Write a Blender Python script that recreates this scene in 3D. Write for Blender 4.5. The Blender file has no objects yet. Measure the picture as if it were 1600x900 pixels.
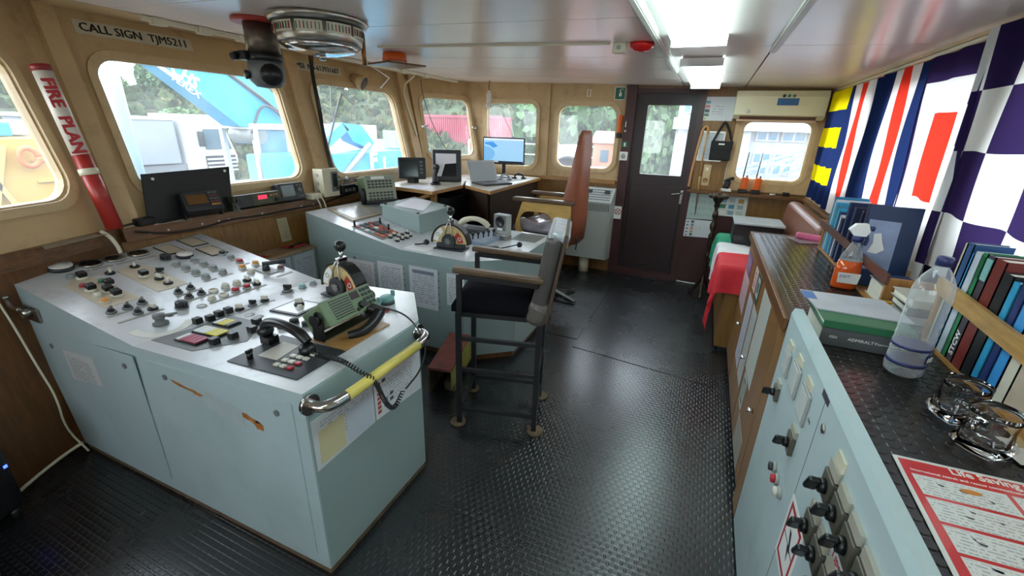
import bpy, bmesh, math, random
from math import sin, cos, pi, radians, atan2, sqrt
from mathutils import Vector, Matrix, Euler
from mathutils.geometry import tessellate_polygon

random.seed(7)
SC = bpy.context.scene
COL = SC.collection

# ------------------------------------------------------------------ camera
def cam_axes(y, p, r):
    f = Vector((sin(y)*cos(p), cos(y)*cos(p), sin(p)))
    right = Vector((cos(y), -sin(y), 0))
    up = right.cross(f)
    return cos(r)*right+sin(r)*up, -sin(r)*right+cos(r)*up, f
cam_r, cam_u, cam_f = cam_axes(-.40263, -.35739, .03201)
cd = bpy.data.cameras.new('camera'); cam = bpy.data.objects.new('camera', cd); COL.objects.link(cam)
cd.sensor_width = 36.0; cd.lens = 671.6/1600*36.0
cd.clip_start = .02; cd.clip_end = 400
m = Matrix.Identity(4)
for i in range(3):
    m[i][0] = cam_r[i]; m[i][1] = cam_u[i]; m[i][2] = -cam_f[i]
m[2][3] = 1.62
cam.matrix_world = m
SC.camera = cam

# ------------------------------------------------------------------ sky, sun, exposure
SKY_STRENGTH = 7.0
w = bpy.data.worlds.new('overcast_sky'); SC.world = w; w.use_nodes = True
bg = w.node_tree.nodes['Background']
tc = w.node_tree.nodes.new('ShaderNodeTexCoord')
sx = w.node_tree.nodes.new('ShaderNodeSeparateXYZ')
rp = w.node_tree.nodes.new('ShaderNodeValToRGB')
w.node_tree.links.new(tc.outputs['Generated'], sx.inputs[0])
w.node_tree.links.new(sx.outputs['Z'], rp.inputs[0])
w.node_tree.links.new(rp.outputs[0], bg.inputs[0])
rp.color_ramp.elements[0].position = 0.0; rp.color_ramp.elements[0].color = (.90, .94, 1, 1)
rp.color_ramp.elements[1].position = 0.6; rp.color_ramp.elements[1].color = (.78, .87, 1, 1)
bg.inputs[1].default_value = SKY_STRENGTH
LAMP = 8.0            # radiance of the fluorescent diffusers
SC.view_settings.view_transform = 'Standard'
SC.view_settings.look = 'None'
SC.view_settings.exposure = 0.33
SC.view_settings.gamma = 1.0
SC.view_settings.use_curve_mapping = False
SC.cycles.use_denoising = True
SC.cycles.max_bounces = 10
SC.cycles.diffuse_bounces = 5
SC.cycles.transparent_max_bounces = 16
SC.cycles.sample_clamp_indirect = 8.0

# ------------------------------------------------------------------ materials
def hexc(h):
    h = h.lstrip('#')
    out = []
    for i in (0, 2, 4):
        c = int(h[i:i+2], 16)/255
        out.append(c/12.92 if c <= .04045 else ((c+.055)/1.055)**2.4)
    return (*out, 1.0)
MATS = {}
class NT:
    def __init__(s, name):
        s.m = bpy.data.materials.new(name); s.m.use_nodes = True
        s.t = s.m.node_tree; s.t.nodes.clear()
        s.out = s.t.nodes.new('ShaderNodeOutputMaterial')
    def n(s, typ, **kw):
        nd = s.t.nodes.new('ShaderNode'+typ)
        for k, v in kw.items():
            if k.startswith('i_'): nd.inputs[k[2:].replace('_', ' ')].default_value = v
            else: setattr(nd, k, v)
        return nd
    def l(s, a, b): s.t.links.new(a, b)
    def math(s, op, a, b=None, clamp=False):
        nd = s.n('Math', operation=op, use_clamp=clamp)
        for i, v in enumerate((a, b)):
            if v is None: continue
            if hasattr(v, 'is_linked') or hasattr(v, 'links'): s.l(v, nd.inputs[i])
            else: nd.inputs[i].default_value = v
        return nd.outputs[0]
    def mix(s, fac, a, b):
        nd = s.n('Mix', data_type='RGBA')
        for i, v in ((0, fac), (6, a), (7, b)):
            if isinstance(v, (tuple, float, int)): nd.inputs[i].default_value = v
            else: s.l(v, nd.inputs[i])
        return nd.outputs[2]
def M(name, col, rough=.5, metal=0, var=.08, vs=6, bump=0, bs=80, dirt=None, dirt_amt=.5, ds=3, wood=False, coat=0, spec=.5, axis=(1, 1, 1), emit=None, es=0):
    if name in MATS: return MATS[name]
    t = NT(name); b = t.n('BsdfPrincipled'); t.l(b.outputs[0], t.out.inputs[0])
    c = hexc(col) if isinstance(col, str) else col
    tex = t.n('TexCoord'); mp = t.n('Mapping'); t.l(tex.outputs['Object'], mp.inputs[0]); mp.inputs['Scale'].default_value = axis
    b.inputs['Roughness'].default_value = rough; b.inputs['Metallic'].default_value = metal
    b.inputs['Coat Weight'].default_value = coat; b.inputs['Specular IOR Level'].default_value = spec
    src = None
    if wood:
        nz = t.n('TexNoise', i_Scale=vs, i_Detail=5.0, i_Roughness=.65); t.l(mp.outputs[0], nz.inputs['Vector'])
        rp = t.n('ValToRGB'); t.l(nz.outputs[0], rp.inputs[0])
        rp.color_ramp.elements[0].position = .3; rp.color_ramp.elements[1].position = .7
        rp.color_ramp.elements[0].color = tuple(x*(1-var*2.2) for x in c[:3])+(1,)
        rp.color_ramp.elements[1].color = tuple(min(1, x*(1+var*1.6)) for x in c[:3])+(1,)
        src = rp.outputs[0]
    elif var:
        nz = t.n('TexNoise', i_Scale=vs, i_Detail=4.0); t.l(mp.outputs[0], nz.inputs['Vector'])
        rp = t.n('ValToRGB'); t.l(nz.outputs[0], rp.inputs[0])
        rp.color_ramp.elements[0].position = .3; rp.color_ramp.elements[1].position = .7
        rp.color_ramp.elements[0].color = tuple(x*(1-var) for x in c[:3])+(1,)
        rp.color_ramp.elements[1].color = tuple(min(1, x*(1+var)) for x in c[:3])+(1,)
        src = rp.outputs[0]
    if dirt:
        n2 = t.n('TexNoise', i_Scale=ds, i_Detail=8.0, i_Roughness=.7); t.l(tex.outputs['Object'], n2.inputs['Vector'])
        r2 = t.n('ValToRGB'); t.l(n2.outputs[0], r2.inputs[0])
        r2.color_ramp.elements[0].position = .52; r2.color_ramp.elements[1].position = .72
        r2.color_ramp.elements[1].color = (dirt_amt,)*3+(1,)
        src = t.mix(r2.outputs[0], src if src else c, hexc(dirt))
    if src: t.l(src, b.inputs['Base Color'])
    else: b.inputs['Base Color'].default_value = c
    if bump:
        n3 = t.n('TexNoise', i_Scale=bs, i_Detail=3.0); t.l(mp.outputs[0], n3.inputs['Vector'])
        bp = t.n('Bump', i_Strength=bump, i_Distance=.01); t.l(n3.outputs[0], bp.inputs['Height']); t.l(bp.outputs[0], b.inputs['Normal'])
    if emit:
        b.inputs['Emission Color'].default_value = hexc(emit); b.inputs['Emission Strength'].default_value = es
    MATS[name] = t.m
    return t.m
def glass_mat(name, haze=.05, tint=(.97, .99, .98, 1)):
    t = NT(name)
    tr = t.n('BsdfTransparent'); tr.inputs[0].default_value = tint
    gl = t.n('BsdfGlossy', i_Roughness=.02)
    fr = t.n('LayerWeight', i_Blend=.5)
    mx = t.n('MixShader'); t.l(t.math('ADD', t.math('MULTIPLY', t.math('POWER', fr.outputs['Facing'], 5.0), .7), .03), mx.inputs[0]); t.l(tr.outputs[0], mx.inputs[1]); t.l(gl.outputs[0], mx.inputs[2])
    last = mx.outputs[0]
    if haze:   # salt and dust film on the pane
        tl = t.n('BsdfTranslucent'); tl.inputs[0].default_value = (.9, .92, .93, 1)
        nz = t.n('TexNoise', i_Scale=4.0, i_Detail=5.0); tcn = t.n('TexCoord'); t.l(tcn.outputs['Object'], nz.inputs['Vector'])
        m2 = t.n('MixShader'); t.l(t.math('MULTIPLY', nz.outputs[0], haze*2), m2.inputs[0]); t.l(last, m2.inputs[1]); t.l(tl.outputs[0], m2.inputs[2]); last = m2.outputs[0]
    t.l(last, t.out.inputs[0]); MATS[name] = t.m
    return t.m
def clear_mat(name, tint=(1, 1, 1, 1), film=.06, rough=.02, gloss=.5):
    """thin clear plastic or tumbler glass: mostly transparent, fresnel gloss, a slight white film"""
    t = NT(name); tr = t.n('BsdfTransparent'); tr.inputs[0].default_value = tint
    gl = t.n('BsdfGlossy', i_Roughness=rough); fr = t.n('LayerWeight', i_Blend=.5)
    mx = t.n('MixShader'); t.l(t.math('ADD', t.math('MULTIPLY', t.math('POWER', fr.outputs['Facing'], 4.0), gloss), .05), mx.inputs[0]); t.l(tr.outputs[0], mx.inputs[1]); t.l(gl.outputs[0], mx.inputs[2])
    df = t.n('BsdfDiffuse'); df.inputs[0].default_value = (.9, .93, .95, 1); lw = t.n('LayerWeight', i_Blend=.3)
    m2 = t.n('MixShader'); t.l(t.math('ADD', t.math('MULTIPLY', lw.outputs['Facing'], film*3), film), m2.inputs[0]); t.l(mx.outputs[0], m2.inputs[1]); t.l(df.outputs[0], m2.inputs[2])
    t.l(m2.outputs[0], t.out.inputs[0]); MATS[name] = t.m
    return t.m
def paper_mat(name, bg='#dfe3e6', ink='#5a5f68', lines=22, density=.5, margin=.08, head=None, seed=0, rough=.35, blocks=None):
    """printed sheet: UV based lines of text; head = colour of a title bar; blocks = [(u0,v0,u1,v1,colour)]"""
    if name in MATS: return MATS[name]
    t = NT(name); b = t.n('BsdfPrincipled', i_Roughness=rough); t.l(b.outputs[0], t.out.inputs[0])
    uv = t.n('TexCoord'); sp = t.n('SeparateXYZ'); t.l(uv.outputs['UV'], sp.inputs[0])
    u, v = sp.outputs[0], sp.outputs[1]
    vl = t.math('MULTIPLY', v, float(lines)); fl = t.math('FLOOR', vl); fr = t.math('FRACT', vl)
    line = t.math('GREATER_THAN', fr, .55)
    cb = t.n('CombineXYZ'); t.l(t.math('MULTIPLY', u, 26.0), cb.inputs[0]); t.l(t.math('ADD', t.math('MULTIPLY', fl, 7.31), float(seed)), cb.inputs[1])
    wn = t.n('TexNoise', i_Scale=1.0, i_Detail=2.0); t.l(cb.outputs[0], wn.inputs['Vector'])
    word = t.math('GREATER_THAN', wn.outputs[0], 1-density if density < .5 else .62-density*.25)
    inu = t.math('MULTIPLY', t.math('GREATER_THAN', u, margin), t.math('LESS_THAN', u, 1-margin))
    inv = t.math('MULTIPLY', t.math('GREATER_THAN', v, margin), t.math('LESS_THAN', v, 1-margin))
    mask = t.math('MULTIPLY', t.math('MULTIPLY', line, word), t.math('MULTIPLY', inu, inv))
    col = t.mix(t.math('MULTIPLY', mask, .75), hexc(bg), hexc(ink))
    bl = list(blocks or [])
    if head: bl.append((.12, .84, .88, .92, head))
    for (a, c_, d, e, cc) in bl:
        r = t.math('MULTIPLY', t.math('MULTIPLY', t.math('GREATER_THAN', u, a), t.math('LESS_THAN', u, d)), t.math('MULTIPLY', t.math('GREATER_THAN', v, c_), t.math('LESS_THAN', v, e)))
        col = t.mix(r, col, hexc(cc))
    t.l(col, b.inputs['Base Color'])
    MATS[name] = t.m
    return t.m

# ------------------------------------------------------------------ mesh helpers
class MB:
    """collects faces with a material index"""
    def __init__(s): s.v = []; s.f = []; s.mi = []; s.m = 0; s.sm = []; s.smooth = False
    def add(s, vs, fs, smooth=None):
        o = len(s.v); s.v += [tuple(p) for p in vs]
        for f in fs: s.f.append(tuple(i+o for i in f)); s.mi.append(s.m); s.sm.append(s.smooth if smooth is None else smooth)
        return s
    def box(s, c, d, rot=None, bev=0, seg=2):
        hx, hy, hz = d[0]/2, d[1]/2, d[2]/2
        if bev:
            bm = bmesh.new(); bmesh.ops.create_cube(bm, size=1)
            for q in bm.verts: q.co = (q.co.x*d[0], q.co.y*d[1], q.co.z*d[2])
            bmesh.ops.bevel(bm, geom=bm.edges[:], offset=min(bev, .49*min(d)), segments=seg, profile=.5, affect='EDGES')
            bm.verts.index_update()
            vs = [q.co.copy() for q in bm.verts]; fs = [[q.index for q in f.verts] for f in bm.faces]; bm.free()
        else:
            vs = [Vector((x*hx, y*hy, z*hz)) for x in (-1, 1) for y in (-1, 1) for z in (-1, 1)]
            fs = [(0, 1, 3, 2), (4, 6, 7, 5), (0, 4, 5, 1), (2, 3, 7, 6), (0, 2, 6, 4), (1, 5, 7, 3)]
        if rot is not None:
            R = rot if isinstance(rot, Matrix) else Euler(rot).to_matrix()
            vs = [R @ p for p in vs]
        c = Vector(c)
        return s.add([p+c for p in vs], fs)
    def bb(s, x0, x1, y0, y1, z0, z1, bev=0): return s.box(((x0+x1)/2, (y0+y1)/2, (z0+z1)/2), (abs(x1-x0), abs(y1-y0), abs(z1-z0)), None, bev)
    def hexa(s, bot, top):
        """two loops of equal length joined"""
        n = len(bot)
        return s.add(list(bot)+list(top), [tuple(range(n))[::-1], tuple(range(n, 2*n))]+[(i, (i+1) % n, n+(i+1) % n, n+i) for i in range(n)])
    def prism(s, poly, vec):
        vec = Vector(vec); p = [Vector(q) for q in poly]
        return s.hexa(p, [q+vec for q in p])
    def cyl(s, p0, p1, r0, r1=None, n=16, caps=True):
        r1 = r0 if r1 is None else r1
        p0, p1 = Vector(p0), Vector(p1); a = (p1-p0).normalized()
        x = a.orthogonal().normalized(); y = a.cross(x)
        vs = [p0+r0*(cos(2*pi*i/n)*x+sin(2*pi*i/n)*y) for i in range(n)]+[p1+r1*(cos(2*pi*i/n)*x+sin(2*pi*i/n)*y) for i in range(n)]
        s.add(vs, [(i, (i+1) % n, n+(i+1) % n, n+i) for i in range(n)], smooth=True)
        if caps: s.add(vs, [tuple(range(n))[::-1], tuple(range(n, 2*n))], smooth=False)
        return s
    def lathe(s, prof, c=(0, 0, 0), n=24, axis=None, smooth=True):
        """prof = [(r,z)] around local z"""
        c = Vector(c); R = Matrix.Identity(3) if axis is None else Vector((0, 0, 1)).rotation_difference(Vector(axis)).to_matrix()
        vs = []; fs = []
        for r, z in prof:
            for i in range(n): vs.append(c+R @ Vector((r*cos(2*pi*i/n), r*sin(2*pi*i/n), z)))
        for k in range(len(prof)-1):
            for i in range(n): fs.append((k*n+i, k*n+(i+1) % n, (k+1)*n+(i+1) % n, (k+1)*n+i))
        s.add(vs, fs, smooth=smooth)
        if prof[0][0] > 1e-5: s.add(vs[:n], [tuple(range(n))[::-1]], smooth=False)
        if prof[-1][0] > 1e-5: s.add(vs[-n:], [tuple(range(n))], smooth=False)
        return s
    def sphere(s, c, r, n=16, sc=(1, 1, 1)):
        pr = [(max(1e-6, sin(pi*k/(n//2)))*1.0, -cos(pi*k/(n//2))) for k in range(n//2+1)]
        vs = []; fs = []
        for rr, z in pr:
            for i in range(n): vs.append(Vector(c)+Vector((r*rr*cos(2*pi*i/n)*sc[0], r*rr*sin(2*pi*i/n)*sc[1], r*z*sc[2])))
        for k in range(len(pr)-1):
            for i in range(n): fs.append((k*n+i, k*n+(i+1) % n, (k+1)*n+(i+1) % n, (k+1)*n+i))
        return s.add(vs, fs, smooth=True)
    def tube(s, pts, r, n=8, smoothpath=0):
        pts = [Vector(p) for p in pts]
        for _ in range(smoothpath):
            q = [pts[0]]
            for a, b in zip(pts, pts[1:]): q += [a*.75+b*.25, a*.25+b*.75]
            q.append(pts[-1]); pts = q
            if isinstance(r, (list, tuple)):
                q = [r[0]]
                for a, b in zip(r, r[1:]): q += [a*.75+b*.25, a*.25+b*.75]
                r = q+[r[-1]]
        vs = []; fs = []; x = None
        for i, p in enumerate(pts):
            a = (pts[min(i+1, len(pts)-1)]-pts[max(i-1, 0)]).normalized()
            if x is None: x = a.orthogonal().normalized()
            x = (x-a*x.dot(a)).normalized(); y = a.cross(x)
            rr = r[i] if isinstance(r, (list, tuple)) else r
            for k in range(n): vs.append(p+rr*(cos(2*pi*k/n)*x+sin(2*pi*k/n)*y))
        for i in range(len(pts)-1):
            for k in range(n): fs.append((i*n+k, i*n+(k+1) % n, (i+1)*n+(k+1) % n, (i+1)*n+k))
        s.add(vs, fs, smooth=True)
        return s.add(vs, [tuple(range(n))[::-1], tuple(range(len(vs)-n, len(vs)))], smooth=False)
    def plate(s, outer, holes, f, w0, w1):
        """flat plate with holes: 2-D loops mapped by f(u,v,w)"""
        loops = [outer]+list(holes)
        flat = [p for lp in loops for p in lp]
        tris = tessellate_polygon([[Vector((p[0], p[1], 0)) for p in lp] for lp in loops])
        vs = [f(p[0], p[1], w0) for p in flat]+[f(p[0], p[1], w1) for p in flat]; N = len(flat)
        fs = [tuple(t) for t in tris]+[tuple(i+N for i in t[::-1]) for t in tris]
        o = 0
        for lp in loops:
            k = len(lp)
            for i in range(k): fs.append((o+i, o+(i+1) % k, N+o+(i+1) % k, N+o+i))
            o += k
        return s.add(vs, fs, smooth=False)
    def ring(s, l0, l1, f, w0, w1):
        """frame between two loops of the same length"""
        return s.plate(l0, [l1], f, w0, w1)
    def mesh(s, name, mats, org=(0, 0, 0)):
        o = Vector(org)
        me = bpy.data.meshes.new(name); me.from_pydata([tuple(Vector(p)-o) for p in s.v], [], s.f)
        for mt in (mats if isinstance(mats, (list, tuple)) else [mats]): me.materials.append(mt)
        for p, mi, sm in zip(me.polygons, s.mi, s.sm): p.material_index = mi; p.use_smooth = sm
        bm = bmesh.new(); bm.from_mesh(me); bmesh.ops.remove_doubles(bm, verts=bm.verts, dist=1e-6); bmesh.ops.recalc_face_normals(bm, faces=bm.faces); bm.to_mesh(me); bm.free()
        return me
def rrect(u0, u1, v0, v1, r, n=6):
    pts = []
    for cx, cy, a in ((u1-r, v0+r, -pi/2), (u1-r, v1-r, 0), (u0+r, v1-r, pi/2), (u0+r, v0+r, pi)):
        for i in range(n+1): pts.append((cx+r*cos(a+pi/2*i/n), cy+r*sin(a+pi/2*i/n)))
    return pts
def rect(u0, u1, v0, v1): return [(u0, v0), (u1, v0), (u1, v1), (u0, v1)]

ORG = {}
def setp(o, label=None, cat=None, group=None, kind=None):
    if label: o['label'] = label
    if cat: o['category'] = cat
    if group: o['group'] = group
    if kind: o['kind'] = kind
    return o
def T(name, label, cat, loc=(0, 0, 0), rz=0, group=None, kind=None):
    o = bpy.data.objects.new(name, None); COL.objects.link(o); o.empty_display_size = .05
    o.location = loc; o.rotation_euler = (0, 0, rz)
    ORG[o.name] = Vector(loc) if rz == 0 else Vector((0, 0, 0))
    return setp(o, label, cat, group, kind)
def P(name, mb, mats, par, label=None):
    """a part: geometry in world coordinates (local ones under a turned root)"""
    org = ORG[par.name]
    o = bpy.data.objects.new(name, mb.mesh(name, mats, org)); COL.objects.link(o); o.parent = par
    ORG[o.name] = org
    return setp(o, label)
def O(name, mb, mats, label, cat, group=None, kind=None):
    """a thing that is one mesh, world coordinates, origin at its base"""
    xs, ys, zs = zip(*mb.v); org = Vector(((min(xs)+max(xs))/2, (min(ys)+max(ys))/2, min(zs)))
    o = bpy.data.objects.new(name, mb.mesh(name, mats, org)); COL.objects.link(o); o.location = org
    ORG[o.name] = org
    return setp(o, label, cat, group, kind)
def I(name, me, par, loc, rot=(0, 0, 0), scale=(1, 1, 1)):
    """an alike piece sharing mesh data; loc in world coordinates"""
    o = bpy.data.objects.new(name, me); COL.objects.link(o); o.parent = par
    o.location = Vector(loc)-ORG[par.name]; o.rotation_euler = rot; o.scale = scale
    ORG[o.name] = Vector(loc)
    return o
def sheet(mb, c4, t=.0012):
    """thin sheet from its corners tl,tr,br,bl"""
    c = [Vector(p) for p in c4]; n = (c[1]-c[0]).cross(c[3]-c[0]).normalized()
    return mb.hexa([p for p in c], [p-n*t for p in c])
def uvsheet(o, c4):
    me = o.data; uv = me.uv_layers.new(name='UVMap'); org = ORG[o.name]
    c = [Vector(p)-org for p in c4]; ex = c[1]-c[0]; ey = c[0]-c[3]
    for lp in me.loops:
        p = me.vertices[lp.vertex_index].co-c[3]
        uv.data[lp.index].uv = (p.dot(ex)/ex.length_squared, p.dot(ey)/ey.length_squared)
    return o
def PAPER(name, label, c4, mat, cat='paper', par=None, t=.0012, group=None):
    mb = MB(); sheet(mb, c4, t)
    o = P(name, mb, mat, par, label) if par else O(name, mb, mat, label, cat, group)
    return uvsheet(o, c4)
def TEXT(name, body, size, loc, xdir, ydir, mat, par, align='LEFT', ext=.0004, sx=1.0, bold=0, heavy=0):
    if heavy:      # thicker strokes: a second set of the same letters set slightly along
        TEXT(name, body, size, Vector(loc)+Vector(xdir).normalized()*heavy+Vector(ydir).normalized()*heavy*.4, xdir, ydir, mat, par, align, ext*1.2, sx, bold)
    cu = bpy.data.curves.new(name, 'FONT'); cu.body = body; cu.size = size; cu.extrude = ext; cu.align_x = align; cu.align_y = 'CENTER'
    cu.offset = bold; cu.materials.append(mat); cu.resolution_u = 2
    to = bpy.data.objects.new(name, cu); COL.objects.link(to)
    me = bpy.data.meshes.new_from_object(to.evaluated_get(bpy.context.evaluated_depsgraph_get()))
    bpy.data.objects.remove(to); o = bpy.data.objects.new(name, me); COL.objects.link(o)
    x = Vector(xdir).normalized(); y = Vector(ydir); y = (y-x*y.dot(x)).normalized(); z = x.cross(y)
    mt = Matrix.Identity(4)
    l = Vector(loc)-ORG[par.name]
    for i in range(3): mt[i][0] = x[i]*sx; mt[i][1] = y[i]; mt[i][2] = z[i]; mt[i][3] = l[i]
    o.parent = par; o.matrix_local = mt; ORG[o.name] = ORG[par.name]; o['kind'] = 'stuff'
    return o
# ------------------------------------------------------------------ palette
BEIGE = M('beige_paint', '#c4a67a', .45, var=.07, vs=3, dirt='#7a5c38', dirt_amt=.45, ds=5, bump=.08, bs=30)
BEIGE2 = M('window_rim_paint', '#cbb187', .4, var=.05, vs=8, dirt='#8a6a44', dirt_amt=.35, ds=9)
CEIL = M('ceiling_laminate', '#f0e4e0', .24, var=.02, vs=4, bump=.012, bs=25)
CEILGAP = M('ceiling_gap', '#4a423c', .7)
WHITE_PL = M('white_plastic', '#d8d6cf', .4, var=.03)
CREAM = M('cream_plastic', '#d9d2ba', .4, var=.03)
VENEER = M('brown_veneer', '#86602f', .42, wood=True, var=.14, vs=9, axis=(6, 6, .6))
VENEER_D = M('dark_veneer', '#6b4524', .4, wood=True, var=.16, vs=9, axis=(5, 5, .6))
SILLW = M('sill_wood', '#6e4a2a', .35, wood=True, var=.2, vs=10, axis=(5, .7, 5), dirt='#2c1a0e', dirt_amt=.6, ds=7)
LEDGEW = M('ledge_wood', '#a47a48', .4, wood=True, var=.15, vs=10, axis=(.7, 5, 5))
MAROON = M('maroon_paint', '#3d1c1e', .42, var=.12, vs=5, bump=.05, bs=40)
MAROON_D = M('door_paint', '#261316', .4, var=.12, vs=4)
BLUEGREY = M('console_paint', '#a9bbbf', .42, var=.04, vs=3, dirt='#97a7a8', dirt_amt=.6, ds=2, bump=.02, bs=60)
TOPGREY = M('console_top', '#cdd0d4', .24, var=.05, vs=5, dirt='#8c8a84', dirt_amt=.6, ds=4)
TEALGREY = M('teal_grey_paint', '#93a5a4', .42, var=.04, vs=3, bump=.02, bs=60)
BLACK = M('black_plastic', '#141416', .35, var=0)
BLACKM = M('black_paint_metal', '#17171a', .38, var=.1, vs=20)
DARK = M('dark_grey_plastic', '#2d3034', .45, var=.04)
MIDGREY = M('mid_grey_plastic', '#6a6e6e', .45, var=.04)
LGREY = M('light_grey_plastic', '#9ea09d', .45, var=.04)
CHROME = M('chrome', '#c8c8c8', .15, metal=1, var=0)
STEEL = M('brushed_steel', '#a8a59e', .3, metal=1, var=.1, vs=20)
RED = M('red_plastic', '#b02030', .35, var=0)
ORANGE = M('orange_plastic', '#e0621a', .35, var=0)
AMBER = M('amber_plastic', '#dd9a4a', .35, var=0)
GREEN = M('green_plastic', '#1d7a5a', .4, var=0)
TEAL = M('teal_plastic', '#7fb0ae', .4, var=.03)
OLIVE = M('radio_green', '#6f8262', .45, var=.05, vs=30)
YELLOW = M('yellow_rail', '#d8c766', .35, var=.08, vs=8)
PINKW = M('white_paint', '#e8e8e6', .4, var=.02)
REDW = M('red_paint', '#a83428', .4, var=.1, vs=10)
SCREEN = M('dark_screen', '#1d2126', .12, var=0)
GLASS = glass_mat('window_glass', .05)
GLASS_D = glass_mat('door_glass', .05)
INK = M('black_ink', '#1c1a18', .6, var=0)
INKR = M('red_ink', '#a8242c', .6, var=0)
INKW = M('white_ink', '#ecebe6', .6, var=0)
STICKER = M('faded_sticker', '#c9c0aa', .5, var=.06, vs=10)

def floor_mat():
    t = NT('black_rubber_floor'); b = t.n('BsdfPrincipled'); b.inputs['Specular IOR Level'].default_value = .8; b.inputs['IOR'].default_value = 1.6; t.l(b.outputs[0], t.out.inputs[0])
    tx = t.n('TexCoord')
    nz = t.n('TexNoise', i_Scale=1.6, i_Detail=6.0, i_Roughness=.6); t.l(tx.outputs['Object'], nz.inputs['Vector'])
    rp = t.n('ValToRGB'); t.l(nz.outputs[0], rp.inputs[0])
    rp.color_ramp.elements[0].position = .35; rp.color_ramp.elements[1].position = .7
    rp.color_ramp.elements[0].color = hexc('#121316'); rp.color_ramp.elements[1].color = hexc('#1f2023')
    t.l(rp.outputs[0], b.inputs['Base Color'])
    r2 = t.n('MapRange', i_To_Min=.2, i_To_Max=.34); t.l(nz.outputs[0], r2.inputs['Value']); t.l(r2.outputs[0], b.inputs['Roughness'])
    br = t.n('TexBrick', i_Scale=1.0); br.offset = .5
    br.inputs['Brick Width'].default_value = .034; br.inputs['Row Height'].default_value = .026; br.inputs['Mortar Size'].default_value = .006; br.inputs['Mortar Smooth'].default_value = .6
    t.l(tx.outputs['Object'], br.inputs['Vector'])
    bp = t.n('Bump', i_Strength=.5, i_Distance=.0018); bp.invert = True; t.l(br.outputs['Fac'], bp.inputs['Height']); t.l(bp.outputs[0], b.inputs['Normal'])
    return t.m
FLOORM = floor_mat()

# ------------------------------------------------------------------ floor
FY = 5.14; RX = .95
mb = MB(); mb.bb(-3.1, RX+.05, -1.7, FY, -.04, 0)
floor = O('floor', mb, FLOORM, 'black ribbed rubber floor of the wheelhouse', 'floor', kind='structure')
mb = MB(); mb.bb(-2.2, -.742, 3.14, 4.7, .0005, .004)
P('mat_sheet', mb, FLOORM, floor)
mb = MB(); mb.prism([(-.738, 3.0, .0005), (.36, 2.86, .0005), (.36, 4.65, .0005), (-.738, 4.65, .0005)], (0, 0, .003))
P('mat_sheet', mb, FLOORM, floor)

# ------------------------------------------------------------------ raked window front (three facets)
TL = .23
def facet(p0, d, n, low=.145):
    def f(u, v, w):
        k = (TL if v > 1 else low)*(v-1)+w
        return Vector((p0[0]+d[0]*u+n[0]*k, p0[1]+d[1]*u+n[1]*k, v))
    return f
fmain = facet((-3, 0), (0, 1), (-1, 0))
ffar = facet((-3, 4.35), (.433, .901), (-.901, .433))
fnear = facet((-3, 1.30), (.339, -.941), (-.941, -.339), .07)
ZT = 2.18
def window(name, label, f, u0, u1, v0, v1, r, glass=GLASS, rim=.035, wg=.03, mat=BEIGE2, proud=-.018):
    mb = MB(); lo = rrect(u0-rim, u1+rim, v0-rim, v1+rim, r+rim); li = rrect(u0+.006, u1-.006, v0+.006, v1-.006, r)
    mb.ring(lo, li, f, proud, .001)
    mb.ring(rrect(u0-.0, u1+.0, v0-.0, v1+.0, r), rrect(u0+.014, u1-.014, v0+.014, v1-.014, r), f, .001, .05)
    o = O(name, mb, mat, label, 'window', kind='structure')
    mb = MB(); lg = rrect(u0+.004, u1-.004, v0+.004, v1-.004, r); mb.plate(lg, [], f, wg, wg+.005)
    P('pane', mb, glass, o)
    return o
W0 = (.115, 1.10, 1.195, 1.92); W1 = (1.49, 2.67, 1.175, 1.925); W2 = (3.0, 4.10, 1.165, 1.935); W3 = (.085, .765, 1.265, 1.93)
kt = TL*(ZT-1)
mb = MB(); mb.plate([(1.30, .9), (4.35, .9), (4.35, 1.0), (4.35+.229*kt, ZT), (1.30-.174*kt, ZT), (1.30, 1.0)], [rrect(*W1, .11), rrect(*W2, .12)], fmain, 0, .07)
wl = O('wall_left', mb, BEIGE, 'beige painted raked steel front with big windows', 'wall', kind='structure')
mb = MB(); mb.plate([(0, .9), (.877, .9), (.877, 1.0), ((.79-.433*kt)/.901, ZT), (-.2287*kt, ZT), (0, 1.0)], [rrect(*W3, .09)], ffar, 0, .07)
P('far_facet', mb, BEIGE, wl)
mb = MB(); mb.plate([(0, .9), (3.3, .9), (3.3, ZT), (-.175*kt, ZT), (0, 1.0)], [rrect(*W0, .12)], fnear, 0, .07)
P('near_facet', mb, BEIGE, wl)
for yc, hw, pr in ((1.36, .045, .05), (2.835, .06, .035), (4.27, .07, .04)):
    mb = MB(); mb.plate([(yc-hw, 1.0), (yc+hw, 1.0), (yc+hw*.9, ZT), (yc-hw*.9, ZT)], [], fmain, -pr, .0)
    P('stiffener', mb, BEIGE, wl)
mb = MB(); mb.plate([(0.0, 1.0), (.05, 1.0), (.02, ZT), (-.05, ZT)], [], ffar, -.04, 0); P('stiffener', mb, BEIGE, wl)
window('window_1', 'large raked window with truck and crane boom outside', fmain, *W1, .11)
window('window_2', 'raked window with blue digger arm and blue F1 hull outside', fmain, *W2, .12)
window('window_3', 'corner facet window with hinges and pale red container outside', ffar, *W3, .09)
window('window_4', 'cropped window beside the fire plan tube, yellow machine outside', fnear, *W0, .12)
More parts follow.
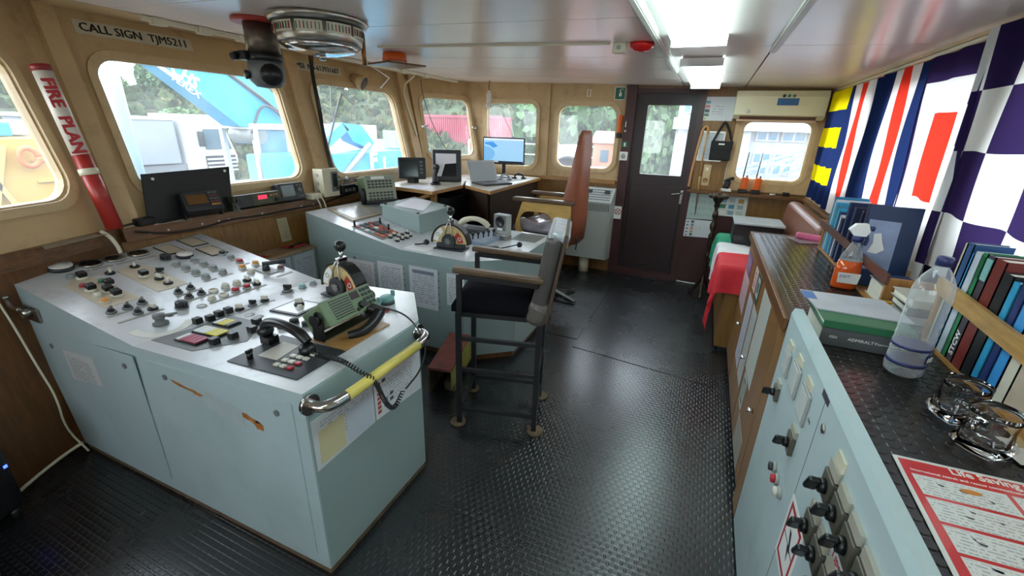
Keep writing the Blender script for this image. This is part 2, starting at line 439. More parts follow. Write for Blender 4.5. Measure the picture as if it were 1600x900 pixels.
# lower wood lining under the sill
for nm, f, u0, u1 in (('wall_left_lower', fmain, 1.3, 4.35), ('wall_left_lower_far', ffar, 0, .877), ('wall_left_lower_near', fnear, -.0, 3.3)):
    mb = MB(); mb.plate(rect(u0, u1, -.02, .95), [], f, -.001, .03)
    O(nm, mb, VENEER_D if 'near' in nm else VENEER, {'wall_left_lower': 'brown veneer lining under the long window sill', 'wall_left_lower_far': 'brown veneer lining in the far window corner', 'wall_left_lower_near': 'dark brown veneer lining beside the near console end'}[nm], 'wall', kind='structure')
mb = MB(); mb.plate([(1.30, .945), (4.35, .945), (4.35, 1.02), (1.30, 1.02)], [], fmain, -.065, .02)
sill = O('trim_1', mb, SILLW, 'long dark wooden sill shelf under the raked windows', 'sill', kind='structure')
mb = MB(); mb.plate([(-.03, .945), (3.3, .945), (3.3, 1.02), (-.03, 1.02)], [], fnear, -.03, .02)
P('near_sill', mb, SILLW, sill)
for yc in (1.42, 1.52, 1.72, 1.83, 1.9, 2.15, 2.5, 2.62):   # cable clips with nails on the sill edge
    mb = MB(); mb.cyl(fmain(yc, .975, -.065), fmain(yc, .975, -.074), .006, n=8); P('cable_clip', mb, WHITE_PL, sill)

# ------------------------------------------------------------------ far wall, door, right wall, wall behind
ff = lambda u, v, w: Vector((u, FY+w, v))
W4 = (-2.62, -1.93, 1.165, 1.905); W5 = (-1.68, -.985, 1.19, 1.885); W6 = (.27, .875, 1.185, 1.755)
mb = MB(); mb.plate([(-2.66, 0), (-.905, 0), (-.905, ZT), (-2.93, ZT), (-2.66, 1.0)], [rrect(*W4, .1), rrect(*W5, .11)], ff, 0, .07)
wf = O('wall_far', mb, BEIGE, 'beige steel wall with two rounded windows beyond the desk', 'wall', kind='structure')
mb = MB(); mb.bb(-1.83, -1.775, FY-.03, FY, 1.07, ZT); P('pillar', mb, BEIGE, wf)
mb = MB(); mb.bb(-2.64, -.905, FY-.02, FY-.001, 0, 1.07); P('veneer_panel', mb, VENEER, wf)
mb = MB(); mb.bb(-1.82, -.93, FY-.06, FY-.021, 1.045, 1.085); P('ledge', mb, LEDGEW, wf)
window('window_5', 'rounded window behind the chart monitor, fir tree outside', ff, *W4, .1)
window('window_6', 'rounded window behind the tall brown chair back', ff, *W5, .11)
mb = MB(); mb.plate(rect(-.12, RX+.06, 0, ZT), [rrect(*W6, .07)], ff, 0, .07)
wf2 = O('wall_far_right', mb, VENEER, 'brown veneer wall right of the door', 'wall', kind='structure')
mb = MB(); mb.bb(-.12, .40, FY-.012, FY-.001, 0, 1.0); P('maroon_panel', mb, MAROON, wf2)
mb = MB(); mb.bb(.40, RX, FY-.012, FY-.001, 0, .62); P('maroon_panel', mb, MAROON, wf2)
mb = MB(); mb.bb(.2, RX, FY-.01, FY-.0005, 1.06, 1.80); mb = MB(); mb.ring(rect(.2, RX, 1.075, 1.81), rrect(W6[0]-.03, W6[1]+.03, W6[2]-.03, W6[3]+.03, .09), ff, -.012, -.001); P('window_surround', mb, BEIGE, wf2)
mb = MB(); mb.bb(-.15, RX, FY-.11, FY-.013, 1.028, 1.058); P('ledge', mb, VENEER_D, wf2)
window('window_7', 'window under the air conditioner with white gangway outside', ff, *W6, .07, rim=.03)
mb = MB(); mb.bb(-.925, -.12, FY, FY+.07, 2.02, ZT); mb.bb(-.925, -.12, FY-.012, FY, 2.045, ZT)
O('wall_far_header', mb, VENEER_D, 'brown veneer strip above the maroon door', 'wall', kind='structure')
fd = lambda u, v, w: Vector((u, FY+.01+w, v))
mb = MB(); mb.plate(rect(-.80, -.175, .075, 2.0), [rrect(-.68, -.24, 1.175, 1.888, .012, 3)], fd, 0, .045)
door = O('door_1', mb, MAROON_D, 'dark maroon door with tall glass pane and lever handle', 'door', kind='structure')
mb = MB(); mb.plate(rect(-.69, -.23, 1.165, 1.898), [], fd, .02, .026); P('pane', mb, GLASS_D, door)
mb = MB(); mb.bb(-.905, -.80, FY-.05, FY+.05, 0, 2.09); P('door_frame', mb, MAROON, door)
mb = MB(); mb.bb(-.175, -.115, FY-.03, FY+.05, 0, 2.045); P('door_frame', mb, MAROON, door)
mb = MB(); mb.bb(-.80, -.175, FY-.03, FY+.05, 2.0, 2.045); P('door_frame', mb, MAROON, door)
mb = MB(); mb.bb(-.80, -.175, FY-.06, FY+.05, 0, .072); P('threshold', mb, MAROON, door)
mb = MB(); mb.bb(-.76, -.2, FY-.004, FY+.009, .12, 1.06, .006); P('lower_panel', mb, MAROON_D, door)
hd = MB(); hd.bb(-.215, -.185, FY-.005, FY+.01, .88, 1.03, .004)
hp = P('door_handle', hd, STEEL, door, 'steel door handle plate')
hd = MB(); hd.tube([(-.2, FY-.005, 1.0), (-.2, FY-.05, 1.0), (-.23, FY-.055, .995), (-.30, FY-.055, .985)], .009, 8); P('lever', hd, STEEL, hp)
hd = MB(); hd.cyl((-.2, FY-.006, .92), (-.2, FY-.03, .92), .012); hd.bb(-.207, -.193, FY-.045, FY-.03, .895, .94); P('lock_knob', hd, STEEL, hp)

fr = lambda u, v, w: Vector((RX+w, u, v))
RW = [(1.0, 2.1, 1.25, 1.92), (2.35, 3.45, 1.25, 1.92), (3.7, 4.75, 1.25, 1.92)]
mb = MB(); mb.plate(rect(-1.7, FY, 0, ZT), [rrect(*q, .1) for q in RW], fr, 0, .07)
wr = O('wall_right', mb, BEIGE, 'beige wall with windows hidden behind the hung signal flags', 'wall', kind='structure')
mb = MB(); mb.bb(RX-.024, RX-.001, 1.1, FY-.25, 2.022, 2.04); P('curtain_rail', mb, BEIGE2, wr)
mb = MB(); mb.cyl((RX-.012, 1.1, 2.012), (RX-.012, FY-.25, 2.012), .009, n=8); P('conduit', mb, CREAM, wr)
mb = MB(); mb.bb(RX-.045, RX-.002, 3.35, FY-.14, 1.03, 1.06); P('ledge', mb, VENEER_D, wr)
for i, q in enumerate(RW):
    window('window_%d' % (8+i), ('window behind the checkered flag', 'window behind the striped signal flags', 'window behind the yellow and blue flag')[i], fr, *q, .1, rim=.03, proud=-.008)
fb = lambda u, v, w: Vector((u, -1.6-w, v))
mb = MB(); mb.plate(rect(-3.0, RX+.06, 0, ZT), [rrect(-2.2, -1.1, 1.1, 1.9, .1), rrect(-.8, .4, 1.1, 1.9, .1)], fb, 0, .07)
O('wall_back', mb, BEIGE, 'beige wall with windows behind the viewer', 'wall', kind='structure')
window('window_11', 'back window on the port side behind the viewer', fb, -2.2, -1.1, 1.1, 1.9, .1)
window('window_12', 'back window straight behind the viewer', fb, -.8, .4, 1.1, 1.9, .1)

# ------------------------------------------------------------------ ceiling: slightly cambered, laid in panels
def cz(x): return 2.06-.025*x
def slab(mb, x0, x1, y0, y1, lo, hi): return mb.hexa([(x0, y0, cz(x0)+lo), (x1, y0, cz(x1)+lo), (x1, y1, cz(x1)+lo), (x0, y1, cz(x0)+lo)], [(x0, y0, cz(x0)+hi), (x1, y0, cz(x1)+hi), (x1, y1, cz(x1)+hi), (x0, y1, cz(x0)+hi)])
mb = MB(); slab(mb, -3.5, RX+.1, -1.75, FY+.1, .012, .09)
ceil = O('ceiling', mb, CEILGAP, 'low glossy panelled ceiling', 'ceiling', kind='structure')
seams = [-1.65, -.8, -.22, .36, .94, 1.52, 2.12, 2.68, 3.22, 3.84, 4.46, FY]
for a, b in zip(seams, seams[1:]):
    mb = MB(); slab(mb, -2.95, -.345, a+.004, b-.004, 0, .012); P('ceiling_panel', mb, CEIL, ceil)
seams = [-1.65, -.8, .42, 1.62, 2.83, 4.04, FY]
for a, b in zip(seams, seams[1:]):
    mb = MB(); slab(mb, -.335, .212, a+.004, b-.004, 0, .012); P('ceiling_panel', mb, CEIL, ceil)
    mb = MB(); slab(mb, .222, RX, a+.004, b-.004, 0, .012); P('ceiling_panel', mb, CEIL, ceil)
mb = MB(); slab(mb, -3.4, -2.957, -1.65, FY, -.002, .012); P('beige_border', mb, BEIGE2, ceil)
for nm, x, y0, y1, lb in (('trim_2', -.338, -1.2, 3.9, 'white cable trunking along the ceiling left of the lights'), ('trim_3', .225, -1.2, 2.95, 'white cable trunking along the ceiling right of the lights')):
    mb = MB(); slab(mb, x-.016, x+.016, y0, y1, -.016, -.0005)
    o = O(nm, mb, WHITE_PL, lb, 'trunking', kind='structure')
    mb = MB(); slab(mb, x-.010, x+.010, y0, y1, -.02, -.0165); P('cover', mb, WHITE_PL, o)
mb = MB(); slab(mb, -2.2, -.6, 2.675, 2.69, -.012, -.0005); O('trim_4', mb, CREAM, 'thin cream conduit running to the smoke detector box', 'trunking', kind='structure')
mb = MB(); slab(mb, -2.95, -2.93, 1.65, 5.0, -.03, -.003); o = O('trim_5', mb, CREAM, 'cream conduit with clips along the window head', 'trunking', kind='structure')
for y in (1.7, 1.95, 2.2, 3.9, 4.3):
    mb = MB(); slab(mb, -2.965, -2.915, y, y+.07, -.04, -.002); P('clip', mb, CREAM, o)

def ceiling_light(y0, y1, label):
    t = T('ceiling_light', label, 'light', (-.135, (y0+y1)/2, cz(-.135)-.075), group='fluorescent ceiling lights')
    mb = MB(); slab(mb, -.25, -.02, y0, y1, -.018, -.0005); P('housing', mb, WHITE_PL, t)
    em = MATS.get('lamp_diffuser') or M('lamp_diffuser', '#cfeeee', .3, var=0, emit='#d6f3f2', es=LAMP)
    mb = MB(); a, b, lo, hi = -.262, -.008, -.05, -.018
    mb.hexa([(a+.02, y0+.02, cz(0)+lo), (b-.02, y0+.02, cz(0)+lo), (b-.02, y1-.02, cz(0)+lo), (a+.02, y1-.02, cz(0)+lo)], [(a, y0, cz(0)+hi), (b, y0, cz(0)+hi), (b, y1, cz(0)+hi), (a, y1, cz(0)+hi)])
    P('diffuser', mb, em, t)
    for yy in (y0-.004, y1+.004):
        mb = MB(); mb.bb(-.262, -.008, yy-.004, yy+.004, cz(0)-.05, cz(0)-.004); P('end_cap', mb, CHROME, t)
ceiling_light(1.0, 2.5, 'large bright fluorescent ceiling light above the aisle')
ceiling_light(3.2, 4.73, 'far fluorescent ceiling light near the door')
ceiling_light(-1.2, .1, 'added unseen fill light on the ceiling behind the viewer')  # extra fixture out of view, added to fill the interior with light

# lettering on the window head
for nm, txt, ua, ub, za, lb in (('call_sign_sticker', 'CALL SIGN  TJM5211', 1.50, 2.06, 2.062, 'faded sticker reading CALL SIGN TJM5211 over the first window'), ('mmsi_sticker', 'MMSI  No-613931607', 2.86, 3.38, 2.05, 'faded sticker with the MMSI number over the second window')):
    c4 = [fmain(ua-.02, za+.035, -.002), fmain(ub+.03, za+.035, -.002), fmain(ub+.03, za-.035, -.002), fmain(ua-.02, za-.035, -.002)]
    o = PAPER(nm, lb, c4, STICKER, 'sticker')
    TEXT('lettering', txt, .062, fmain(ua, za, -.0045), (0, 1, 0), (-TL, 0, 1), INK, o, sx=(ub-ua)/.56, heavy=.0035)
# ------------------------------------------------------------------ knobs, buttons and gauges shared by both consoles
PLATE = M('beige_label_plate', '#c2b6a0', .45, var=.05, vs=12)
STRIP = M('label_strip', '#9b9b97', .4, var=.1, vs=30)
FACE = M('gauge_glass', '#23211f', .12, var=0)
WHITEB = M('ivory_plastic', '#d4d0c2', .4, var=.03)
GREYB = M('grey_button', '#8f999b', .4, var=.03)
BRONZE = M('brown_button', '#7a4a3c', .4, var=.03)
def K(kind):
    """mesh of one control, local z = panel normal"""
    mb = MB()
    if kind == 'rotary':      # skirt and a raised pointer fin
        mb.m = 1; mb.lathe([(.02, 0), (.02, .006), (.014, .010)], n=16); mb.m = 0; mb.lathe([(.014, .008), (.013, .018), (.0001, .019)], n=16); mb.box((0.004, 0, .023), (.036, .009, .016), None, .003)
        return mb.mesh('rotary_knob', [BLACK, MIDGREY])
    if kind == 'rotary_w':
        mb.m = 1; mb.lathe([(.021, 0), (.021, .008), (.015, .011)], n=16); mb.m = 0; mb.box((0.0, 0, .021), (.032, .012, .02), None, .003)
        return mb.mesh('rotary_knob_ivory', [WHITEB, BLACK])
    if kind == 'square':
        mb.m = 1; mb.lathe([(.023, 0), (.023, .010), (.018, .012)], n=18); mb.m = 0; mb.box((0, 0, .024), (.034, .034, .022), (0, .12, 0), .003)
        return mb.mesh('square_knob', [BLACK, WHITEB])
    if kind == 'ribbed':
        mb.m = 1; mb.lathe([(.028, 0), (.028, .005), (.02, .007)], n=18); mb.m = 0
        for i in range(12): mb.box((.021*cos(i*pi/6), .021*sin(i*pi/6), .018), (.008, .007, .024), (0, 0, i*pi/6))
        mb.lathe([(.021, .006), (.021, .031), (.0001, .032)], n=20)
        return mb.mesh('ribbed_knob', [DARK, MIDGREY])
    if kind == 'block':
        mb.box((0, 0, .014), (.036, .03, .028), None, .003); return mb.mesh('block_button', [BLACK])
    if kind == 'ring':
        mb.lathe([(.022, 0), (.022, .010), (.016, .012), (.015, .006), (.0001, .006)], n=18); return mb.mesh('ring_bezel', [WHITEB])
    if kind == 'disc':
        mb.lathe([(.022, 0), (.022, .002), (.0001, .003)], n=20); return mb.mesh('blank_disc', [TOPGREY])
    if kind == 'gauge':
        mb.m = 1; mb.lathe([(.048, 0), (.048, .010), (.041, .012), (.040, .007)], n=28); mb.m = 0; mb.lathe([(.0401, .006), (.04, .007), (.0001, .007)], n=28)
        return mb.mesh('round_gauge', [FACE, STEEL])
    if kind == 'gauge_w':
        mb.m = 1; mb.lathe([(.05, 0), (.05, .012), (.048, .02)], n=28); mb.m = 0; mb.lathe([(.048, .018), (.044, .026), (.0001, .029)], n=28)
        return mb.mesh('domed_gauge', [WHITE_PL, DARK])
    if kind == 'strip':
        mb.box((0, 0, .001), (.012, .06, .002)); return mb.mesh('label_strip', [STRIP])
    col = {'red': RED, 'green': GREEN, 'ivory': WHITEB, 'amber': AMBER, 'grey': GREYB, 'bronze': BRONZE, 'teal': TEAL, 'black': BLACK}[kind]
    mb.m = 1; mb.lathe([(.019, 0), (.019, .007), (.016, .008)], n=16); mb.m = 0; mb.lathe([(.015, .007), (.015, .018), (.012, .02), (.0001, .02)], n=16)
    return mb.mesh(kind+'_button', [col, WHITEB if kind in ('ivory', 'amber') else LGREY])
KM = {}
KN = {'rotary': 'rotary_knob', 'rotary_w': 'rotary_knob', 'square': 'square_knob', 'ribbed': 'ribbed_knob', 'block': 'block_button', 'ring': 'ring_bezel', 'disc': 'blank_disc', 'gauge': 'round_gauge', 'gauge_w': 'domed_gauge', 'strip': 'label_strip'}
def put(kind, xy, surf, par, s=1, rz=0):
    if kind not in KM: KM[kind] = K(kind)
    x, y = xy; z, tilt = surf(x)
    I(KN.get(kind, 'push_button'), KM[kind], par, (x, y, z+.0006), (Matrix.Rotation(tilt, 3, 'Y') @ Matrix.Rotation(rz, 3, 'Z')).to_euler(), (s, s, s))
def surf_fn(p0, p1):
    a = (p1[1]-p0[1])/(p1[0]-p0[0])
    return lambda x: (p0[1]+a*(x-p0[0]), -math.atan(a))

def plate_on(name, poly, surf, par, mat, t=.002, lift=.0004, label=None):
    mb = MB(); mb.hexa([(x, y, surf(x)[0]+lift) for x, y in poly], [(x, y, surf(x)[0]+lift+t) for x, y in poly])
    return P(name, mb, mat, par, label)

# ------------------------------------------------------------------ near control console
cA, cB, cD = (-1.05, .81), (-1.98, .755), (-2.965, .905)
S1 = surf_fn(cB, cD); F1 = surf_fn(cA, cB)
con = T('control_console', 'pale blue steel control console nearest the viewer, covered in knobs', 'console', (-1.9, 1.26, 0))
def con_shell(mb, prof_y):
    pass
mb = MB()
YN, YF = .80, 1.725
near = [(-2.70, .782, .03), (-1.05, YN, .03), (-1.05, YN, cA[1]), (-1.98, YN, cB[1]), (-2.85, .782, S1(-2.85)[0])]
far = [(-2.80, YF, .03), (-1.29, YF, .03), (-1.29, YF, F1(-1.29)[0]), (-1.98, YF, cB[1]), (-2.965, YF, cD[1])]
e1b, e1t = (-1.05, 1.425, .03), (-1.05, 1.425, cA[1])
mb.m = 0
mb.add(near, [(0, 1, 2, 3, 4)]); mb.add(far, [(4, 3, 2, 1, 0)])
mb.add([near[1], e1b, e1t, near[2]], [(0, 1, 2, 3)]); mb.add([e1b, far[1], far[2], e1t], [(0, 1, 2, 3)])
mb.add([near[0], near[4], far[4], far[0]], [(0, 1, 2, 3)])
mb.add([near[0], near[1], e1b, far[1], far[0]], [(0, 1, 2, 3, 4)])
mb.m = 1
mb.add([near[4], near[3], far[3], far[4]], [(0, 1, 2, 3)]); mb.add([near[3], near[2], e1t, far[2], far[3]], [(0, 1, 2, 3, 4)])
P('body', mb, [BLUEGREY, TOPGREY], con)
RUST = M('rusty_base', '#66543e', .7, var=.3, vs=25, dirt='#4a2c18', dirt_amt=.8, ds=14)
mb = MB(); mb.hexa([(-2.69, .786, 0), (-1.054, .803, 0), (-1.054, 1.423, 0), (-1.3, 1.70, 0), (-2.74, 1.70, 0)], [(-2.69, .786, .03), (-1.054, .803, .03), (-1.054, 1.423, .03), (-1.3, 1.70, .03), (-2.74, 1.70, .03)])
P('plinth', mb, RUST, con)
def side_door(par, pts, y, mat, dy=-.004, name='side_panel'):
    mb = MB(); mb.prism([(x, y, z) for x, z in pts], (0, dy, 0)); return P(name, mb, mat, par)
d1 = side_door(con, [(-2.64, .10), (-1.965, .10), (-1.975, .715), (-2.74, .672)], YN-.012, BLUEGREY)
d2 = side_door(con, [(-1.895, .075), (-1.105, .075), (-1.105, .755), (-1.905, .712)], YN, BLUEGREY)
for x, z, d in ((-2.66, .60, d1), (-2.05, .655, d1), (-1.80, .665, d2), (-1.18, .70, d2)):
    mb = MB(); yq = YN-.004-(.012 if d is d1 else 0); mb.cyl((x, yq, z), (x, yq-.005, z), .012, n=14); P('lock', mb, MIDGREY, d)
RUSTP = M('bare_primer', '#a0642c', .8, var=.3, vs=40)
def blotch(n, cx, cz_, lx, lz, tilt, sd, y=None):
    rr = random.Random(sd); pts = []
    for i in range(n):
        a = 2*pi*i/n; k = rr.uniform(.55, 1.1); u, v = lx*cos(a)*k, lz*sin(a)*k
        pts.append((cx+u*cos(tilt)-v*sin(tilt), (YN-.0045), cz_+u*sin(tilt)+v*cos(tilt)))
    return pts
for i, (cx, cz_, lx, lz) in enumerate(((-1.71, .655, .07, .008), (-1.62, .647, .05, .01), (-1.335, .628, .05, .014), (-1.29, .612, .035, .02))):
    mb = MB(); mb.prism(blotch(14, cx, cz_, lx, lz, -.12, i), (0, -.0006, 0)); P('chipped_paint', mb, RUSTP, d2)
TAPE = M('old_tape', '#aab7b9', .3, var=.1, vs=15)
mb = MB(); mb.prism([(-1.58, YN-.0045, .60), (-1.36, YN-.0045, .575), (-1.37, YN-.0045, .645), (-1.57, YN-.0045, .675)], (0, -.0007, 0)); P('tape', mb, TAPE, d2)
# end face band below the top and the hand rail
mb = MB(); mb.prism([(-1.049, .806, .715), (-1.049, 1.42, .715), (-1.049, 1.42, .80), (-1.049, .806, .80)], (.003, 0, 0)); P('end_band', mb, TEALGREY, con)
mb = MB(); mb.prism([(-1.049, .806, .04), (-1.049, 1.42, .04), (-1.049, 1.42, .712), (-1.049, .806, .712)], (.002, 0, 0)); P('end_panel', mb, TEALGREY, con)
rl = MB(); rl.cyl((-.97, .90, .765), (-.97, 1.30, .765), .019, n=20); rail = P('hand_rail', rl, YELLOW, con, 'yellow hand rail with chrome ends')
for y0, y1, ye in ((.815, .90, .83), (1.405, 1.30, 1.39)):
    mb = MB(); mb.tube([(-1.047, y0, .765), (-1.0, y0, .765), (-.975, (y0*.6+y1*.4), .765), (-.97, y1, .765)], [.02, .019, .021, .021], 12, 2); mb.cyl((-1.049, y0, .765), (-1.036, y0, .765), .036, n=18); P('rail_bracket', mb, CHROME, rail)
# clamp light on the near upper corner
mb = MB(); mb.bb(-2.76, -2.65, YN-.03, YN-.018, .72, .79, .004); mb.cyl((-2.70, YN-.03, .77), (-2.70, YN-.06, .77), .02, n=16); mb.tube([(-2.70, YN-.06, .79), (-2.75, YN-.07, .80), (-2.77, YN-.07, .83), (-2.80, YN-.07, .835)], .008, 8, 1); mb.box((-2.79, YN-.07, .84), (.06, .02, .012), None, .004)
P('clamp', mb, STEEL, con, 'worn chrome clamp')

# sloping panel controls (measured positions)
plate_on('label_plate', [(-2.655, .895), (-2.349, .894), (-2.346, 1.033), (-2.66, 1.023), (-2.747, .981)], S1, con, PLATE)
plate_on('label_plate', [(-2.689, 1.118), (-2.356, 1.111), (-2.354, 1.252), (-2.656, 1.252), (-2.73, 1.2)], S1, con, PLATE)
put('gauge_w', (-2.861, .973), S1, con)
for q in ((-2.845, 1.084), (-2.85, 1.189), (-2.852, 1.302)): put('gauge', q, S1, con)
for y in (1.0, 1.1, 1.2, 1.3): plate_on('label_strip', [(-2.785, y-.04), (-2.77, y-.04), (-2.77, y+.045), (-2.785, y+.045)], S1, con, STRIP)
for q in ((-2.70, .981), (-2.549, .943), (-2.553, 1.015), (-2.49, .98), (-2.429, .981), (-2.559, 1.166)): put('square', q, S1, con)
for k, q in (('red', (-2.597, .938)), ('green', (-2.601, 1.012)), ('ivory', (-2.472, .929)), ('amber', (-2.402, .923)), ('grey', (-2.735, .953))): put(k, q, S1, con)
for q in ((-2.684, 1.085), (-2.692, 1.198), (-2.485, 1.193), (-2.413, 1.192), (-2.212, 1.006)): put('rotary_w', q, S1, con, rz=random.uniform(-.8, .8))
put('rotary', (-2.556, 1.235), S1, con, rz=.9)
for q in ((-2.291, .889), (-2.286, .947), (-2.292, 1.008), (-2.215, .949), (-2.291, 1.164), (-2.297, 1.226), (-2.215, 1.166), (-2.213, 1.224)): put('rotary', q, S1, con, rz=-.7)
for x in (-2.262, -2.186):
    for y in (.889, .947, 1.005, 1.166, 1.226): put('strip', (x, y), S1, con)
for q in ((-2.20, 1.275), (-2.128, 1.278)): put('ring', q, S1, con)
put('ivory', (-2.132, 1.22), S1, con); put('disc', (-2.10, 1.15), S1, con)
put('ribbed', (-2.147, 1.09), S1, con); put('ribbed', (-2.697, 1.351), S1, con)
put('gauge_w', (-2.68, 1.442), S1, con, .85)
for i in range(4):
    put('grey', (-2.602+.08*i, 1.347), S1, con, 1.15); put('grey', (-2.595+.077*i, 1.441), S1, con, 1.15)
    put('strip', (-2.567+.08*i, 1.347), S1, con); put('strip', (-2.56+.077*i, 1.441), S1, con)
for cx, cy, dx, dy in ((-2.82, 1.445, .075, .046), (-2.858, 1.60, .075, .05), (-2.672, 1.592, .075, .05)):
    g = plate_on('square_meter', [(cx-dx, cy-dy), (cx+dx, cy-dy), (cx+dx, cy+dy), (cx-dx, cy+dy)], S1, con, BLACK, .004)
    plate_on('meter_face', [(cx-dx+.007, cy-dy+.006), (cx+dx-.007, cy-dy+.006), (cx+dx-.007, cy+dy-.006), (cx-dx+.007, cy+dy-.006)], S1, g, PLATE, .001, .0045)
for k, q in (('black', (-2.591, 1.598)), ('grey', (-2.515, 1.598)), ('red', (-2.433, 1.592)), ('amber', (-2.356, 1.55)), ('amber', (-2.354, 1.631)), ('ivory', (-2.279, 1.544)), ('bronze', (-2.217, 1.687)),
             ('ivory', (-2.205, 1.341)), ('red', (-2.132, 1.343)), ('ivory', (-2.202, 1.401)), ('red', (-2.131, 1.404))): put(k, q, S1, con, 1.1)
for x, y in ((-2.48, 1.598), (-2.395, 1.592), (-2.32, 1.55), (-2.32, 1.631), (-2.168, 1.341), (-2.168, 1.401), (-2.168, 1.46), (-2.10, 1.343), (-2.10, 1.404), (-2.10, 1.464), (-2.10, 1.278), (-2.10, 1.22)): put('strip', (x, y), S1, con)
put('rotary_w', (-2.201, 1.46), S1, con); put('rotary_w', (-2.133, 1.464), S1, con)
pl_ = plate_on('lever_plate', [(-2.29, 1.575), (-2.19, 1.575), (-2.19, 1.655), (-2.29, 1.655)], S1, con, LGREY, .006)
z0 = S1(-2.242)[0]
mb = MB(); mb.lathe([(.022, .006), (.018, .03), (.014, .05), (.0001, .055)], (-2.242, 1.613, z0), 16); mb.tube([(-2.25, 1.60, z0+.045), (-2.20, 1.65, z0+.05), (-2.17, 1.69, z0+.05)], [.012, .012, .014], 10); P('lever', mb, DARK, pl_)
plate_on('label_strip', [(-2.15, 1.60), (-2.135, 1.60), (-2.135, 1.70), (-2.15, 1.70)], S1, con, STRIP)
# flat panel controls
FL = surf_fn(cA, cB)
mb = MB(); mb.cyl((-2.12, 1.02, S1(-2.12)[0]+.0005), (-2.12, 1.02, S1(-2.12)[0]+.0015), .017, n=18); P('socket_hole', mb, BLACK, con)
mb = MB(); z0 = S1(-2.07)[0]; mb.lathe([(.03, 0), (.03, .008), (.018, .014), (.018, .028), (.023, .03), (.023, .045), (.0001, .047)], (-2.07, .955, z0), 18); mb.cyl((-2.06, .965, z0+.04), (-2.02, 1.0, z0+.045), .005, n=8); P('joystick', mb, MIDGREY, con)
arc = [(-2.07+r*cos(a), .955+r*sin(a)*1.0) for r, seq in ((.115, range(-11, 8)), (.08, range(7, -12, -1))) for a in [radians(9*k) for k in seq]]
mb = MB()
for k in range(18): 
    q = [arc[k], arc[k+1], arc[37-k-1], arc[37-k]]
    zz = lambda x: max(S1(x)[0], FL(x)[0]) if x > -1.98 else S1(x)[0]
    mb.hexa([(x, y, zz(x)+.0006) for x, y in q], [(x, y, zz(x)+.0026) for x, y in q])
P('rudder_arc', mb, WHITE_PL, con)
pan = plate_on('lamp_panel', [(-1.97, .86), (-1.70, .86), (-1.58, 1.0), (-1.70, 1.15), (-1.93, 1.16), (-1.93, 1.0)], FL, con, MIDGREY, .002)
for q in ((-1.965, 1.045), (-1.94, 1.085), (-1.955, 1.135), (-1.955, 1.18), (-1.70, 1.135), (-1.64, 1.07), (-1.66, .998), (-1.68, .935)): put('block', q, FL, con, rz=random.uniform(-.1, .1))
PINKL = M('pink_lamp', '#a83a58', .35, var=0); YELL = M('yellow_lamp', '#d6c828', .35, var=0); WHTL = M('white_lamp', '#d9dcda', .35, var=0)
for cx, cy, cols in ((-1.80, .921, (WHTL, PINKL, PINKL, PINKL, PINKL)), (-1.80, .998, (WHTL, WHTL, WHTL, YELL, YELL, YELL)), (-1.83, 1.085, (WHTL, YELL, YELL, MIDGREY))):
    n = len(cols); wd = .026
    base = plate_on('lamp_block', [(cx-n*wd/2-.004, cy-.03), (cx+n*wd/2+.004, cy-.03), (cx+n*wd/2+.004, cy+.03), (cx-n*wd/2-.004, cy+.03)], FL, con, BLACK, .008, .002)
    for i, c_ in enumerate(cols):
        x0 = cx-n*wd/2+i*wd; plate_on('lamp', [(x0+.002, cy-.027), (x0+wd-.002, cy-.027), (x0+wd-.002, cy+.027), (x0+.002, cy+.027)], FL, base, c_, .004, .0102)
for q in ((-1.941, 1.224), (-1.934, 1.286), (-1.934, 1.353)): put('rotary_w' if q[1] < 1.25 or q[1] > 1.33 else 'rotary', q, FL, con, rz=.4)
for y in (1.224, 1.286, 1.353): put('strip', (-1.905, y), FL, con)
put('disc', (-1.836, 1.198), FL, con); put('disc', (-1.772, 1.194), FL, con)
plate_on('label_plate', [(-1.985, 1.494), (-1.941, 1.45), (-1.895, 1.494), (-1.941, 1.538)], FL, con, LGREY, .004); put('rotary', (-1.941, 1.494), lambda x: (FL(x)[0]+.004, FL(x)[1]), con, 1.3, .3)
put('teal', (-1.923, 1.575), FL, con, 1.1); put('grey', (-1.913, 1.64), FL, con, 1.1)
fr_ = plate_on('instrument_frame', [(-1.785, 1.262), (-1.60, 1.262), (-1.60, 1.42), (-1.785, 1.42)], FL, con, DARK, .008)
plate_on('instrument_face', [(-1.77, 1.275), (-1.615, 1.275), (-1.615, 1.407), (-1.77, 1.407)], FL, fr_, TOPGREY, .001, .0085)
up = lambda x: (FL(x)[0]+.0095, FL(x)[1])
put('rotary_w', (-1.70, 1.36), up, con, 1.1, .5); put('ivory', (-1.66, 1.33), up, con, .8)
for q in ((-1.547, 1.20), (-1.563, 1.15), (-1.473, 1.20)): put('ribbed', q, FL, con, .75)
# two teal covered emergency push buttons
for x, y, nm in ((-1.318, 1.545, 'x'), (-1.311, 1.435, 'y')):
    z0 = FL(x)[0]; mb = MB(); mb.m = 1; mb.lathe([(.036, .0005), (.036, .016)], (x, y, z0), 22); mb.m = 0; mb.lathe([(.034, .016), (.034, .036), (.03, .04), (.0001, .041)], (x, y, z0), 22); mb.box((x+.012, y+.03, z0+.048), (.02, .01, .03), None, .002)
    P('covered_button', mb, [TEAL, DARK], con)
plate_on('red_label', [(-1.29, 1.485), (-1.25, 1.44), (-1.235, 1.455), (-1.275, 1.505)], FL, con, REDW, .001)

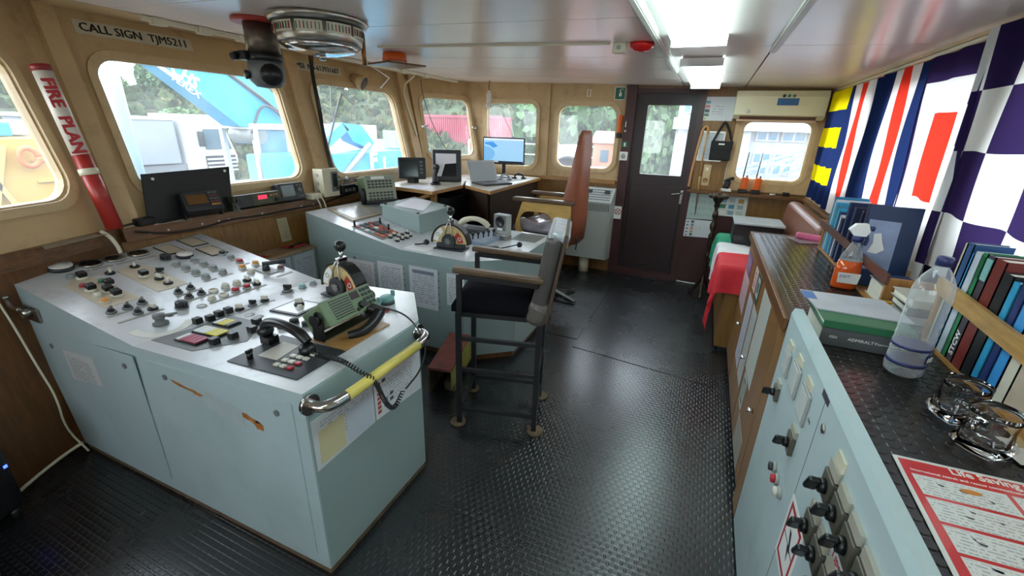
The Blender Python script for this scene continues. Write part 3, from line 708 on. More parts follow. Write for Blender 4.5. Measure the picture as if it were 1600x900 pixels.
# telephone panel sunk in the top, with its own handset
pp = plate_on('phone_panel', [(-1.49, .855), (-1.135, .855), (-1.135, 1.075), (-1.49, 1.09)], FL, con, DARK, .004)
plate_on('phone_card', [(-1.42, .925), (-1.318, .925), (-1.335, 1.04), (-1.425, 1.045)], FL, pp, M('card', '#c9c6bb', .5), .001, .0045)
for i in range(4):
    for j in range(3):
        x, y = -1.285+.032*j, .90+.035*i
        plate_on('key', [(x-.011, y-.008), (x+.011, y-.008), (x+.011, y+.008), (x-.011, y+.008)], FL, pp, RED if j == 2 and i < 2 else WHITEB, .006, .0045)
mb = MB(); zp = FL(-1.42)[0]; mb.cyl((-1.425, .90, zp+.0045), (-1.425, .90, zp+.03), .011, n=12); mb.box((-1.425, .90, zp+.034), (.01, .026, .012), None, .002); P('panel_knob', mb, BLACK, pp)
plate_on('cradle', [(-1.50, 1.0), (-1.45, 1.0), (-1.45, 1.045), (-1.50, 1.045)], FL, pp, BLACK, .03, .0045)
hs = T('telephone_handset', 'black telephone handset lying on the near console phone panel', 'handset', (-1.37, 1.02, .80))
zb = FL(-1.37)[0]
mb = MB(); mb.tube([(-1.50, 1.02, zb+.055), (-1.47, 1.02, zb+.085), (-1.42, 1.02, zb+.10), (-1.35, 1.015, zb+.10), (-1.29, 1.015, zb+.085), (-1.255, 1.015, zb+.055)], [.018, .021, .018, .018, .021, .018], 12, 2); P('grip', mb, BLACK, hs)
mb = MB(); mb.lathe([(.026, 0), (.031, .012), (.031, .024), (.02, .04), (.0001, .042)], (-1.487, 1.02, zb+.033), 20); P('earpiece', mb, BLACK, hs)
mb = MB(); mb.lathe([(.026, 0), (.031, .012), (.031, .024), (.02, .04), (.0001, .042)], (-1.262, 1.015, zb+.006), 20); P('mouthpiece', mb, BLACK, hs)
def coil(path, r, wire, turns):
    pts = [Vector(p) for p in path]
    for _ in range(2):
        q = [pts[0]]
        for a, b in zip(pts, pts[1:]): q += [a*.75+b*.25, a*.25+b*.75]
        q.append(pts[-1]); pts = q
    L = [0]
    for a, b in zip(pts, pts[1:]): L.append(L[-1]+(b-a).length)
    out = []; n = turns*8; j = 0
    for i in range(n+1):
        d = L[-1]*i/n
        while j < len(L)-2 and L[j+1] < d: j += 1
        t_ = (d-L[j])/max(1e-9, L[j+1]-L[j]); p = pts[j].lerp(pts[j+1], t_); a = (pts[j+1]-pts[j]).normalized()
        x = a.cross(Vector((.2, .3, 1))).normalized(); y = a.cross(x); ph = 2*pi*i/8
        out.append(p+r*(cos(ph)*x+sin(ph)*y))
    return MB().tube(out, wire, 5)
P('coiled_cord', coil([(-1.245, 1.01, zb+.02), (-1.16, 1.01, zb+.02), (-1.06, .99, zb+.04), (-.975, .99, .80), (-.955, 1.02, .77), (-.95, 1.06, .64), (-.97, 1.13, .56), (-.98, 1.20, .60)], .0075, .0028, 52), BLACK, hs)

# engine telegraphs
GOLD = M('gold_scale', '#c9b27c', .35, var=.15, vs=40)
def telegraph(label, loc, rz, sc=1.0):
    t = T('engine_telegraph', label, 'telegraph', loc, rz); ORG[t.name] = Vector((0, 0, 0)); t.scale = (sc, sc, sc)
    # local: quadrant in the x-z plane, lever swings along x, y = thickness
    mb = MB(); mb.prism([(-.13, -.075, 0), (.13, -.075, 0), (.13, .075, 0), (-.13, .075, 0)], (0, 0, .012)); mb.bb(-.115, .115, -.05, .05, .012, .05, .008); P('base', mb, DARK, t)
    def sector(r0, r1, a0, a1, y0, y1, n=16):
        m_ = MB()
        out = [(r1*cos(a0+(a1-a0)*i/n), r1*sin(a0+(a1-a0)*i/n)) for i in range(n+1)]+[(r0*cos(a1+(a0-a1)*i/n), r0*sin(a1+(a0-a1)*i/n)) for i in range(n+1)]
        for i in range(n):
            q = [out[i], out[i+1], out[2*n-i], out[2*n+1-i]]
            m_.hexa([(a, y0, b+.05) for a, b in q], [(a, y1, b+.05) for a, b in q])
        return m_
    P('quadrant', sector(.0, .155, .05, pi-.05, -.032, .032), GOLD, t)
    P('rim', sector(.155, .168, .0, pi, -.038, .038), BLACK, t)
    for s in (-1, 1):
        P('ahead_scale', sector(.075, .125, .12, .95, s*.0325-.001, s*.0325+.001), REDW, t)
        P('astern_scale', sector(.105, .15, 2.1, 3.0, s*.0325-.001, s*.0325+.001), PINKW, t)
        TEXT('lettering', 'O', .045, (.10*cos(.45), s*.0345, .10*sin(.45)+.05), (-s, 0, 0), (0, 0, 1), INKW, t, 'CENTER')
        TEXT('lettering', 'O', .045, (.125*cos(2.55), s*.0345, .125*sin(2.55)+.05), (-s, 0, 0), (0, 0, 1), GREEN, t, 'CENTER')
        mb = MB(); mb.cyl((0, s*.036, .075), (0, s*.062, .075), .058, n=24); mb.cyl((0, s*.062, .075), (0, s*.068, .075), .02, n=16); P('hub', mb, DARK, t)
        mb = MB()
        for k in range(5): mb.box((0, s*.066, .075), (.06, .006, .008), (0, k*pi/5, 0))
        P('hub_star', mb, STEEL, t)
        mb = MB(); mb.tube([(-.035, s*.05, .10), (-.02, s*.05, .19), (-.004, s*.022, .235)], .006, 8, 1); mb.tube([(.035, s*.05, .10), (.02, s*.05, .19), (.004, s*.022, .235)], .006, 8, 1); P('lever_fork', mb, STEEL, t)
    mb = MB(); mb.bb(-.014, .014, -.034, .034, .222, .245, .004); mb.cyl((0, 0, .235), (0, 0, .285), .011, n=14); P('lever_stem', mb, CHROME, t)
    mb = MB(); mb.sphere((0, 0, .312), .034, 24); P('ball_knob', mb, BLACK, t)
    return t
t1 = telegraph('engine telegraph with ball lever on the near console behind the radio', (-1.60, 1.56, FL(-1.6)[0]), radians(-7), .85)

# ------------------------------------------------------------------ far control console
gA, gB, gD = (-1.36, .768), (-1.91, .775), (-2.80, .955)
S2 = surf_fn(gB, gD); F2 = surf_fn(gA, gB)
cn2 = T('control_console', 'pale blue steel console beyond the stool with papers on its side', 'console', (-1.9, 2.9, 0))
Y2, Y3 = 2.42, 3.42
mb = MB(); ex, ey = -1.09, 2.64; cxn = -1.36
nr = [(-2.80, Y2, .05), (cxn, Y2, .05), (cxn, Y2, gA[1]), (gB[0], Y2, gB[1]), (-2.80, Y2, gD[1])]
fr2 = [(-2.80, Y3, .05), (ex, Y3, .05), (ex, Y3, gA[1]), (gB[0], Y3, gB[1]), (-2.80, Y3, gD[1])]
mb.add(nr, [(0, 1, 2, 3, 4)]); mb.add(fr2, [(4, 3, 2, 1, 0)])
mb.add([nr[1], (ex, ey, .05), (ex, ey, gA[1]), nr[2]], [(0, 1, 2, 3)]); mb.add([(ex, ey, .05), fr2[1], fr2[2], (ex, ey, gA[1])], [(0, 1, 2, 3)])
mb.add([nr[0], nr[4], fr2[4], fr2[0]], [(0, 1, 2, 3)]); mb.add([nr[0], nr[1], (ex, ey, .05), fr2[1], fr2[0]], [(0, 1, 2, 3, 4)])
mb.m = 1; mb.add([nr[4], nr[3], fr2[3], fr2[4]], [(0, 1, 2, 3)]); mb.add([nr[3], nr[2], (ex, ey, gA[1]), fr2[2], fr2[3]], [(0, 1, 2, 3, 4)])
P('body', mb, [TEALGREY, TOPGREY], cn2)
mb = MB(); mb.hexa([(-2.78, 2.44, 0), (-1.37, 2.44, 0), (-1.11, 2.65, 0), (-1.11, 3.4, 0), (-2.78, 3.4, 0)], [(-2.78, 2.44, .05), (-1.37, 2.44, .05), (-1.11, 2.65, .05), (-1.11, 3.4, .05), (-2.78, 3.4, .05)]); P('plinth', mb, VENEER_D, cn2)
sd = side_door(cn2, [(-2.50, .10), (-1.40, .10), (-1.40, .70), (-2.53, .70)], Y2, TEALGREY)
for x, z in ((-2.34, .655), (-1.45, .69)):
    mb = MB(); mb.cyl((x, Y2-.004, z), (x, Y2-.009, z), .012, n=14); P('lock', mb, MIDGREY, sd)
# framed glass panel on the slope, switch panel, knobs
g = plate_on('framed_cover', [(-2.76, 2.60), (-2.47, 2.57), (-2.468, 2.91), (-2.72, 2.94)], S2, cn2, M('worn_frame', '#a99d86', .4, var=.15, vs=20), .012)
plate_on('cover_glass', [(-2.72, 2.63), (-2.50, 2.61), (-2.50, 2.87), (-2.69, 2.89)], S2, g, M('dusty_glass', '#a8a6a0', .18, var=.1), .002, .0122)
g = plate_on('switch_panel', [(-2.40, 2.48), (-2.10, 2.46), (-2.10, 2.66), (-2.38, 2.76)], S2, cn2, MIDGREY, .004)
rr = random.Random(3)
for i in range(6):
    for j in range(4):
        x, y = -2.37+.047*i, 2.51+.05*j
        plate_on('lamp', [(x-.017, y-.015), (x+.017, y-.015), (x+.017, y+.015), (x-.017, y+.015)], S2, g, rr.choice([PINKW, REDW, LGREY, M('orange_lamp', '#c65a2a', .4), DARK]), .005, .0045)
for q in ((-2.39, 2.50), (-2.33, 2.72), (-2.20, 2.66)):
    mb = MB(); z0 = S2(q[0])[0]; mb.cyl((*q, z0+.004), (*q, z0+.05), .008, n=10); P('toggle', mb, BLACK, cn2)
for q in ((-2.096, 2.544), (-2.11, 2.608), (-2.023, 2.532), (-2.066, 2.608), (-2.023, 2.592), (-2.087, 2.675), (-2.02, 2.645), (-2.081, 2.735), (-2.03, 2.70)): put('rotary_w', q, S2, cn2, .9, rr.uniform(-1, 1))
plate_on('white_card', [(-1.98, 2.46), (-1.72, 2.46), (-1.72, 2.66), (-1.98, 2.66)], F2, cn2, PINKW, .001)
mb = MB(); z0 = F2(-1.84)[0]; mb.sphere((-1.81, 2.60, z0+.03), .022, 14); mb.cyl((-1.90, 2.58, z0+.006), (-1.81, 2.60, z0+.02), .006, n=8); P('ball_lever', mb, BLACK, cn2)
# hand-phone panel with levers
g = plate_on('lever_panel', [(-1.66, 2.82), (-1.44, 2.80), (-1.42, 3.12), (-1.62, 3.16)], F2, cn2, M('blue_grey_panel', '#8d9cb0', .4, var=.1, vs=20), .03)
for i in range(5):
    x, y = -1.56+.02*i, 2.86+.05*i; z0 = F2(x)[0]+.03
    mb = MB(); mb.cyl((x, y, z0), (x, y, z0+.035), .006, n=8); mb.sphere((x, y, z0+.04), .014, 10); P('panel_lever', mb, BLACK, g)
plate_on('cards', [(-1.42, 2.62), (-1.22, 2.68), (-1.22, 2.86), (-1.42, 2.8)], F2, cn2, PINKW, .001)
plate_on('rim_plate', [(-1.36, 3.12), (-1.14, 3.12), (-1.14, 3.38), (-1.36, 3.38)], F2, cn2, MIDGREY, .003)
telegraph('engine telegraph with ball lever on the far console', (-1.62, 2.64, F2(-1.6)[0]), radians(6), .88)
# box with papers on top
bx = T('slanted_box', 'teal grey steel box with sheets on its lid, on the far console', 'box', (-2.2, 3.05, .79))
zc = lambda x: S2(x)[0]+.002
c4 = [(-2.40, 2.84), (-2.01, 2.80), (-2.01, 3.25), (-2.40, 3.30)]
mb = MB(); mb.hexa([(x, y, zc(x)) for x, y in c4], [(x, y, .96+(x+2.2)*-.10) for x, y in c4]); P('body', mb, TEALGREY, bx)
mb = MB(); c5 = [(-2.41, 2.83), (-2.0, 2.79), (-2.0, 3.26), (-2.41, 3.31)]; mb.hexa([(x, y, .9602+(x+2.2)*-.10) for x, y in c5], [(x, y, .975+(x+2.2)*-.10) for x, y in c5]); P('lid', mb, TEALGREY, bx)
for x, y in ((-2.03, 2.82), (-2.03, 3.22), (-2.38, 2.86)):
    mb = MB(); mb.cyl((x, y, .975+(x+2.2)*-.10), (x, y, .984+(x+2.2)*-.10), .012, n=12); P('screw', mb, DARK, bx)
zt = lambda x: .976+(x+2.2)*-.10
PLAIN = M('plain_paper', '#e4e2ea', .5, var=.02)
for i in range(3):
    a = i*.012; q = [(-2.385+a, 3.22+a), (-2.20-a, 3.27), (-2.045, 2.93-a), (-2.30, 2.865+a)]
    mb = MB(); mb.hexa([(x, y, zt(x)+.0012*i+.0003) for x, y in q], [(x, y, zt(x)+.0012*i+.0011) for x, y in q])
    O('paper_sheet', mb, PLAIN, ('lowest', 'middle', 'top')[i]+' loose white sheet on the teal box lid', 'paper')
# papers pocketed on the near side
pc = [('#cfc8ca', 18, None), ('#d5d6da', 16, None), ('#d8dbe2', 20, '#7e8494'), ('#d9dcdf', 15, None)]
for i, (x0, x1, z0, z1) in enumerate(((-2.42, -2.16, .40, .642), (-2.125, -1.895, .40, .662), (-1.84, -1.60, .36, .672), (-1.525, -1.385, .425, .662))):
    PAPER('paper_notice', ('pinkish grey', 'pale grey', 'titled', 'narrow')[i]+' typed notice on the far console side, '+('first', 'second', 'third', 'last')[i]+' from the window', [(x0, Y2-.0045, z1), (x1, Y2-.0045, z1), (x1, Y2-.0045, z0), (x0, Y2-.0045, z0)], paper_mat('notice%d' % i, pc[i][0], '#767a84', pc[i][1], .6, .1, pc[i][2], i*3.1), 'paper')
    if i < 3:
        mb = MB(); mb.bb(x1+.004, x1+.016, Y2-.0062, Y2-.0042, z0, z1); mb.m = 1
        for k in range(6): mb.bb(x1+.007, x1+.013, Y2-.007, Y2-.0062, z0+(k+.4)*(z1-z0)/6, z0+(k+.6)*(z1-z0)/6)
        P('binding_strip', mb, [LGREY, DARK], cn2)
# papers on the near console
PAPER('paper_notice', 'yellow and white instruction sheet under the yellow hand rail', [(-1.0445, .808, .70), (-1.0445, 1.10, .69), (-1.0445, 1.10, .50), (-1.0445, .808, .495)], paper_mat('instr1', '#cfd2d6', '#8a8d92', 16, .6, .1, None, 4, .3, [(.06, .06, .46, .72, '#d0c69c'), (.5, .06, .95, .72, '#c3cad6')]))
PAPER('paper_notice', 'white muster list with red and teal squares at the rail end', [(-1.0445, 1.106, .69), (-1.0445, 1.408, .68), (-1.0445, 1.408, .475), (-1.0445, 1.106, .50)], paper_mat('instr2', '#d6d8dc', '#9a9ca2', 13, .6, .2, None, 9, .3, [(.04, .1+.11*k, .11, .18+.11*k, '#b5483c') for k in range(7)]+[(.17, .16, .24, .24, '#2d6f78'), (.17, .28, .24, .36, '#3b7aa0'), (.29, .2, .36, .28, '#3a4040'), (.29, .34, .36, .42, '#3a4040'), (.14, .78, .21, .86, '#3a4040')]))
PAPER('paper_notice', 'small typed list on the near console side panel', [(-2.56, YN-.0168, .605), (-2.31, YN-.0168, .625), (-2.295, YN-.0168, .485), (-2.56, YN-.0168, .45)], paper_mat('list1', '#c9cbcb', '#7d8083', 11, .7, .12, None, 2))

# green radio on its wooden board
rd = T('marine_radio', 'olive green marine radio in a tilt bracket on the near console', 'radio', (-1.25, 1.24, .80))
zz = FL(-1.25)[0]
mb = MB(); mb.hexa([(-1.345, 1.10, FL(-1.345)[0]+.0005), (-1.135, 1.075, FL(-1.135)[0]+.0005), (-1.14, 1.34, FL(-1.14)[0]+.0005), (-1.345, 1.36, FL(-1.345)[0]+.0005)], [(-1.345, 1.10, FL(-1.345)[0]+.006), (-1.135, 1.075, FL(-1.135)[0]+.006), (-1.14, 1.34, FL(-1.14)[0]+.006), (-1.345, 1.36, FL(-1.345)[0]+.006)])
P('mounting_board', mb, LEDGEW, rd)
Rr = Matrix.Rotation(radians(-2), 3, 'Z') @ Matrix.Rotation(radians(-33), 3, 'Y'); cr = Vector((-1.29, 1.245, zz+.095))
def rp_(a, b, c_): return cr+Rr @ Vector((a, b, c_))
def rbx(mb, a, d, bev=0): return mb.box(rp_(*a), d, Rr, bev)
P('case', rbx(MB(), (-.03, 0, 0), (.13, .255, .095), .005), OLIVE, rd)
fc = P('front_panel', rbx(MB(), (.04, 0, 0), (.012, .265, .105), .004), OLIVE, rd)
for k in range(8): P('speaker_slot', rbx(MB(), (.0465, -.045, .038-.0105*k), (.003, .10, .005)), BLACK, fc)
P('display', rbx(MB(), (.0465, .035, .027), (.003, .045, .032)), M('maroon_display', '#3a2226', .2, var=0), fc)
for a in range(4):
    for b in range(3): P('key', rbx(MB(), (.048, .075+.021*b, .036-.021*a), (.005, .015, .014), .002), DARK, fc)
mb = MB(); mb.cyl(rp_(.046, .045, -.022), rp_(.066, .045, -.022), .015, n=16); P('tuning_knob', mb, BLACK, fc)
mb = MB(); mb.cyl(rp_(.046, .02, -.035), rp_(.056, .02, -.035), .007, n=10); P('small_knob', mb, BLACK, fc)
for s in (-1, 1):
    mb = MB(); b0 = Vector((cr.x+.0, cr.y+s*.142, zz+.006)); mb.prism([b0+Vector((-.03, 0, 0)), b0+Vector((.03, 0, 0)), b0+Vector((.026, 0, .10)), b0+Vector((.0, 0, .125)), b0+Vector((-.026, 0, .10))], (0, s*.006, 0)); mb.cyl(b0+Vector((0, s*.006, .09)), b0+Vector((0, s*.022, .09)), .024, n=16); P('bracket', mb, BLACK, rd)
mb = MB(); mb.bb(cr.x-.03, cr.x+.03, cr.y-.145, cr.y+.145, zz+.006, zz+.011); P('bracket_base', mb, STEEL, rd)
mc = T('radio_microphone', 'black hand microphone clipped beside the olive green radio', 'microphone', (-1.18, 1.26, .81))
zq = FL(-1.18)[0]+.007
mb = MB(); mb.tube([(-1.20, 1.16, zq+.012), (-1.165, 1.20, zq+.016), (-1.16, 1.26, zq+.03), (-1.175, 1.32, zq+.055)], [.016, .02, .022, .026], 10, 2); P('body', mb, BLACK, mc)
mb = MB(); mb.box((-1.19, 1.325, zq+.065), (.07, .05, .02), (0, .3, .3), .006); P('head', mb, BLACK, mc)
mb = MB(); mb.tube([(-1.165, 1.34, zq+.07), (-1.08, 1.37, zq+.05), (-1.01, 1.37, .80), (-.965, 1.36, .74), (-.97, 1.32, .64), (-.98, 1.22, .60)], .004, 6, 3); P('cord', mb, BLACK, mc)
# ------------------------------------------------------------------ things under the ceiling
x0, y0 = -1.925, 1.905; zc_ = cz(x0)-.004
t = T('overhead_compass', 'silver domed overhead compass reflector with printed scale band', 'compass', (x0, y0, zc_-.15))
mb = MB(); mb.lathe([(.235, 0), (.242, -.012), (.235, -.022), (.23, -.03), (.222, -.034)], (x0, y0, zc_), 40); P('rim', mb, STEEL, t)
mb = MB(); mb.lathe([(.215, -.034), (.203, -.112), (.195, -.122)], (x0, y0, zc_), 40); P('body', mb, STEEL, t)
mb = MB(); mb.lathe([(.194, -.1225), (.16, -.146), (.08, -.163), (.0001, -.168)], (x0, y0, zc_), 40); P('dome', mb, CHROME, t)
SCB = M('scale_band', '#d8d2bd', .3, var=.08, vs=40)
for a0 in range(-150, 80, 38):
    mb = MB()
    for k in range(6):
        a, b = radians(a0+k*5.5), radians(a0+k*5.5+5.5)
        q = [(.2165, -.042), (.209, -.088)]
        mb.add([(x0+q[0][0]*cos(a), y0+q[0][0]*sin(a), zc_+q[0][1]), (x0+q[0][0]*cos(b), y0+q[0][0]*sin(b), zc_+q[0][1]), (x0+q[1][0]*cos(b)*1.005, y0+q[1][0]*sin(b)*1.005, zc_+q[1][1]), (x0+q[1][0]*cos(a)*1.005, y0+q[1][0]*sin(a)*1.005, zc_+q[1][1])], [(0, 1, 2, 3)])
    s_ = P('scale_window', mb, SCB, t)
    for k in range(7):
        a = radians(a0+2+k*4.6); mb = MB(); mb.box((x0+.2165*cos(a), y0+.2165*sin(a), zc_-.064), (.004, .0035, .03), (0, 0, a)); P('scale_mark', mb, (DARK, GREEN, REDW)[(k+a0) % 3], s_)
mb = MB(); mb.cyl((x0+.02, y0-.02, zc_-.16), (x0+.02, y0-.02, zc_-.19), .016, n=12); P('nipple', mb, STEEL, t)
mb = MB(); mb.cyl((x0+.1, y0+.2, zc_-.06), (x0+.1, y0+.2, zc_-.19), .012, n=12); P('copper_stub', mb, M('copper', '#9a6a3c', .35, metal=.8), t)
px, py = -2.32, 1.88
t = T('periscope_tube', 'dark grey periscope tube hanging from a red ceiling flange', 'periscope', (px, py, 1.78))
mb = MB(); mb.lathe([(.135, -.002), (.135, -.018), (.09, -.02)], (px, py, cz(px)), 28); P('flange', mb, REDW, t)
mb = MB(); mb.lathe([(.083, 2.096), (.083, 1.955)], (px, py, 0), 24); P('tube', mb, M('tarnished_metal', '#6e645a', .35, metal=.6, var=.2, vs=15), t)
mb = MB(); mb.lathe([(.092, 1.955), (.092, 1.915)], (px, py, 0), 24); mb.box((px-.03, py-.10, 1.937), (.05, .035, .045), None, .005); mb.cyl((px-.06, py-.115, 1.937), (px-.09, py-.125, 1.93), .02, n=10); P('clamp_band', mb, BLACK, t)
mb = MB(); mb.lathe([(.088, 1.915), (.094, 1.87), (.09, 1.82), (.06, 1.79), (.0001, 1.783)], (px, py, 0), 24); P('head', mb, MIDGREY, t)
mb = MB(); mb.lathe([(.055, 0), (.055, .02), (.0001, .025)], (px+.065, py-.03, 1.85), 18, (.85, -.45, -.1)); P('eyepiece_cap', mb, BLACK, t)
for s in (-1, 1):
    mb = MB(); mb.lathe([(.02, 0), (.024, .02), (.0001, .024)], (px+.03*s+.0, py-.085+.06*(s > 0), 1.845), 14, (.3*s, -.9+.6*(s > 0), 0)); P('side_knob', mb, BLACK, t)
t = T('orange_beacon', 'orange round beacon on a brown board under the ceiling', 'beacon', (-2.27, 2.95, 2.03))
mb = MB(); mb.hexa([(-2.45, 2.86, 2.028), (-2.2, 2.78, 2.028), (-2.07, 3.06, 2.028), (-2.33, 3.14, 2.028)], [(-2.45, 2.86, 2.040), (-2.2, 2.78, 2.040), (-2.07, 3.06, 2.040), (-2.33, 3.14, 2.040)]); P('board', mb, VENEER_D, t)
mb = MB(); mb.lathe([(.085, 2.0515), (.09, 2.056), (.085, 2.11), (.0001, 2.112)], (-2.27, 2.95, 0), 28); P('lens', mb, ORANGE, t)
mb = MB(); mb.lathe([(.088, 2.041), (.088, 2.0512)], (-2.27, 2.95, 0), 28); P('ring', mb, PINKW, t)
t = T('ceiling_alarm', 'red dome alarm lamp on the ceiling beside the light trunking', 'alarm', (-.43, 2.70, 2.02))
mb = MB(); zc_ = cz(-.43); mb.lathe([(.065, -.001), (.062, -.02), (.04, -.04), (.0001, -.045)], (-.43, 2.70, zc_), 22); P('dome', mb, M('red_dome', '#d81a1c', .25, var=0), t)
t = T('junction_box', 'small cream junction box on the ceiling beside the red alarm', 'box', (-.55, 2.71, 2.03))
mb = MB(); mb.bb(-.585, -.515, 2.675, 2.745, cz(-.55)-.05, cz(-.55)-.001, .004); P('body', mb, CREAM, t)
mb = MB(); mb.cyl((-.55, 2.674, cz(-.55)-.025), (-.55, 2.67, cz(-.55)-.025), .012, n=12); P('knockout', mb, LGREY, t)
t = T('loudspeaker', 'beige horn loudspeaker with black face beside the MMSI sticker', 'speaker', fmain(3.55, 2.0, -.02))
b0 = fmain(3.55, 2.02, 0); d0 = Vector((.8, .25, -.4)).normalized()
mb = MB(); mb.lathe([(.045, 0), (.06, .07), (.066, .12)], b0, 20, d0); P('housing', mb, BEIGE2, t)
mb = MB(); mb.lathe([(.061, .1205), (.056, .124), (.0001, .118)], b0, 20, d0); P('face', mb, BLACK, t)

# cables on the front
def cable(name, label, pts, r, mat, sm=2): return O(name, MB().tube(pts, r, 6, sm), mat, label, 'cable')
for i, dy in enumerate((0, .018, .036)):
    cable('hanging_cable', ('first', 'second', 'third')[i]+' strand of the black cable bundle hanging beside the second window', [fmain(2.99+dy, 2.13, -.09), fmain(2.965+dy*.6, 1.96, -.08), fmain(2.945+dy, 1.75, -.075), fmain(2.92+dy*.5, 1.5, -.07), fmain(2.895+dy, 1.25, -.07), fmain(2.92+dy, 1.11+.03*i, -.06)], .0055, BLACK)
cable('hanging_cable', 'thin black cable looping across the corner window', [(-2.97, 4.28, 2.07), ffar(.1, 1.9, -.05), ffar(.17, 1.6, -.06), ffar(.3, 1.35, -.07), ffar(.36, 1.25, -.08)], .004, BLACK)
cable('hanging_cable', 'thin pale cord slanting across the corner window', [ffar(.80, 1.6, -.03), ffar(.62, 1.42, -.04), ffar(.42, 1.27, -.05)], .003, LGREY, 0)
cable('hanging_cable', 'cream cable running down the post before the corner window', [(-2.95, 4.15, 2.1), fmain(4.22, 2.0, -.06), fmain(4.24, 1.8, -.055), fmain(4.3, 1.5, -.05)], .01, CREAM)
cable('hanging_cable', 'white rod slanting down from the loudspeaker', [(-2.75, 3.20, 2.09), (-2.86, 3.62, 2.02), fmain(3.80, 1.95, -.1)], .005, PINKW, 0)
for u in (.05, .79):
    mb = MB(); mb.box(ffar(u, 1.6, -.03), (.05, .05, .035), (0, 0, .45), .006); mb.cyl(ffar(u, 1.6, -.04), ffar(u+.06*(1 if u < .4 else -1), 1.61, -.06), .008, n=8); O('window_latch', mb, STEEL, 'steel swing latch on the '+('near' if u < .4 else 'far')+' side of the corner window', 'latch')
cable('sill_cable', 'black cable sagging along the sill front between clips', [fmain(1.35, 1.0, -.08), fmain(1.5, .955, -.075), fmain(1.72, .95, -.075), fmain(1.9, .975, -.075), fmain(2.15, .96, -.075), fmain(2.5, .97, -.075), fmain(2.66, .965, -.075), fmain(2.9, 1.0, -.08), fmain(3.2, 1.03, -.1)], .006, BLACK)
cable('floor_cable', 'white cable running down the wall beside the near console', [(-2.80, .70, .90), (-2.755, .715, .75), (-2.70, .725, .5), (-2.66, .735, .35), (-2.69, .73, .16), (-2.64, .765, .012)], .005, CREAM)
cable('floor_cable', 'twisted pale cable along the foot of the near wall', [(-2.66, .76, .06), (-2.64, .66, .05), (-2.58, .50, .03), (-2.5, .36, .015), (-2.40, .2, .012)], .008, CREAM)
cable('floor_cable', 'white cable crossing from the fire plan tube to the console', [(-2.93, 1.20, 1.03), (-2.90, 1.22, 1.0), (-2.89, 1.235, .95), (-2.885, 1.24, .905)], .011, CREAM, 1)

# fire plan tube
t = T('fire_plan_tube', 'red and white tube lettered FIRE PLAN strapped to the window post', 'tube', (-2.93, 1.25, 1.03))
pa, pb = Vector((-3.055, 1.215, 1.835)), Vector((-2.905, 1.255, 1.035)); ax = (pb-pa)
TR = .038
def seg_(a, b, r): return MB().cyl(pa+ax*a, pa+ax*b, r, n=24)
P('cap', seg_(0, .035, TR+.002), M('dark_red', '#8c2226', .4, var=.05), t)
P('upper_tube', seg_(.035, .52, TR), M('off_white_tube', '#d2ccc0', .4, var=.04), t)
P('lower_tube', seg_(.52, 1, TR), M('red_tube', '#a32c26', .35, var=.08, vs=10), t)
P('strap', seg_(.605, .645, TR+.004), CREAM, t)
nv = Vector((.93, -.37, 0)); nv = (nv-ax.normalized()*nv.dot(ax.normalized())).normalized(); yv = nv.cross(ax).normalized()
TEXT('lettering', 'FIRE  PLAN', .066, pa+ax*.075+nv*(TR+.001), ax, yv, INKR, t, sx=1.12, bold=.001, heavy=.005)
mb = MB(); mb.prism([pa+ax*.5+nv*(TR+.001)+yv*-.03, pa+ax*.512+nv*(TR+.001)+yv*-.03, pa+ax*.512+nv*(TR+.001)+yv*.03, pa+ax*.5+nv*(TR+.001)+yv*.03], nv*.0005); P('bar', mb, INKR, t)

# ------------------------------------------------------------------ sill equipment
sz = 1.0205
t = T('black_board', 'black rectangular board leaning against the first window', 'board', (-2.99, 1.73, sz))
mb = MB(); mb.prism([(-2.965, 1.445, sz), (-2.965, 1.965, sz), (-3.0, 2.02, 1.31), (-3.0, 1.49, 1.30)], (-.008, 0, 0)); P('panel', mb, M('matt_black', '#0d0d0f', .5, var=0), t)
for y, z in ((1.54, 1.27), (1.98, 1.285)):
    mb = MB(); mb.cyl((-2.999, y, z), (-2.99, y, z), .008, n=10); P('screw', mb, PINKW, t)
def face_dev(name, label, cat, c, d, tilt, rz, mat, group=None):
    """instrument whose face looks to +x, tipped back by tilt"""
    t = T(name, label, cat, (c[0], c[1], c[2]-d[2]/2))
    R = Matrix.Rotation(rz, 3, 'Z') @ Matrix.Rotation(-tilt, 3, 'Y'); cc = Vector(c)
    def bx(nm, a, dd, m_, bev=0, par=None):
        mb = MB(); mb.box(cc+R @ Vector(a), dd, R, bev); return P(nm, mb, m_, par or t)
    bx('case', (0, 0, 0), d, mat, min(d)*.12)
    return t, bx, R, cc
AMB = M('amber_lcd', '#6a4a2a', .25, var=0)
t, bx, R, cc = face_dev('gps_receiver', 'dark grey navigation receiver with amber screen and keypad on the sill', 'receiver', (-2.905, 1.735, 1.115), (.06, .21, .13), radians(32), radians(-14), DARK)
f_ = bx('screen', (.036, -.03, .005), (.003, .11, .065), AMB)
for i in range(4):
    for j in range(5): bx('key', (.036, .045+.013*i, .045-.02*j), (.004, .008, .011), (MIDGREY, OLIVE, BRONZE, AMBER)[(j*2) % 4 if j < 4 else 3])
for s in (-1, 1):
    mb = MB(); mb.prism([(-2.94, 1.735+s*.112, sz), (-2.88, 1.735+s*.112-.01, sz), (-2.91, 1.735+s*.112, 1.10), (-2.93, 1.735+s*.112, 1.10)], (0, s*.005, 0)); P('bracket_arm', mb, BLACK, t)
t, bx, R, cc = face_dev('marine_radio', 'dark olive radio with red digital display on the sill', 'radio', (-2.955, 2.13, 1.075), (.1, .37, .09), radians(8), 0, M('dark_olive', '#4b4d3a', .45, var=.04))
bx('grille', (.051, -.11, 0), (.004, .13, .075), DARK)
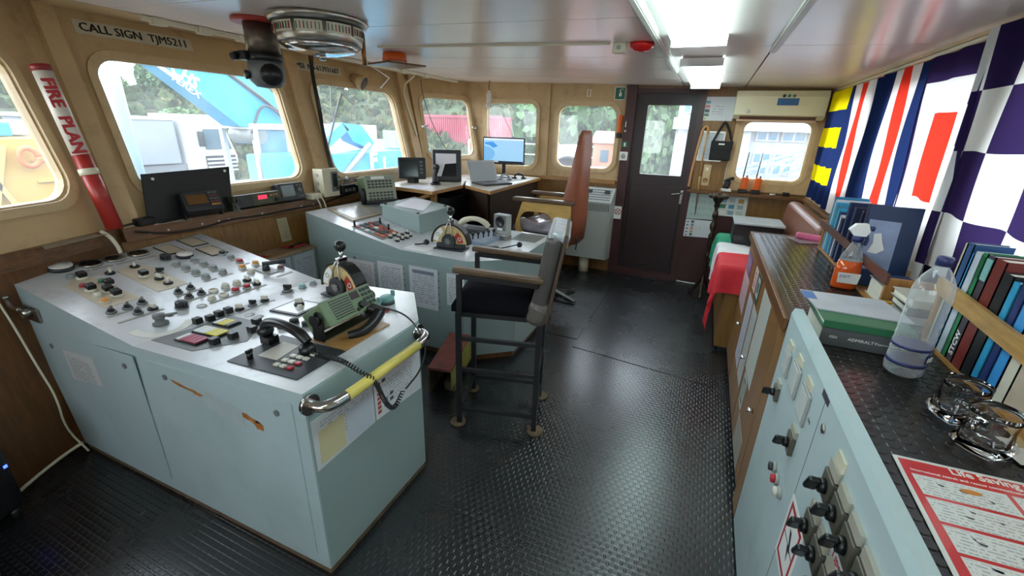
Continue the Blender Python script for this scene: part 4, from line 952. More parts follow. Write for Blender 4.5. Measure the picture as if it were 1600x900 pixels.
bx('display', (.052, .03, .012), (.004, .07, .028), M('red_display', '#d63a5a', .3, var=0, emit='#ff4060', es=.6))
for i in range(3): bx('lamp', (.052, .1+.022*i, .018), (.004, .011, .012), AMBER)
for a, b in (((.05, .14, -.018), .013), ((.05, -.16, .0), .018)):
    mb = MB(); mb.cyl(cc+R @ Vector(a), cc+R @ Vector((a[0]+.02, a[1], a[2])), b, n=14); P('knob', mb, BLACK, t)
mb = MB(); mb.prism([(-2.93, 1.95, sz), (-2.885, 1.97, sz), (-2.89, 1.955, 1.08), (-2.92, 1.945, 1.08)], (0, -.005, 0)); P('bracket_arm', mb, MIDGREY, t)
t, bx, R, cc = face_dev('chart_plotter', 'small dark plotter with square screen at the end of the sill radios', 'plotter', (-2.955, 2.43, 1.092), (.075, .215, .135), radians(14), radians(-6), DARK)
bx('screen', (.038, -.03, .01), (.003, .105, .085), M('grey_lcd', '#4a4f56', .2, var=0))
mb = MB(); mb.cyl(cc+R @ Vector((.037, .065, .01)), cc+R @ Vector((.047, .065, .01)), .018, n=16); P('cursor_pad', mb, MIDGREY, t)
for i in range(2):
    for j in range(2): bx('key', (.038, .055+.025*i, .045-.085*j), (.005, .014, .012), MIDGREY)
t = T('junction_box', 'flat ivory junction box with two cables on the sill', 'box', (-2.93, 2.62, sz))
mb = MB(); mb.bb(-2.985, -2.885, 2.575, 2.685, sz, 1.062, .004); P('body', mb, CREAM, t)
for y in (2.61, 2.66):
    mb = MB(); mb.tube([(-2.885, y, 1.04), (-2.86, y+.01, 1.01), (-2.87, y+.04, .93)], .006, 6, 1); P('cable', mb, CREAM, t)
t = T('control_box', 'tall cream control box with dark side panel beside the second window', 'box', (-2.93, 2.81, sz))
mb = MB(); mb.bb(-3.0, -2.885, 2.715, 2.885, 1.0205, 1.25, .006); P('body', mb, M('cream_case', '#cfc8ae', .4, var=.03), t)
mb = MB(); mb.bb(-2.886, -2.88, 2.80, 2.875, 1.06, 1.225, .002); f_ = P('front_panel', mb, MIDGREY, t)
mb = MB(); mb.bb(-2.88, -2.877, 2.815, 2.86, 1.10, 1.21); P('window', mb, SCREEN, f_)
mb = MB(); mb.cyl((-2.88, 2.855, 1.085), (-2.872, 2.855, 1.085), .01, n=10); P('button', mb, BLACK, f_)
for z in (1.07, 1.13, 1.2):
    mb = MB(); mb.cyl((-2.95, 2.714, z), (-2.95, 2.708, z), .013, n=12); P('grommet', mb, LGREY, t)
for i, (y0, y1, z1, lb) in enumerate(((2.92, 3.09, 1.10, 'low black transceiver unit beside the cream control box'), (3.12, 3.36, 1.085, 'flat black power supply unit on the sill under window two'))):
    t = T('transceiver_unit', lb, 'unit', (-2.95, (y0+y1)/2, sz))
    mb = MB(); mb.bb(-3.0, -2.89, y0, y1, sz, z1, .005); P('case', mb, BLACKM, t)
    for k in range(3):
        mb = MB(); mb.bb(-2.889, -2.884, y0+.03+k*.045, y0+.055+k*.045, sz+.02, sz+.045); P('socket', mb, MIDGREY, t)
t = T('cable_tangle', 'tangle of black and white wires on the transceiver unit', 'wires', (-2.92, 3.05, 1.1))
rr = random.Random(5)
for k in range(6):
    p = [(-2.95+rr.uniform(-.04, .06), 2.95+.05*j+rr.uniform(-.03, .03), 1.11+rr.uniform(0, .05)) for j in range(5)]
    P('wire', MB().tube(p, .004, 5, 2), BLACK if k % 3 else WHITE_PL, t)
t = T('power_adapter', 'black power adapter with lead on the sill below the black board', 'adapter', (-2.94, 1.40, sz))
mb = MB(); mb.box((-2.95, 1.42, sz+.022), (.06, .10, .044), (0, 0, .2), .01); P('body', mb, BLACK, t)
mb = MB(); mb.tube([(-2.93, 1.45, sz+.02), (-2.91, 1.49, sz+.008), (-2.93, 1.56, sz+.008), (-2.95, 1.66, sz+.008)], .006, 6, 2); P('lead', mb, BLACK, t)
mb = MB(); mb.tube([(-2.95, 1.37, sz+.02), (-2.96, 1.3, sz+.01), (-2.93, 1.25, sz+.02)], .006, 6, 2); P('lead', mb, BLACK, t)
PAPER('sill_card', 'white card with red print lying on the sill by the adapter', [(-2.975, 1.47, sz+.001), (-2.96, 1.64, sz+.001), (-2.89, 1.65, sz+.001), (-2.895, 1.44, sz+.001)], paper_mat('redcard', '#d9d3cb', '#96302c', 5, .75, .08), 'card')
PAPER('sill_paper', 'worn grey paper taped on the near sill', [fnear(.40, 1.0212, -.02), fnear(.16, 1.0212, -.02), fnear(.14, 1.0212, -.1), fnear(.45, 1.0212, -.1)], M('worn_paper', '#8d8474', .6, var=.1, vs=20), 'paper')

# olive radio standing behind the far console
t = T('marine_radio', 'olive green transceiver with keypad and black handset behind the far console', 'radio', (-2.62, 3.12, .96))
R = Matrix.Rotation(radians(-28), 3, 'Z') @ Matrix.Rotation(radians(-12), 3, 'Y'); cc = Vector((-2.66, 3.12, 1.075))
def bx(nm, a, dd, m_, bev=0, par=None): mb = MB(); mb.box(cc+R @ Vector(a), dd, R, bev); return P(nm, mb, m_, par or t)
bx('case', (-.05, 0, 0), (.19, .27, .21), OLIVE, .006)
f_ = bx('front_panel', (.05, .0, 0), (.012, .272, .212), M('pale_olive', '#8e9684', .45, var=.05), .003)
bx('display', (.057, -.02, .085), (.003, .12, .025), PINKW, 0, f_)
for i in range(7):
    for j in range(7):
        if 2 < j < 4: continue
        bx('key', (.058, -.105+.033*i, .055-.025*j), (.004, .022, .014), DARK, 0, f_)
mb = MB(); mb.tube([cc+R @ Vector((.0, -.15, -.13)), cc+R @ Vector((.03, -.165, -.05)), cc+R @ Vector((.02, -.16, .0))], [.02, .026, .02], 10, 2); P('handset', mb, BLACK, t)
bx('bracket', (-.02, 0, -.118), (.12, .29, .02), BLACKM)

# ------------------------------------------------------------------ low cabinet between the consoles
t = T('low_cabinet', 'low grey cabinet with worn wooden top between the two consoles', 'cabinet', (-2.83, 2.1, 0))
mb = MB(); mb.bb(-2.845, -2.735, 1.74, 2.405, .0, .68); P('body', mb, TEALGREY, t)
mb = MB(); mb.bb(-2.915, -2.715, 1.738, 2.41, .68, .70, .004); P('top', mb, M('worn_board', '#9a8266', .5, wood=True, var=.25, vs=8, axis=(4, 1, 4), dirt='#6e2a22', dirt_amt=.5, ds=6), t)
for i, (a, b) in enumerate(((1.79, 1.95), (1.98, 2.17), (2.20, 2.385))):
    PAPER('paper_notice', ('nearest', 'middle', 'farthest')[i]+' clear pocket with a typed sheet on the low cabinet front', [(-2.7335, a, .665), (-2.7335, b, .665), (-2.7335, b, .33), (-2.7335, a, .33)], paper_mat('pocket%d' % i, '#b9bfc6', '#7d828c', 17, .55, .1, None, i*5.7), 'paper')
    mb = MB(); mb.bb(-2.7345, -2.732, b+.008, b+.018, .33, .665); P('binding_strip', mb, LGREY, t)
REDR = M('red_rag', '#a8322c', .8, var=.2, vs=30)
for x, y, lb in ((-2.80, 1.93, 'crumpled red rag on the low cabinet top'), (-2.83, 2.29, 'red cloth strip by the pliers on the low cabinet')):
    rr = random.Random(int(y*100)); mb = MB(); n = 10; vs = []
    for i in range(n+1):
        for j in range(n+1):
            u, v = i/n-.5, j/n-.5
            vs.append((x+u*.1+.02*v, y+v*.15+.03*u, .7015+.012*abs(sin(7*u+3*v)*cos(5*v))+rr.uniform(0, .003)))
    mb.add(vs, [(i*(n+1)+j, (i+1)*(n+1)+j, (i+1)*(n+1)+j+1, i*(n+1)+j+1) for i in range(n) for j in range(n)], True)
    O('rag', mb, REDR, lb, 'rag')
mb = MB(); mb.tube([(-2.80, 2.26, .712), (-2.83, 2.32, .712), (-2.86, 2.38, .712)], .007, 6); mb.tube([(-2.82, 2.25, .712), (-2.835, 2.32, .712), (-2.84, 2.39, .712)], .007, 6); O('pliers', mb, BLACKM, 'small black pliers on the low cabinet top', 'tool')
PAPER('paper_notice', 'narrow yellowed sheet on the veneer by the far console', [fmain(2.30, .90, -.004), fmain(2.39, .90, -.004), fmain(2.39, .72, -.004), fmain(2.30, .72, -.004)], paper_mat('yellowed', '#b9ac8c', '#7d7462', 12, .6, .1, None, 8), 'paper')

# ------------------------------------------------------------------ desk in the far corner
DT = M('desk_top', '#c9c2b4', .35, var=.06, vs=8, dirt='#8e8676', dirt_amt=.4, ds=6)
t = T('corner_desk', 'wood edged corner desk under the far windows', 'desk', (-2.2, 4.4, 0))
dz = 1.06
pa_ = [(-2.885, 3.37), (-2.60, 3.36), (-2.21, 3.30), (-2.22, 3.86), (-2.36, 4.16), (-2.86, 4.34), (-2.885, 4.3)]
pb_ = [(-2.355, 4.165), (-2.20, 3.87), (-1.79, 3.62), (-1.82, 5.07), (-2.60, 5.07), (-2.845, 4.36)]
for nm, pg in (('side_top', pa_), ('main_top', pb_)):
    mb = MB(); mb.prism([(x, y, dz-.03) for x, y in pg], (0, 0, .028)); P(nm, mb, LEDGEW, t)
    mb = MB(); c_ = Vector((sum(p[0] for p in pg)/len(pg), sum(p[1] for p in pg)/len(pg)));
    mb.prism([(c_.x+(x-c_.x)*.97, c_.y+(y-c_.y)*.985, dz-.0018) for x, y in pg], (0, 0, .003)); P(nm+'_laminate', mb, DT, t)
DARKW = M('dark_wood', '#2c1a10', .5, wood=True, var=.2, vs=8, axis=(5, 5, .6))
mb = MB(); mb.prism([(-1.86, 3.75, 0), (-1.84, 3.75, 0), (-1.86, 5.05, 0), (-1.88, 5.05, 0)], (0, 0, dz-.031)); P('front_panel', mb, DARKW, t)
mb = MB(); mb.prism([(-2.19, 3.92, 0), (-1.87, 3.70, 0), (-1.86, 3.72, 0), (-2.18, 3.95, 0)], (0, 0, dz-.031)); P('front_panel', mb, DARKW, t)
mb = MB(); mb.bb(-2.80, -2.25, 4.02, 4.05, 0, dz-.031); P('back_panel', mb, DARKW, t)
mb = MB(); mb.hexa([(-2.62, 3.44, .90), (-2.58, 3.44, .90), (-2.28, 3.36, 1.0), (-2.30, 3.36, 1.03)], [(-2.62, 3.47, .90), (-2.58, 3.47, .90), (-2.28, 3.39, 1.0), (-2.30, 3.39, 1.03)]); P('brace', mb, LEDGEW, t)
mb = MB(); mb.bb(-2.33, -2.28, 3.44, 3.48, 0, dz-.031); P('leg', mb, LEDGEW, t)
t = T('computer_tower', 'black computer tower standing under the corner desk', 'computer', (-2.1, 3.95, 0))
mb = MB(); mb.bb(-2.26, -1.98, 3.98, 4.20, .45, .98, .006); mb = MB(); mb.bb(-2.52, -2.22, 3.60, 4.0, .0, .96, .006); P('case', mb, BLACK, t)
mb = MB(); mb.bb(-2.40, -2.30, 3.592, 3.6, .80, .92); P('drive_bay', mb, DARK, t)
mb = MB(); mb.bb(-2.29, -2.28, 3.592, 3.6, .78, .86); P('label', mb, PINKW, t)
for x0, x1, z0, z1, c_, lb in ((-1.82, -1.74, 0, .12, M('red_can', '#7a1c1c', .4), 'small dark red can under the desk'),):
    mb = MB(); mb.lathe([(.04, 0), (.042, .01), (.042, .12), (.03, .14), (.0001, .14)], (-1.72, 4.2, 0), 16); O('can', mb, c_, lb, 'can')
# chart monitor
SKYB = M('chart_water', '#9cc4e0', .3, var=.02, emit='#8fc0e4', es=.55)
BLU = M('chart_shallow', '#3f8fd0', .3, var=0, emit='#2f86d4', es=.5)
BLU2 = M('chart_mid', '#79b0d8', .3, var=0, emit='#68a8dc', es=.5)
BARW = M('screen_white', '#e6ecf2', .3, var=0, emit='#dfe8f0', es=.5)
t = T('computer_monitor', 'flat computer monitor showing a blue sea chart', 'monitor', (-2.19, 4.78, dz))
R = Matrix.Rotation(radians(10), 3, 'Z'); cc = Vector((-2.19, 4.76, 1.36))
def bx(nm, a, dd, m_, bev=0, par=None): mb = MB(); mb.box(cc+R @ Vector(a), dd, R, bev); return P(nm, mb, m_, par or t)
bx('back_case', (0, .012, 0), (.50, .024, .30), BLACK, .005)
scn = bx('screen', (0, -.0012, .004), (.475, .002, .265), SKYB)
def scp(nm, pts, m_):
    mb = MB(); mb.prism([cc+R @ Vector((a, -.0026, b)) for a, b in pts], R @ Vector((0, -.0006, 0))); P(nm, mb, m_, scn)
scp('chart_land', [(-.225, .09), (-.13, .10), (-.09, .07), (-.07, .05), (-.12, .03), (-.17, .06), (-.225, .07)], BLU)
scp('chart_shelf', [(-.235, .05)]+[(-.235+.13*cos(a), -.035+.085*sin(a)) for a in [radians(80-16*k) for k in range(11)]]+[(-.235, -.12)], BLU2)
scp('toolbar', [(-.235, .118), (.235, .118), (.235, .134), (-.235, .134)], BARW)
scp('taskbar', [(-.235, -.128), (.235, -.128), (.235, -.112), (-.235, -.112)], SCREEN)
scp('search_box', [(-.225, -.127), (-.06, -.127), (-.06, -.113), (-.225, -.113)], BARW)
bx('neck', (0, .03, -.19), (.04, .02, .14), BLACK, .004)
bx('foot', (0, .02, -.2915), (.2, .14, .012), BLACK, .004)
# laptop
t = T('laptop', 'open silver laptop on the corner desk', 'laptop', (-2.05, 4.1, dz))
R = Matrix.Rotation(radians(-28), 3, 'Z'); cc = Vector((-2.02, 4.12, dz+.010))
def bx(nm, a, dd, m_, bev=0, par=None, R2=None): mb = MB(); mb.box(cc+R @ Vector(a), dd, R if R2 is None else R2, bev); return P(nm, mb, m_, par or t)
SILV = M('silver_plastic', '#b8bcc0', .35, var=.02)
bx('base', (0, 0, 0), (.25, .35, .016), DARK, .004)
bx('keyboard', (.0, 0, .0088), (.20, .32, .002), MIDGREY)
R2 = R @ Matrix.Rotation(radians(-24), 3, 'Y')
lid = bx('lid', (-.125-.05, 0, .105), (.008, .35, .235), SILV, .003, None, R2)
mb = MB(); mb.box(cc+R @ Vector((-.1705, 0, .107)), (.002, .32, .20), R2); P('screen', mb, M('washed_screen', '#aeb4ba', .15, var=0), lid)
# radar and echo sounder displays
t = T('radar_display', 'grey radar display with a white sheet over its screen', 'display', (-2.52, 4.02, dz))
R = Matrix.Rotation(radians(-58), 3, 'Z') @ Matrix.Rotation(radians(-12), 3, 'Y'); cc = Vector((-2.50, 4.02, 1.225))
def bx(nm, a, dd, m_, bev=0, par=None): mb = MB(); mb.box(cc+R @ Vector(a), dd, R, bev); return P(nm, mb, m_, par or t)
bx('case', (-.04, 0, 0), (.12, .30, .32), MIDGREY, .015); bz = bx('bezel', (.024, 0, 0), (.012, .29, .31), DARK, .004)
bx('screen', (.031, -.01, .0), (.003, .21, .23), SCREEN, 0, bz)
mb = MB(); mb.prism([cc+R @ Vector((.0335, a, b)) for a, b in ((-.115, .115), (.095, .115), (.095, .02), (-.02, .01), (-.06, -.115), (-.115, -.115))], R @ Vector((.001, 0, 0))); P('sheet', mb, PLAIN, bz)
t = T('echo_sounder', 'dark echo sounder display on a stand beside the second window', 'display', (-2.70, 3.72, dz))
R = Matrix.Rotation(radians(-50), 3, 'Z') @ Matrix.Rotation(radians(-10), 3, 'Y'); cc = Vector((-2.71, 3.70, 1.205))
bx('case', (-.03, 0, 0), (.08, .27, .21), DARK, .01); bz = bx('bezel', (.012, 0, 0), (.01, .26, .2), BLACK, .003)
bx('screen', (.018, -.03, 0), (.003, .17, .165), SCREEN, 0, bz)
for k in range(4): bx('key', (.018, .09, .06-.035*k), (.004, .03, .018), MIDGREY, 0, bz)
mb = MB(); mb.bb(-2.76, -2.68, 3.68, 3.76, dz+.0015, dz+.05); P('stand', mb, BLACK, t)
mb = MB(); mb.cyl((-2.45, 3.72, dz+.0015), (-2.45, 3.72, dz+.02), .05, n=18); mb.tube([(-2.45, 3.72, dz+.02), (-2.46, 3.72, dz+.09), (-2.44, 3.73, dz+.15)], [.035, .022, .026], 12, 1); mb.sphere((-2.44, 3.73, dz+.17), .032, 16); O('joystick_controller', mb, BLACK, 'black joystick controller between the two dark displays', 'controller')
PAPER('desk_paper', 'loose white sheet lying on the near end of the corner desk', [(-2.60, 3.62, dz+.0015), (-2.36, 3.58, dz+.0015), (-2.34, 3.34, dz+.0015), (-2.62, 3.38, dz+.0015)], PLAIN, 'paper', None, -.001)
for i, (x, y) in enumerate(((-2.07, 4.55), (-1.98, 4.75))):
    mb = MB(); mb.tube([(x-.05, y-.02, dz+.004), (x-.045, y-.01, dz+.045), (x, y, dz+.065), (x+.045, y+.01, dz+.045), (x+.05, y+.02, dz+.004)], .011, 8, 2); mb.lathe([(.03, 0), (.03, .02)], (x-.05, y-.02, dz+.0015), 12); mb.lathe([(.03, 0), (.03, .02)], (x+.05, y+.02, dz+.0015), 12)
    O('headset', mb, LGREY if i == 0 else BLACK, ('grey', 'black')[i]+' headset lying on the desk before the chart monitor', 'headset')
mb = MB(); mb.prism([(-2.45, 4.35, dz+.0015), (-1.95, 4.35, dz+.0015), (-1.88, 4.85, dz+.0015), (-2.38, 4.9, dz+.0015)], (0, 0, .002)); O('desk_pad', mb, M('grey_pad', '#8b8a88', .6), 'grey writing pad under the chart monitor', 'pad')
# pendant lamp holder by the corner window
t = T('pendant_lampholder', 'white lampholder hanging on a cord before the far corner', 'lamp', (-2.42, 4.9, 1.9))
mb = MB(); mb.lathe([(.018, 0), (.028, .03), (.028, .10), (.018, .12), (.012, .14)], (-2.43, 4.85, 1.87), 16); P('holder', mb, WHITE_PL, t)
mb = MB(); mb.lathe([(.035, 0), (.038, .02), (.03, .04)], (-2.43, 4.85, 1.83), 16); P('collar', mb, WHITE_PL, t)
mb = MB(); mb.tube([(-2.43, 4.85, 2.01), (-2.435, 4.85, 2.06), (-2.42, 4.85, 2.115)], .004, 6); P('hook', mb, BLACK, t)
mb = MB(); mb.tube([(-2.43, 4.85, 1.83), (-2.44, 4.86, 1.6), (-2.48, 4.9, 1.4), (-2.52, 4.95, 1.15), (-2.50, 4.98, dz+.008)], .005, 6, 2); P('cord', mb, WHITE_PL, t)

# ------------------------------------------------------------------ bar stool
st = T('bar_stool', 'black steel stool with dark cushion, wooden arms and taped grey backrest', 'stool', (-.905, 2.02, 0), radians(15))
SEATF = M('dark_seat_fabric', '#0c0b10', .95, var=.1, vs=60, bump=.2, bs=250, spec=.15)
VINYL = M('grey_vinyl', '#4a4644', .38, var=.12, vs=12, bump=.35, bs=14)
DUCT = M('duct_tape', '#9fa3a8', .3, metal=.3, var=.35, vs=25, bump=.4, bs=30)
def sq(mb, a, b, w=.028): 
    a, b = Vector(a), Vector(b); d = b-a; L = d.length; R = d.to_track_quat('Z', 'Y').to_matrix()
    return mb.box((a+b)/2, (w, w, L), R)
lx, ly = .215, .175
for sx_ in (-1, 1):
    for sy_ in (-1, 1):
        l_ = P('leg', sq(MB(), (sx_*lx, sy_*ly, .012), (sx_*lx, sy_*ly, .70)), BLACKM, st)
        mb = MB(); mb.cyl((sx_*(lx+.01), sy_*ly, 0), (sx_*(lx+.01), sy_*ly, .012), .045, n=16); P('foot_plate', mb, RUST, l_)
for z, sides in ((.10, 'nfbk'), (.36, 'nfk'), (.55, 'nf')):
    for s_ in sides:
        a, b = {'n': ((-lx, -ly, z), (lx, -ly, z)), 'f': ((-lx, ly, z), (lx, ly, z)), 'b': ((-lx, -ly, z), (-lx, ly, z)), 'k': ((lx, -ly, z), (lx, ly, z))}[s_]
        P('stretcher', sq(MB(), a, b, .02), BLACKM, st)
mb = MB(); sq(mb, (-lx, -ly, .70), (lx, -ly, .70), .03); sq(mb, (-lx, ly, .70), (lx, ly, .70), .03); sq(mb, (-lx, -ly, .70), (-lx, ly, .70), .03); sq(mb, (lx, -ly, .70), (lx, ly, .70), .03); P('seat_frame', mb, BLACKM, st)
def cushion(x0, x1, y0, y1, z0, hfun, n=14, r=.03):
    mb = MB(); vs = []; N = n+1
    for i in range(N):
        for j in range(N):
            u, v = i/n, j/n; e = min(1, min(u, 1-u, v, 1-v)*8); vs.append((x0+(x1-x0)*u, y0+(y1-y0)*v, z0+hfun(u, v)*(.35+.65*sin(e*pi/2))))
    top = [(i*N+j, (i+1)*N+j, (i+1)*N+j+1, i*N+j+1) for i in range(n) for j in range(n)]
    bot = [(p[0], p[1], z0) for p in vs]
    mb.add(vs, top, True)
    bd = [i*N for i in range(N)]+[n*N+j for j in range(1, N)]+[i*N+n for i in range(n-1, -1, -1)]+[j for j in range(n-1, 0, -1)]
    mb.add([vs[k] for k in bd]+[bot[k] for k in bd], [(k, (k+1) % len(bd), len(bd)+(k+1) % len(bd), len(bd)+k) for k in range(len(bd))]+[tuple(range(len(bd), 2*len(bd)))], True)
    return mb
P('seat_cushion', cushion(-.245, .20, -.20, .20, .715, lambda u, v: .10+.045*sin(pi*min(1, u*1.1))*sin(pi*v)), SEATF, st)
tb = Matrix.Rotation(radians(9), 3, 'Y')
mb = MB(); mb.box((.235, 0, .93), (.085, .42, .44), tb, .035, 4); P('back_cushion', mb, VINYL, st)
mb = MB(); mb.box((.285, 0, .925), (.018, .42, .47), tb, .004); P('back_board', mb, M('brown_board', '#4a382c', .5, var=.2, vs=15), st)
mb = MB(); mb.box((.285, 0, 1.135), (.105, .40, .05), tb, .02, 3); P('taped_edge', mb, DUCT, st)
mb = MB(); mb.box((.205, -.02, .74), (.12, .40, .15), (0, .35, 0), .05, 4); P('lumbar_cushion', mb, M('brown_grey_vinyl', '#5b5450', .4, var=.15, vs=10, bump=.4, bs=12), st)
ARMW = M('arm_wood', '#5a4632', .35, wood=True, var=.2, vs=12, axis=(1, 6, 6))
for s_ in (-1, 1):
    mb = MB(); mb.box((-.0, s_*.205, .935), (.46, .05, .03), (0, .06, 0), .008); a_ = P('armrest', mb, ARMW, st)
    mb = MB(); sq(mb, (-.20, s_*.205, .70), (-.20, s_*.205, .925), .026); sq(mb, (-.20, s_*.205, .915), (.2, s_*.205, .895), .026); P('arm_post', mb, BLACKM, a_)
# foot step by the far console
t = T('foot_step', 'worn red and yellow steel foot step at the far console', 'step', (-1.36, 2.2, 0))
mb = MB(); mb.hexa([(-1.40, 1.97, .17), (-1.25, 2.0, .17), (-1.33, 2.40, .22), (-1.48, 2.37, .22)], [(-1.40, 1.97, .185), (-1.25, 2.0, .185), (-1.33, 2.40, .235), (-1.48, 2.37, .235)]); P('tread', mb, M('worn_red', '#7d4038', .5, var=.25, vs=20, dirt='#4a3a34', dirt_amt=.7, ds=9), t)
mb = MB(); mb.hexa([(-1.25, 2.0, .05), (-1.245, 2.0, .05), (-1.325, 2.40, .05), (-1.33, 2.40, .05)], [(-1.25, 2.0, .169), (-1.245, 2.0, .169), (-1.325, 2.40, .219), (-1.33, 2.40, .219)]); P('side_plate', mb, M('worn_yellow', '#9a9a4a', .5, var=.25, vs=20), t)
mb = MB(); mb.hexa([(-1.40, 1.97, 0), (-1.39, 1.97, 0), (-1.47, 2.37, 0), (-1.48, 2.37, 0)], [(-1.40, 1.97, .169), (-1.39, 1.97, .169), (-1.47, 2.37, .219), (-1.48, 2.37, .219)]); P('side_plate', mb, RUST, t)
mb = MB(); mb.bb(-1.33, -1.26, 2.05, 2.09, 0, .06); mb.bb(-1.39, -1.34, 2.33, 2.37, 0, .06); P('foot', mb, RUST, t)

# ------------------------------------------------------------------ captain's chair
PLY = M('plywood', '#c09a52', .45, wood=True, var=.08, vs=6, axis=(2, 8, 6))
LEA = M('brown_leather', '#8a4c34', .42, var=.15, vs=6, bump=.3, bs=9)
WRAP = M('plastic_wrap', '#8e8a94', .12, var=.35, vs=9, bump=.5, bs=10)
ch = T('captain_chair', 'tall brown covered captain chair with plywood side panels', 'chair', (-1.25, 3.95, 0))
for y, nm in ((3.70, 'n'), (4.18, 'f')):
    mb = MB(); fy = lambda u, v, w, y=y: Vector((u, y+w, v))
    mb.plate([(-1.56, .62), (-1.035, .60), (-1.035, .985), (-1.50, .985), (-1.56, .80)], [rrect(-1.52, -1.20, .68, .90, .09)], fy, 0, .02); P('side_panel', mb, PLY, ch)
    mb = MB(); mb.box((-1.30, y+.01, 1.005), (.58, .075, .035), None, .01); P('armrest', mb, ARMW, ch)
mb = MB(); mb.bb(-1.56, -1.04, 3.73, 4.17, .60, .70, .01); P('seat_base', mb, DARKW, ch)
P('seat_cushion', cushion(-1.60, -1.10, 3.735, 4.165, .702, lambda u, v: .10+.02*sin(9*u+5*v)), WRAP, ch)
mb = MB()
prof = [(-1.18, -.98, .62), (-1.17, -.97, .85), (-1.15, -.975, 1.05), (-1.10, -.98, 1.25), (-1.065, -.985, 1.45), (-1.05, -.99, 1.57), (-1.03, -1.0, 1.615)]
vs = []
for a, b, z in prof:
    for k in range(12):
        an = 2*pi*k/12; cx_, rx_ = (a+b)/2, (b-a)/2
        ex_ = .20 if z < 1.5 else (.17 if z < 1.6 else .13)
        vs.append((cx_+rx_*max(-.95, min(.95, 1.25*cos(an))), 3.95+ex_*max(-.95, min(.95, 1.3*sin(an)))+.01*sin(9*z), z))
mb.add(vs, [(i*12+k, i*12+(k+1) % 12, (i+1)*12+(k+1) % 12, (i+1)*12+k) for i in range(len(prof)-1) for k in range(12)], True); mb.add(vs[-12:], [tuple(range(12))], True); mb.add(vs[:12], [tuple(range(12))[::-1]], False)
P('back_cover', mb, LEA, ch)
mb = MB(); mb.tube([(-.99, 3.78, .70), (-.975, 3.77, .65), (-.98, 3.77, .58)], .006, 6, 1); P('tie_cord', mb, BLACK, ch)
mb = MB(); mb.cyl((-1.25, 3.95, .06), (-1.25, 3.95, .60), .035, n=18); P('column', mb, CHROME, ch)
for k in range(5):
    a = radians(-20+72*k); mb = MB(); mb.hexa([(-1.25+.03*sin(a), 3.95-.03*cos(a), .05), (-1.25+.30*cos(a)+.018*sin(a), 3.95+.30*sin(a)-.018*cos(a), .012), (-1.25+.30*cos(a)-.018*sin(a), 3.95+.30*sin(a)+.018*cos(a), .012), (-1.25-.03*sin(a), 3.95+.03*cos(a), .05)],
        [(-1.25+.03*sin(a), 3.95-.03*cos(a), .10), (-1.25+.30*cos(a)+.018*sin(a), 3.95+.30*sin(a)-.018*cos(a), .042), (-1.25+.30*cos(a)-.018*sin(a), 3.95+.30*sin(a)+.018*cos(a), .042), (-1.25-.03*sin(a), 3.95+.03*cos(a), .10)]); fo = P('base_foot', mb, CHROME, ch)
    mb = MB(); mb.cyl((-1.25+.285*cos(a), 3.95+.285*sin(a), 0.004), (-1.25+.285*cos(a), 3.95+.285*sin(a), .012), .02, n=10); P('glide', mb, BLACK, fo)
# gauge standing on the far console
t = T('bearing_gauge', 'small grey gauge box standing on the far console edge', 'gauge', (-1.44, 3.12, .77))
R = Matrix.Rotation(radians(-12), 3, 'Z'); cc = Vector((-1.42, 3.10, .872))
def bx(nm, a, dd, m_, bev=0, par=None): mb = MB(); mb.box(cc+R @ Vector(a), dd, R, bev); return P(nm, mb, m_, par or t)
bx('case', (0, 0, .02), (.13, .07, .16), LGREY, .008); bx('foot', (0, 0, -.08), (.13, .08, .04), STEEL, .004)
fcx = bx('face', (0, -.036, .035), (.115, .003, .12), MIDGREY)
mb = MB(); mb.lathe([(.045, 0), (.045, .004), (.036, .006), (.035, .004), (.0001, .004)], cc+R @ Vector((0, -.037, .045)), 22, R @ Vector((0, -1, 0))); P('dial', mb, BLACK, fcx)
bx('label', (0, -.038, -.015), (.05, .002, .016), PINKW, 0, fcx)
t = T('desk_telephone', 'ivory telephone handset resting on the far console', 'telephone', (-1.70, 3.14, .77))
zb = F2(-1.7)[0]+.0
mb = MB(); mb.bb(-1.80, -1.60, 3.10, 3.22, zb+.002, zb+.045, .01); P('base', mb, DARK, t)
mb = MB(); mb.tube([(-1.83, 3.12, zb+.065), (-1.80, 3.13, zb+.10), (-1.74, 3.14, zb+.125), (-1.67, 3.15, zb+.125), (-1.61, 3.16, zb+.10), (-1.58, 3.17, zb+.065)], [.022, .026, .02, .02, .026, .022], 12, 2); P('handset', mb, CREAM, t)
t = T('desk_telephone', 'black handset on cards at the far console corner', 'telephone', (-1.33, 2.72, .77))
mb = MB(); mb.box((-1.36, 2.74, .785), (.15, .05, .03), (0, 0, .35), .01); P('body', mb, BLACK, t)
mb = MB(); mb.tube([(-1.29, 2.76, .787), (-1.22, 2.82, .80), (-1.19, 2.90, .80)], .005, 6, 1); mb.sphere((-1.19, 2.91, .795), .022, 12); P('lead', mb, BLACK, t)
PLASW = M('crumpled_plastic', '#c8ccd2', .1, var=.2, vs=10, bump=.6, bs=12)
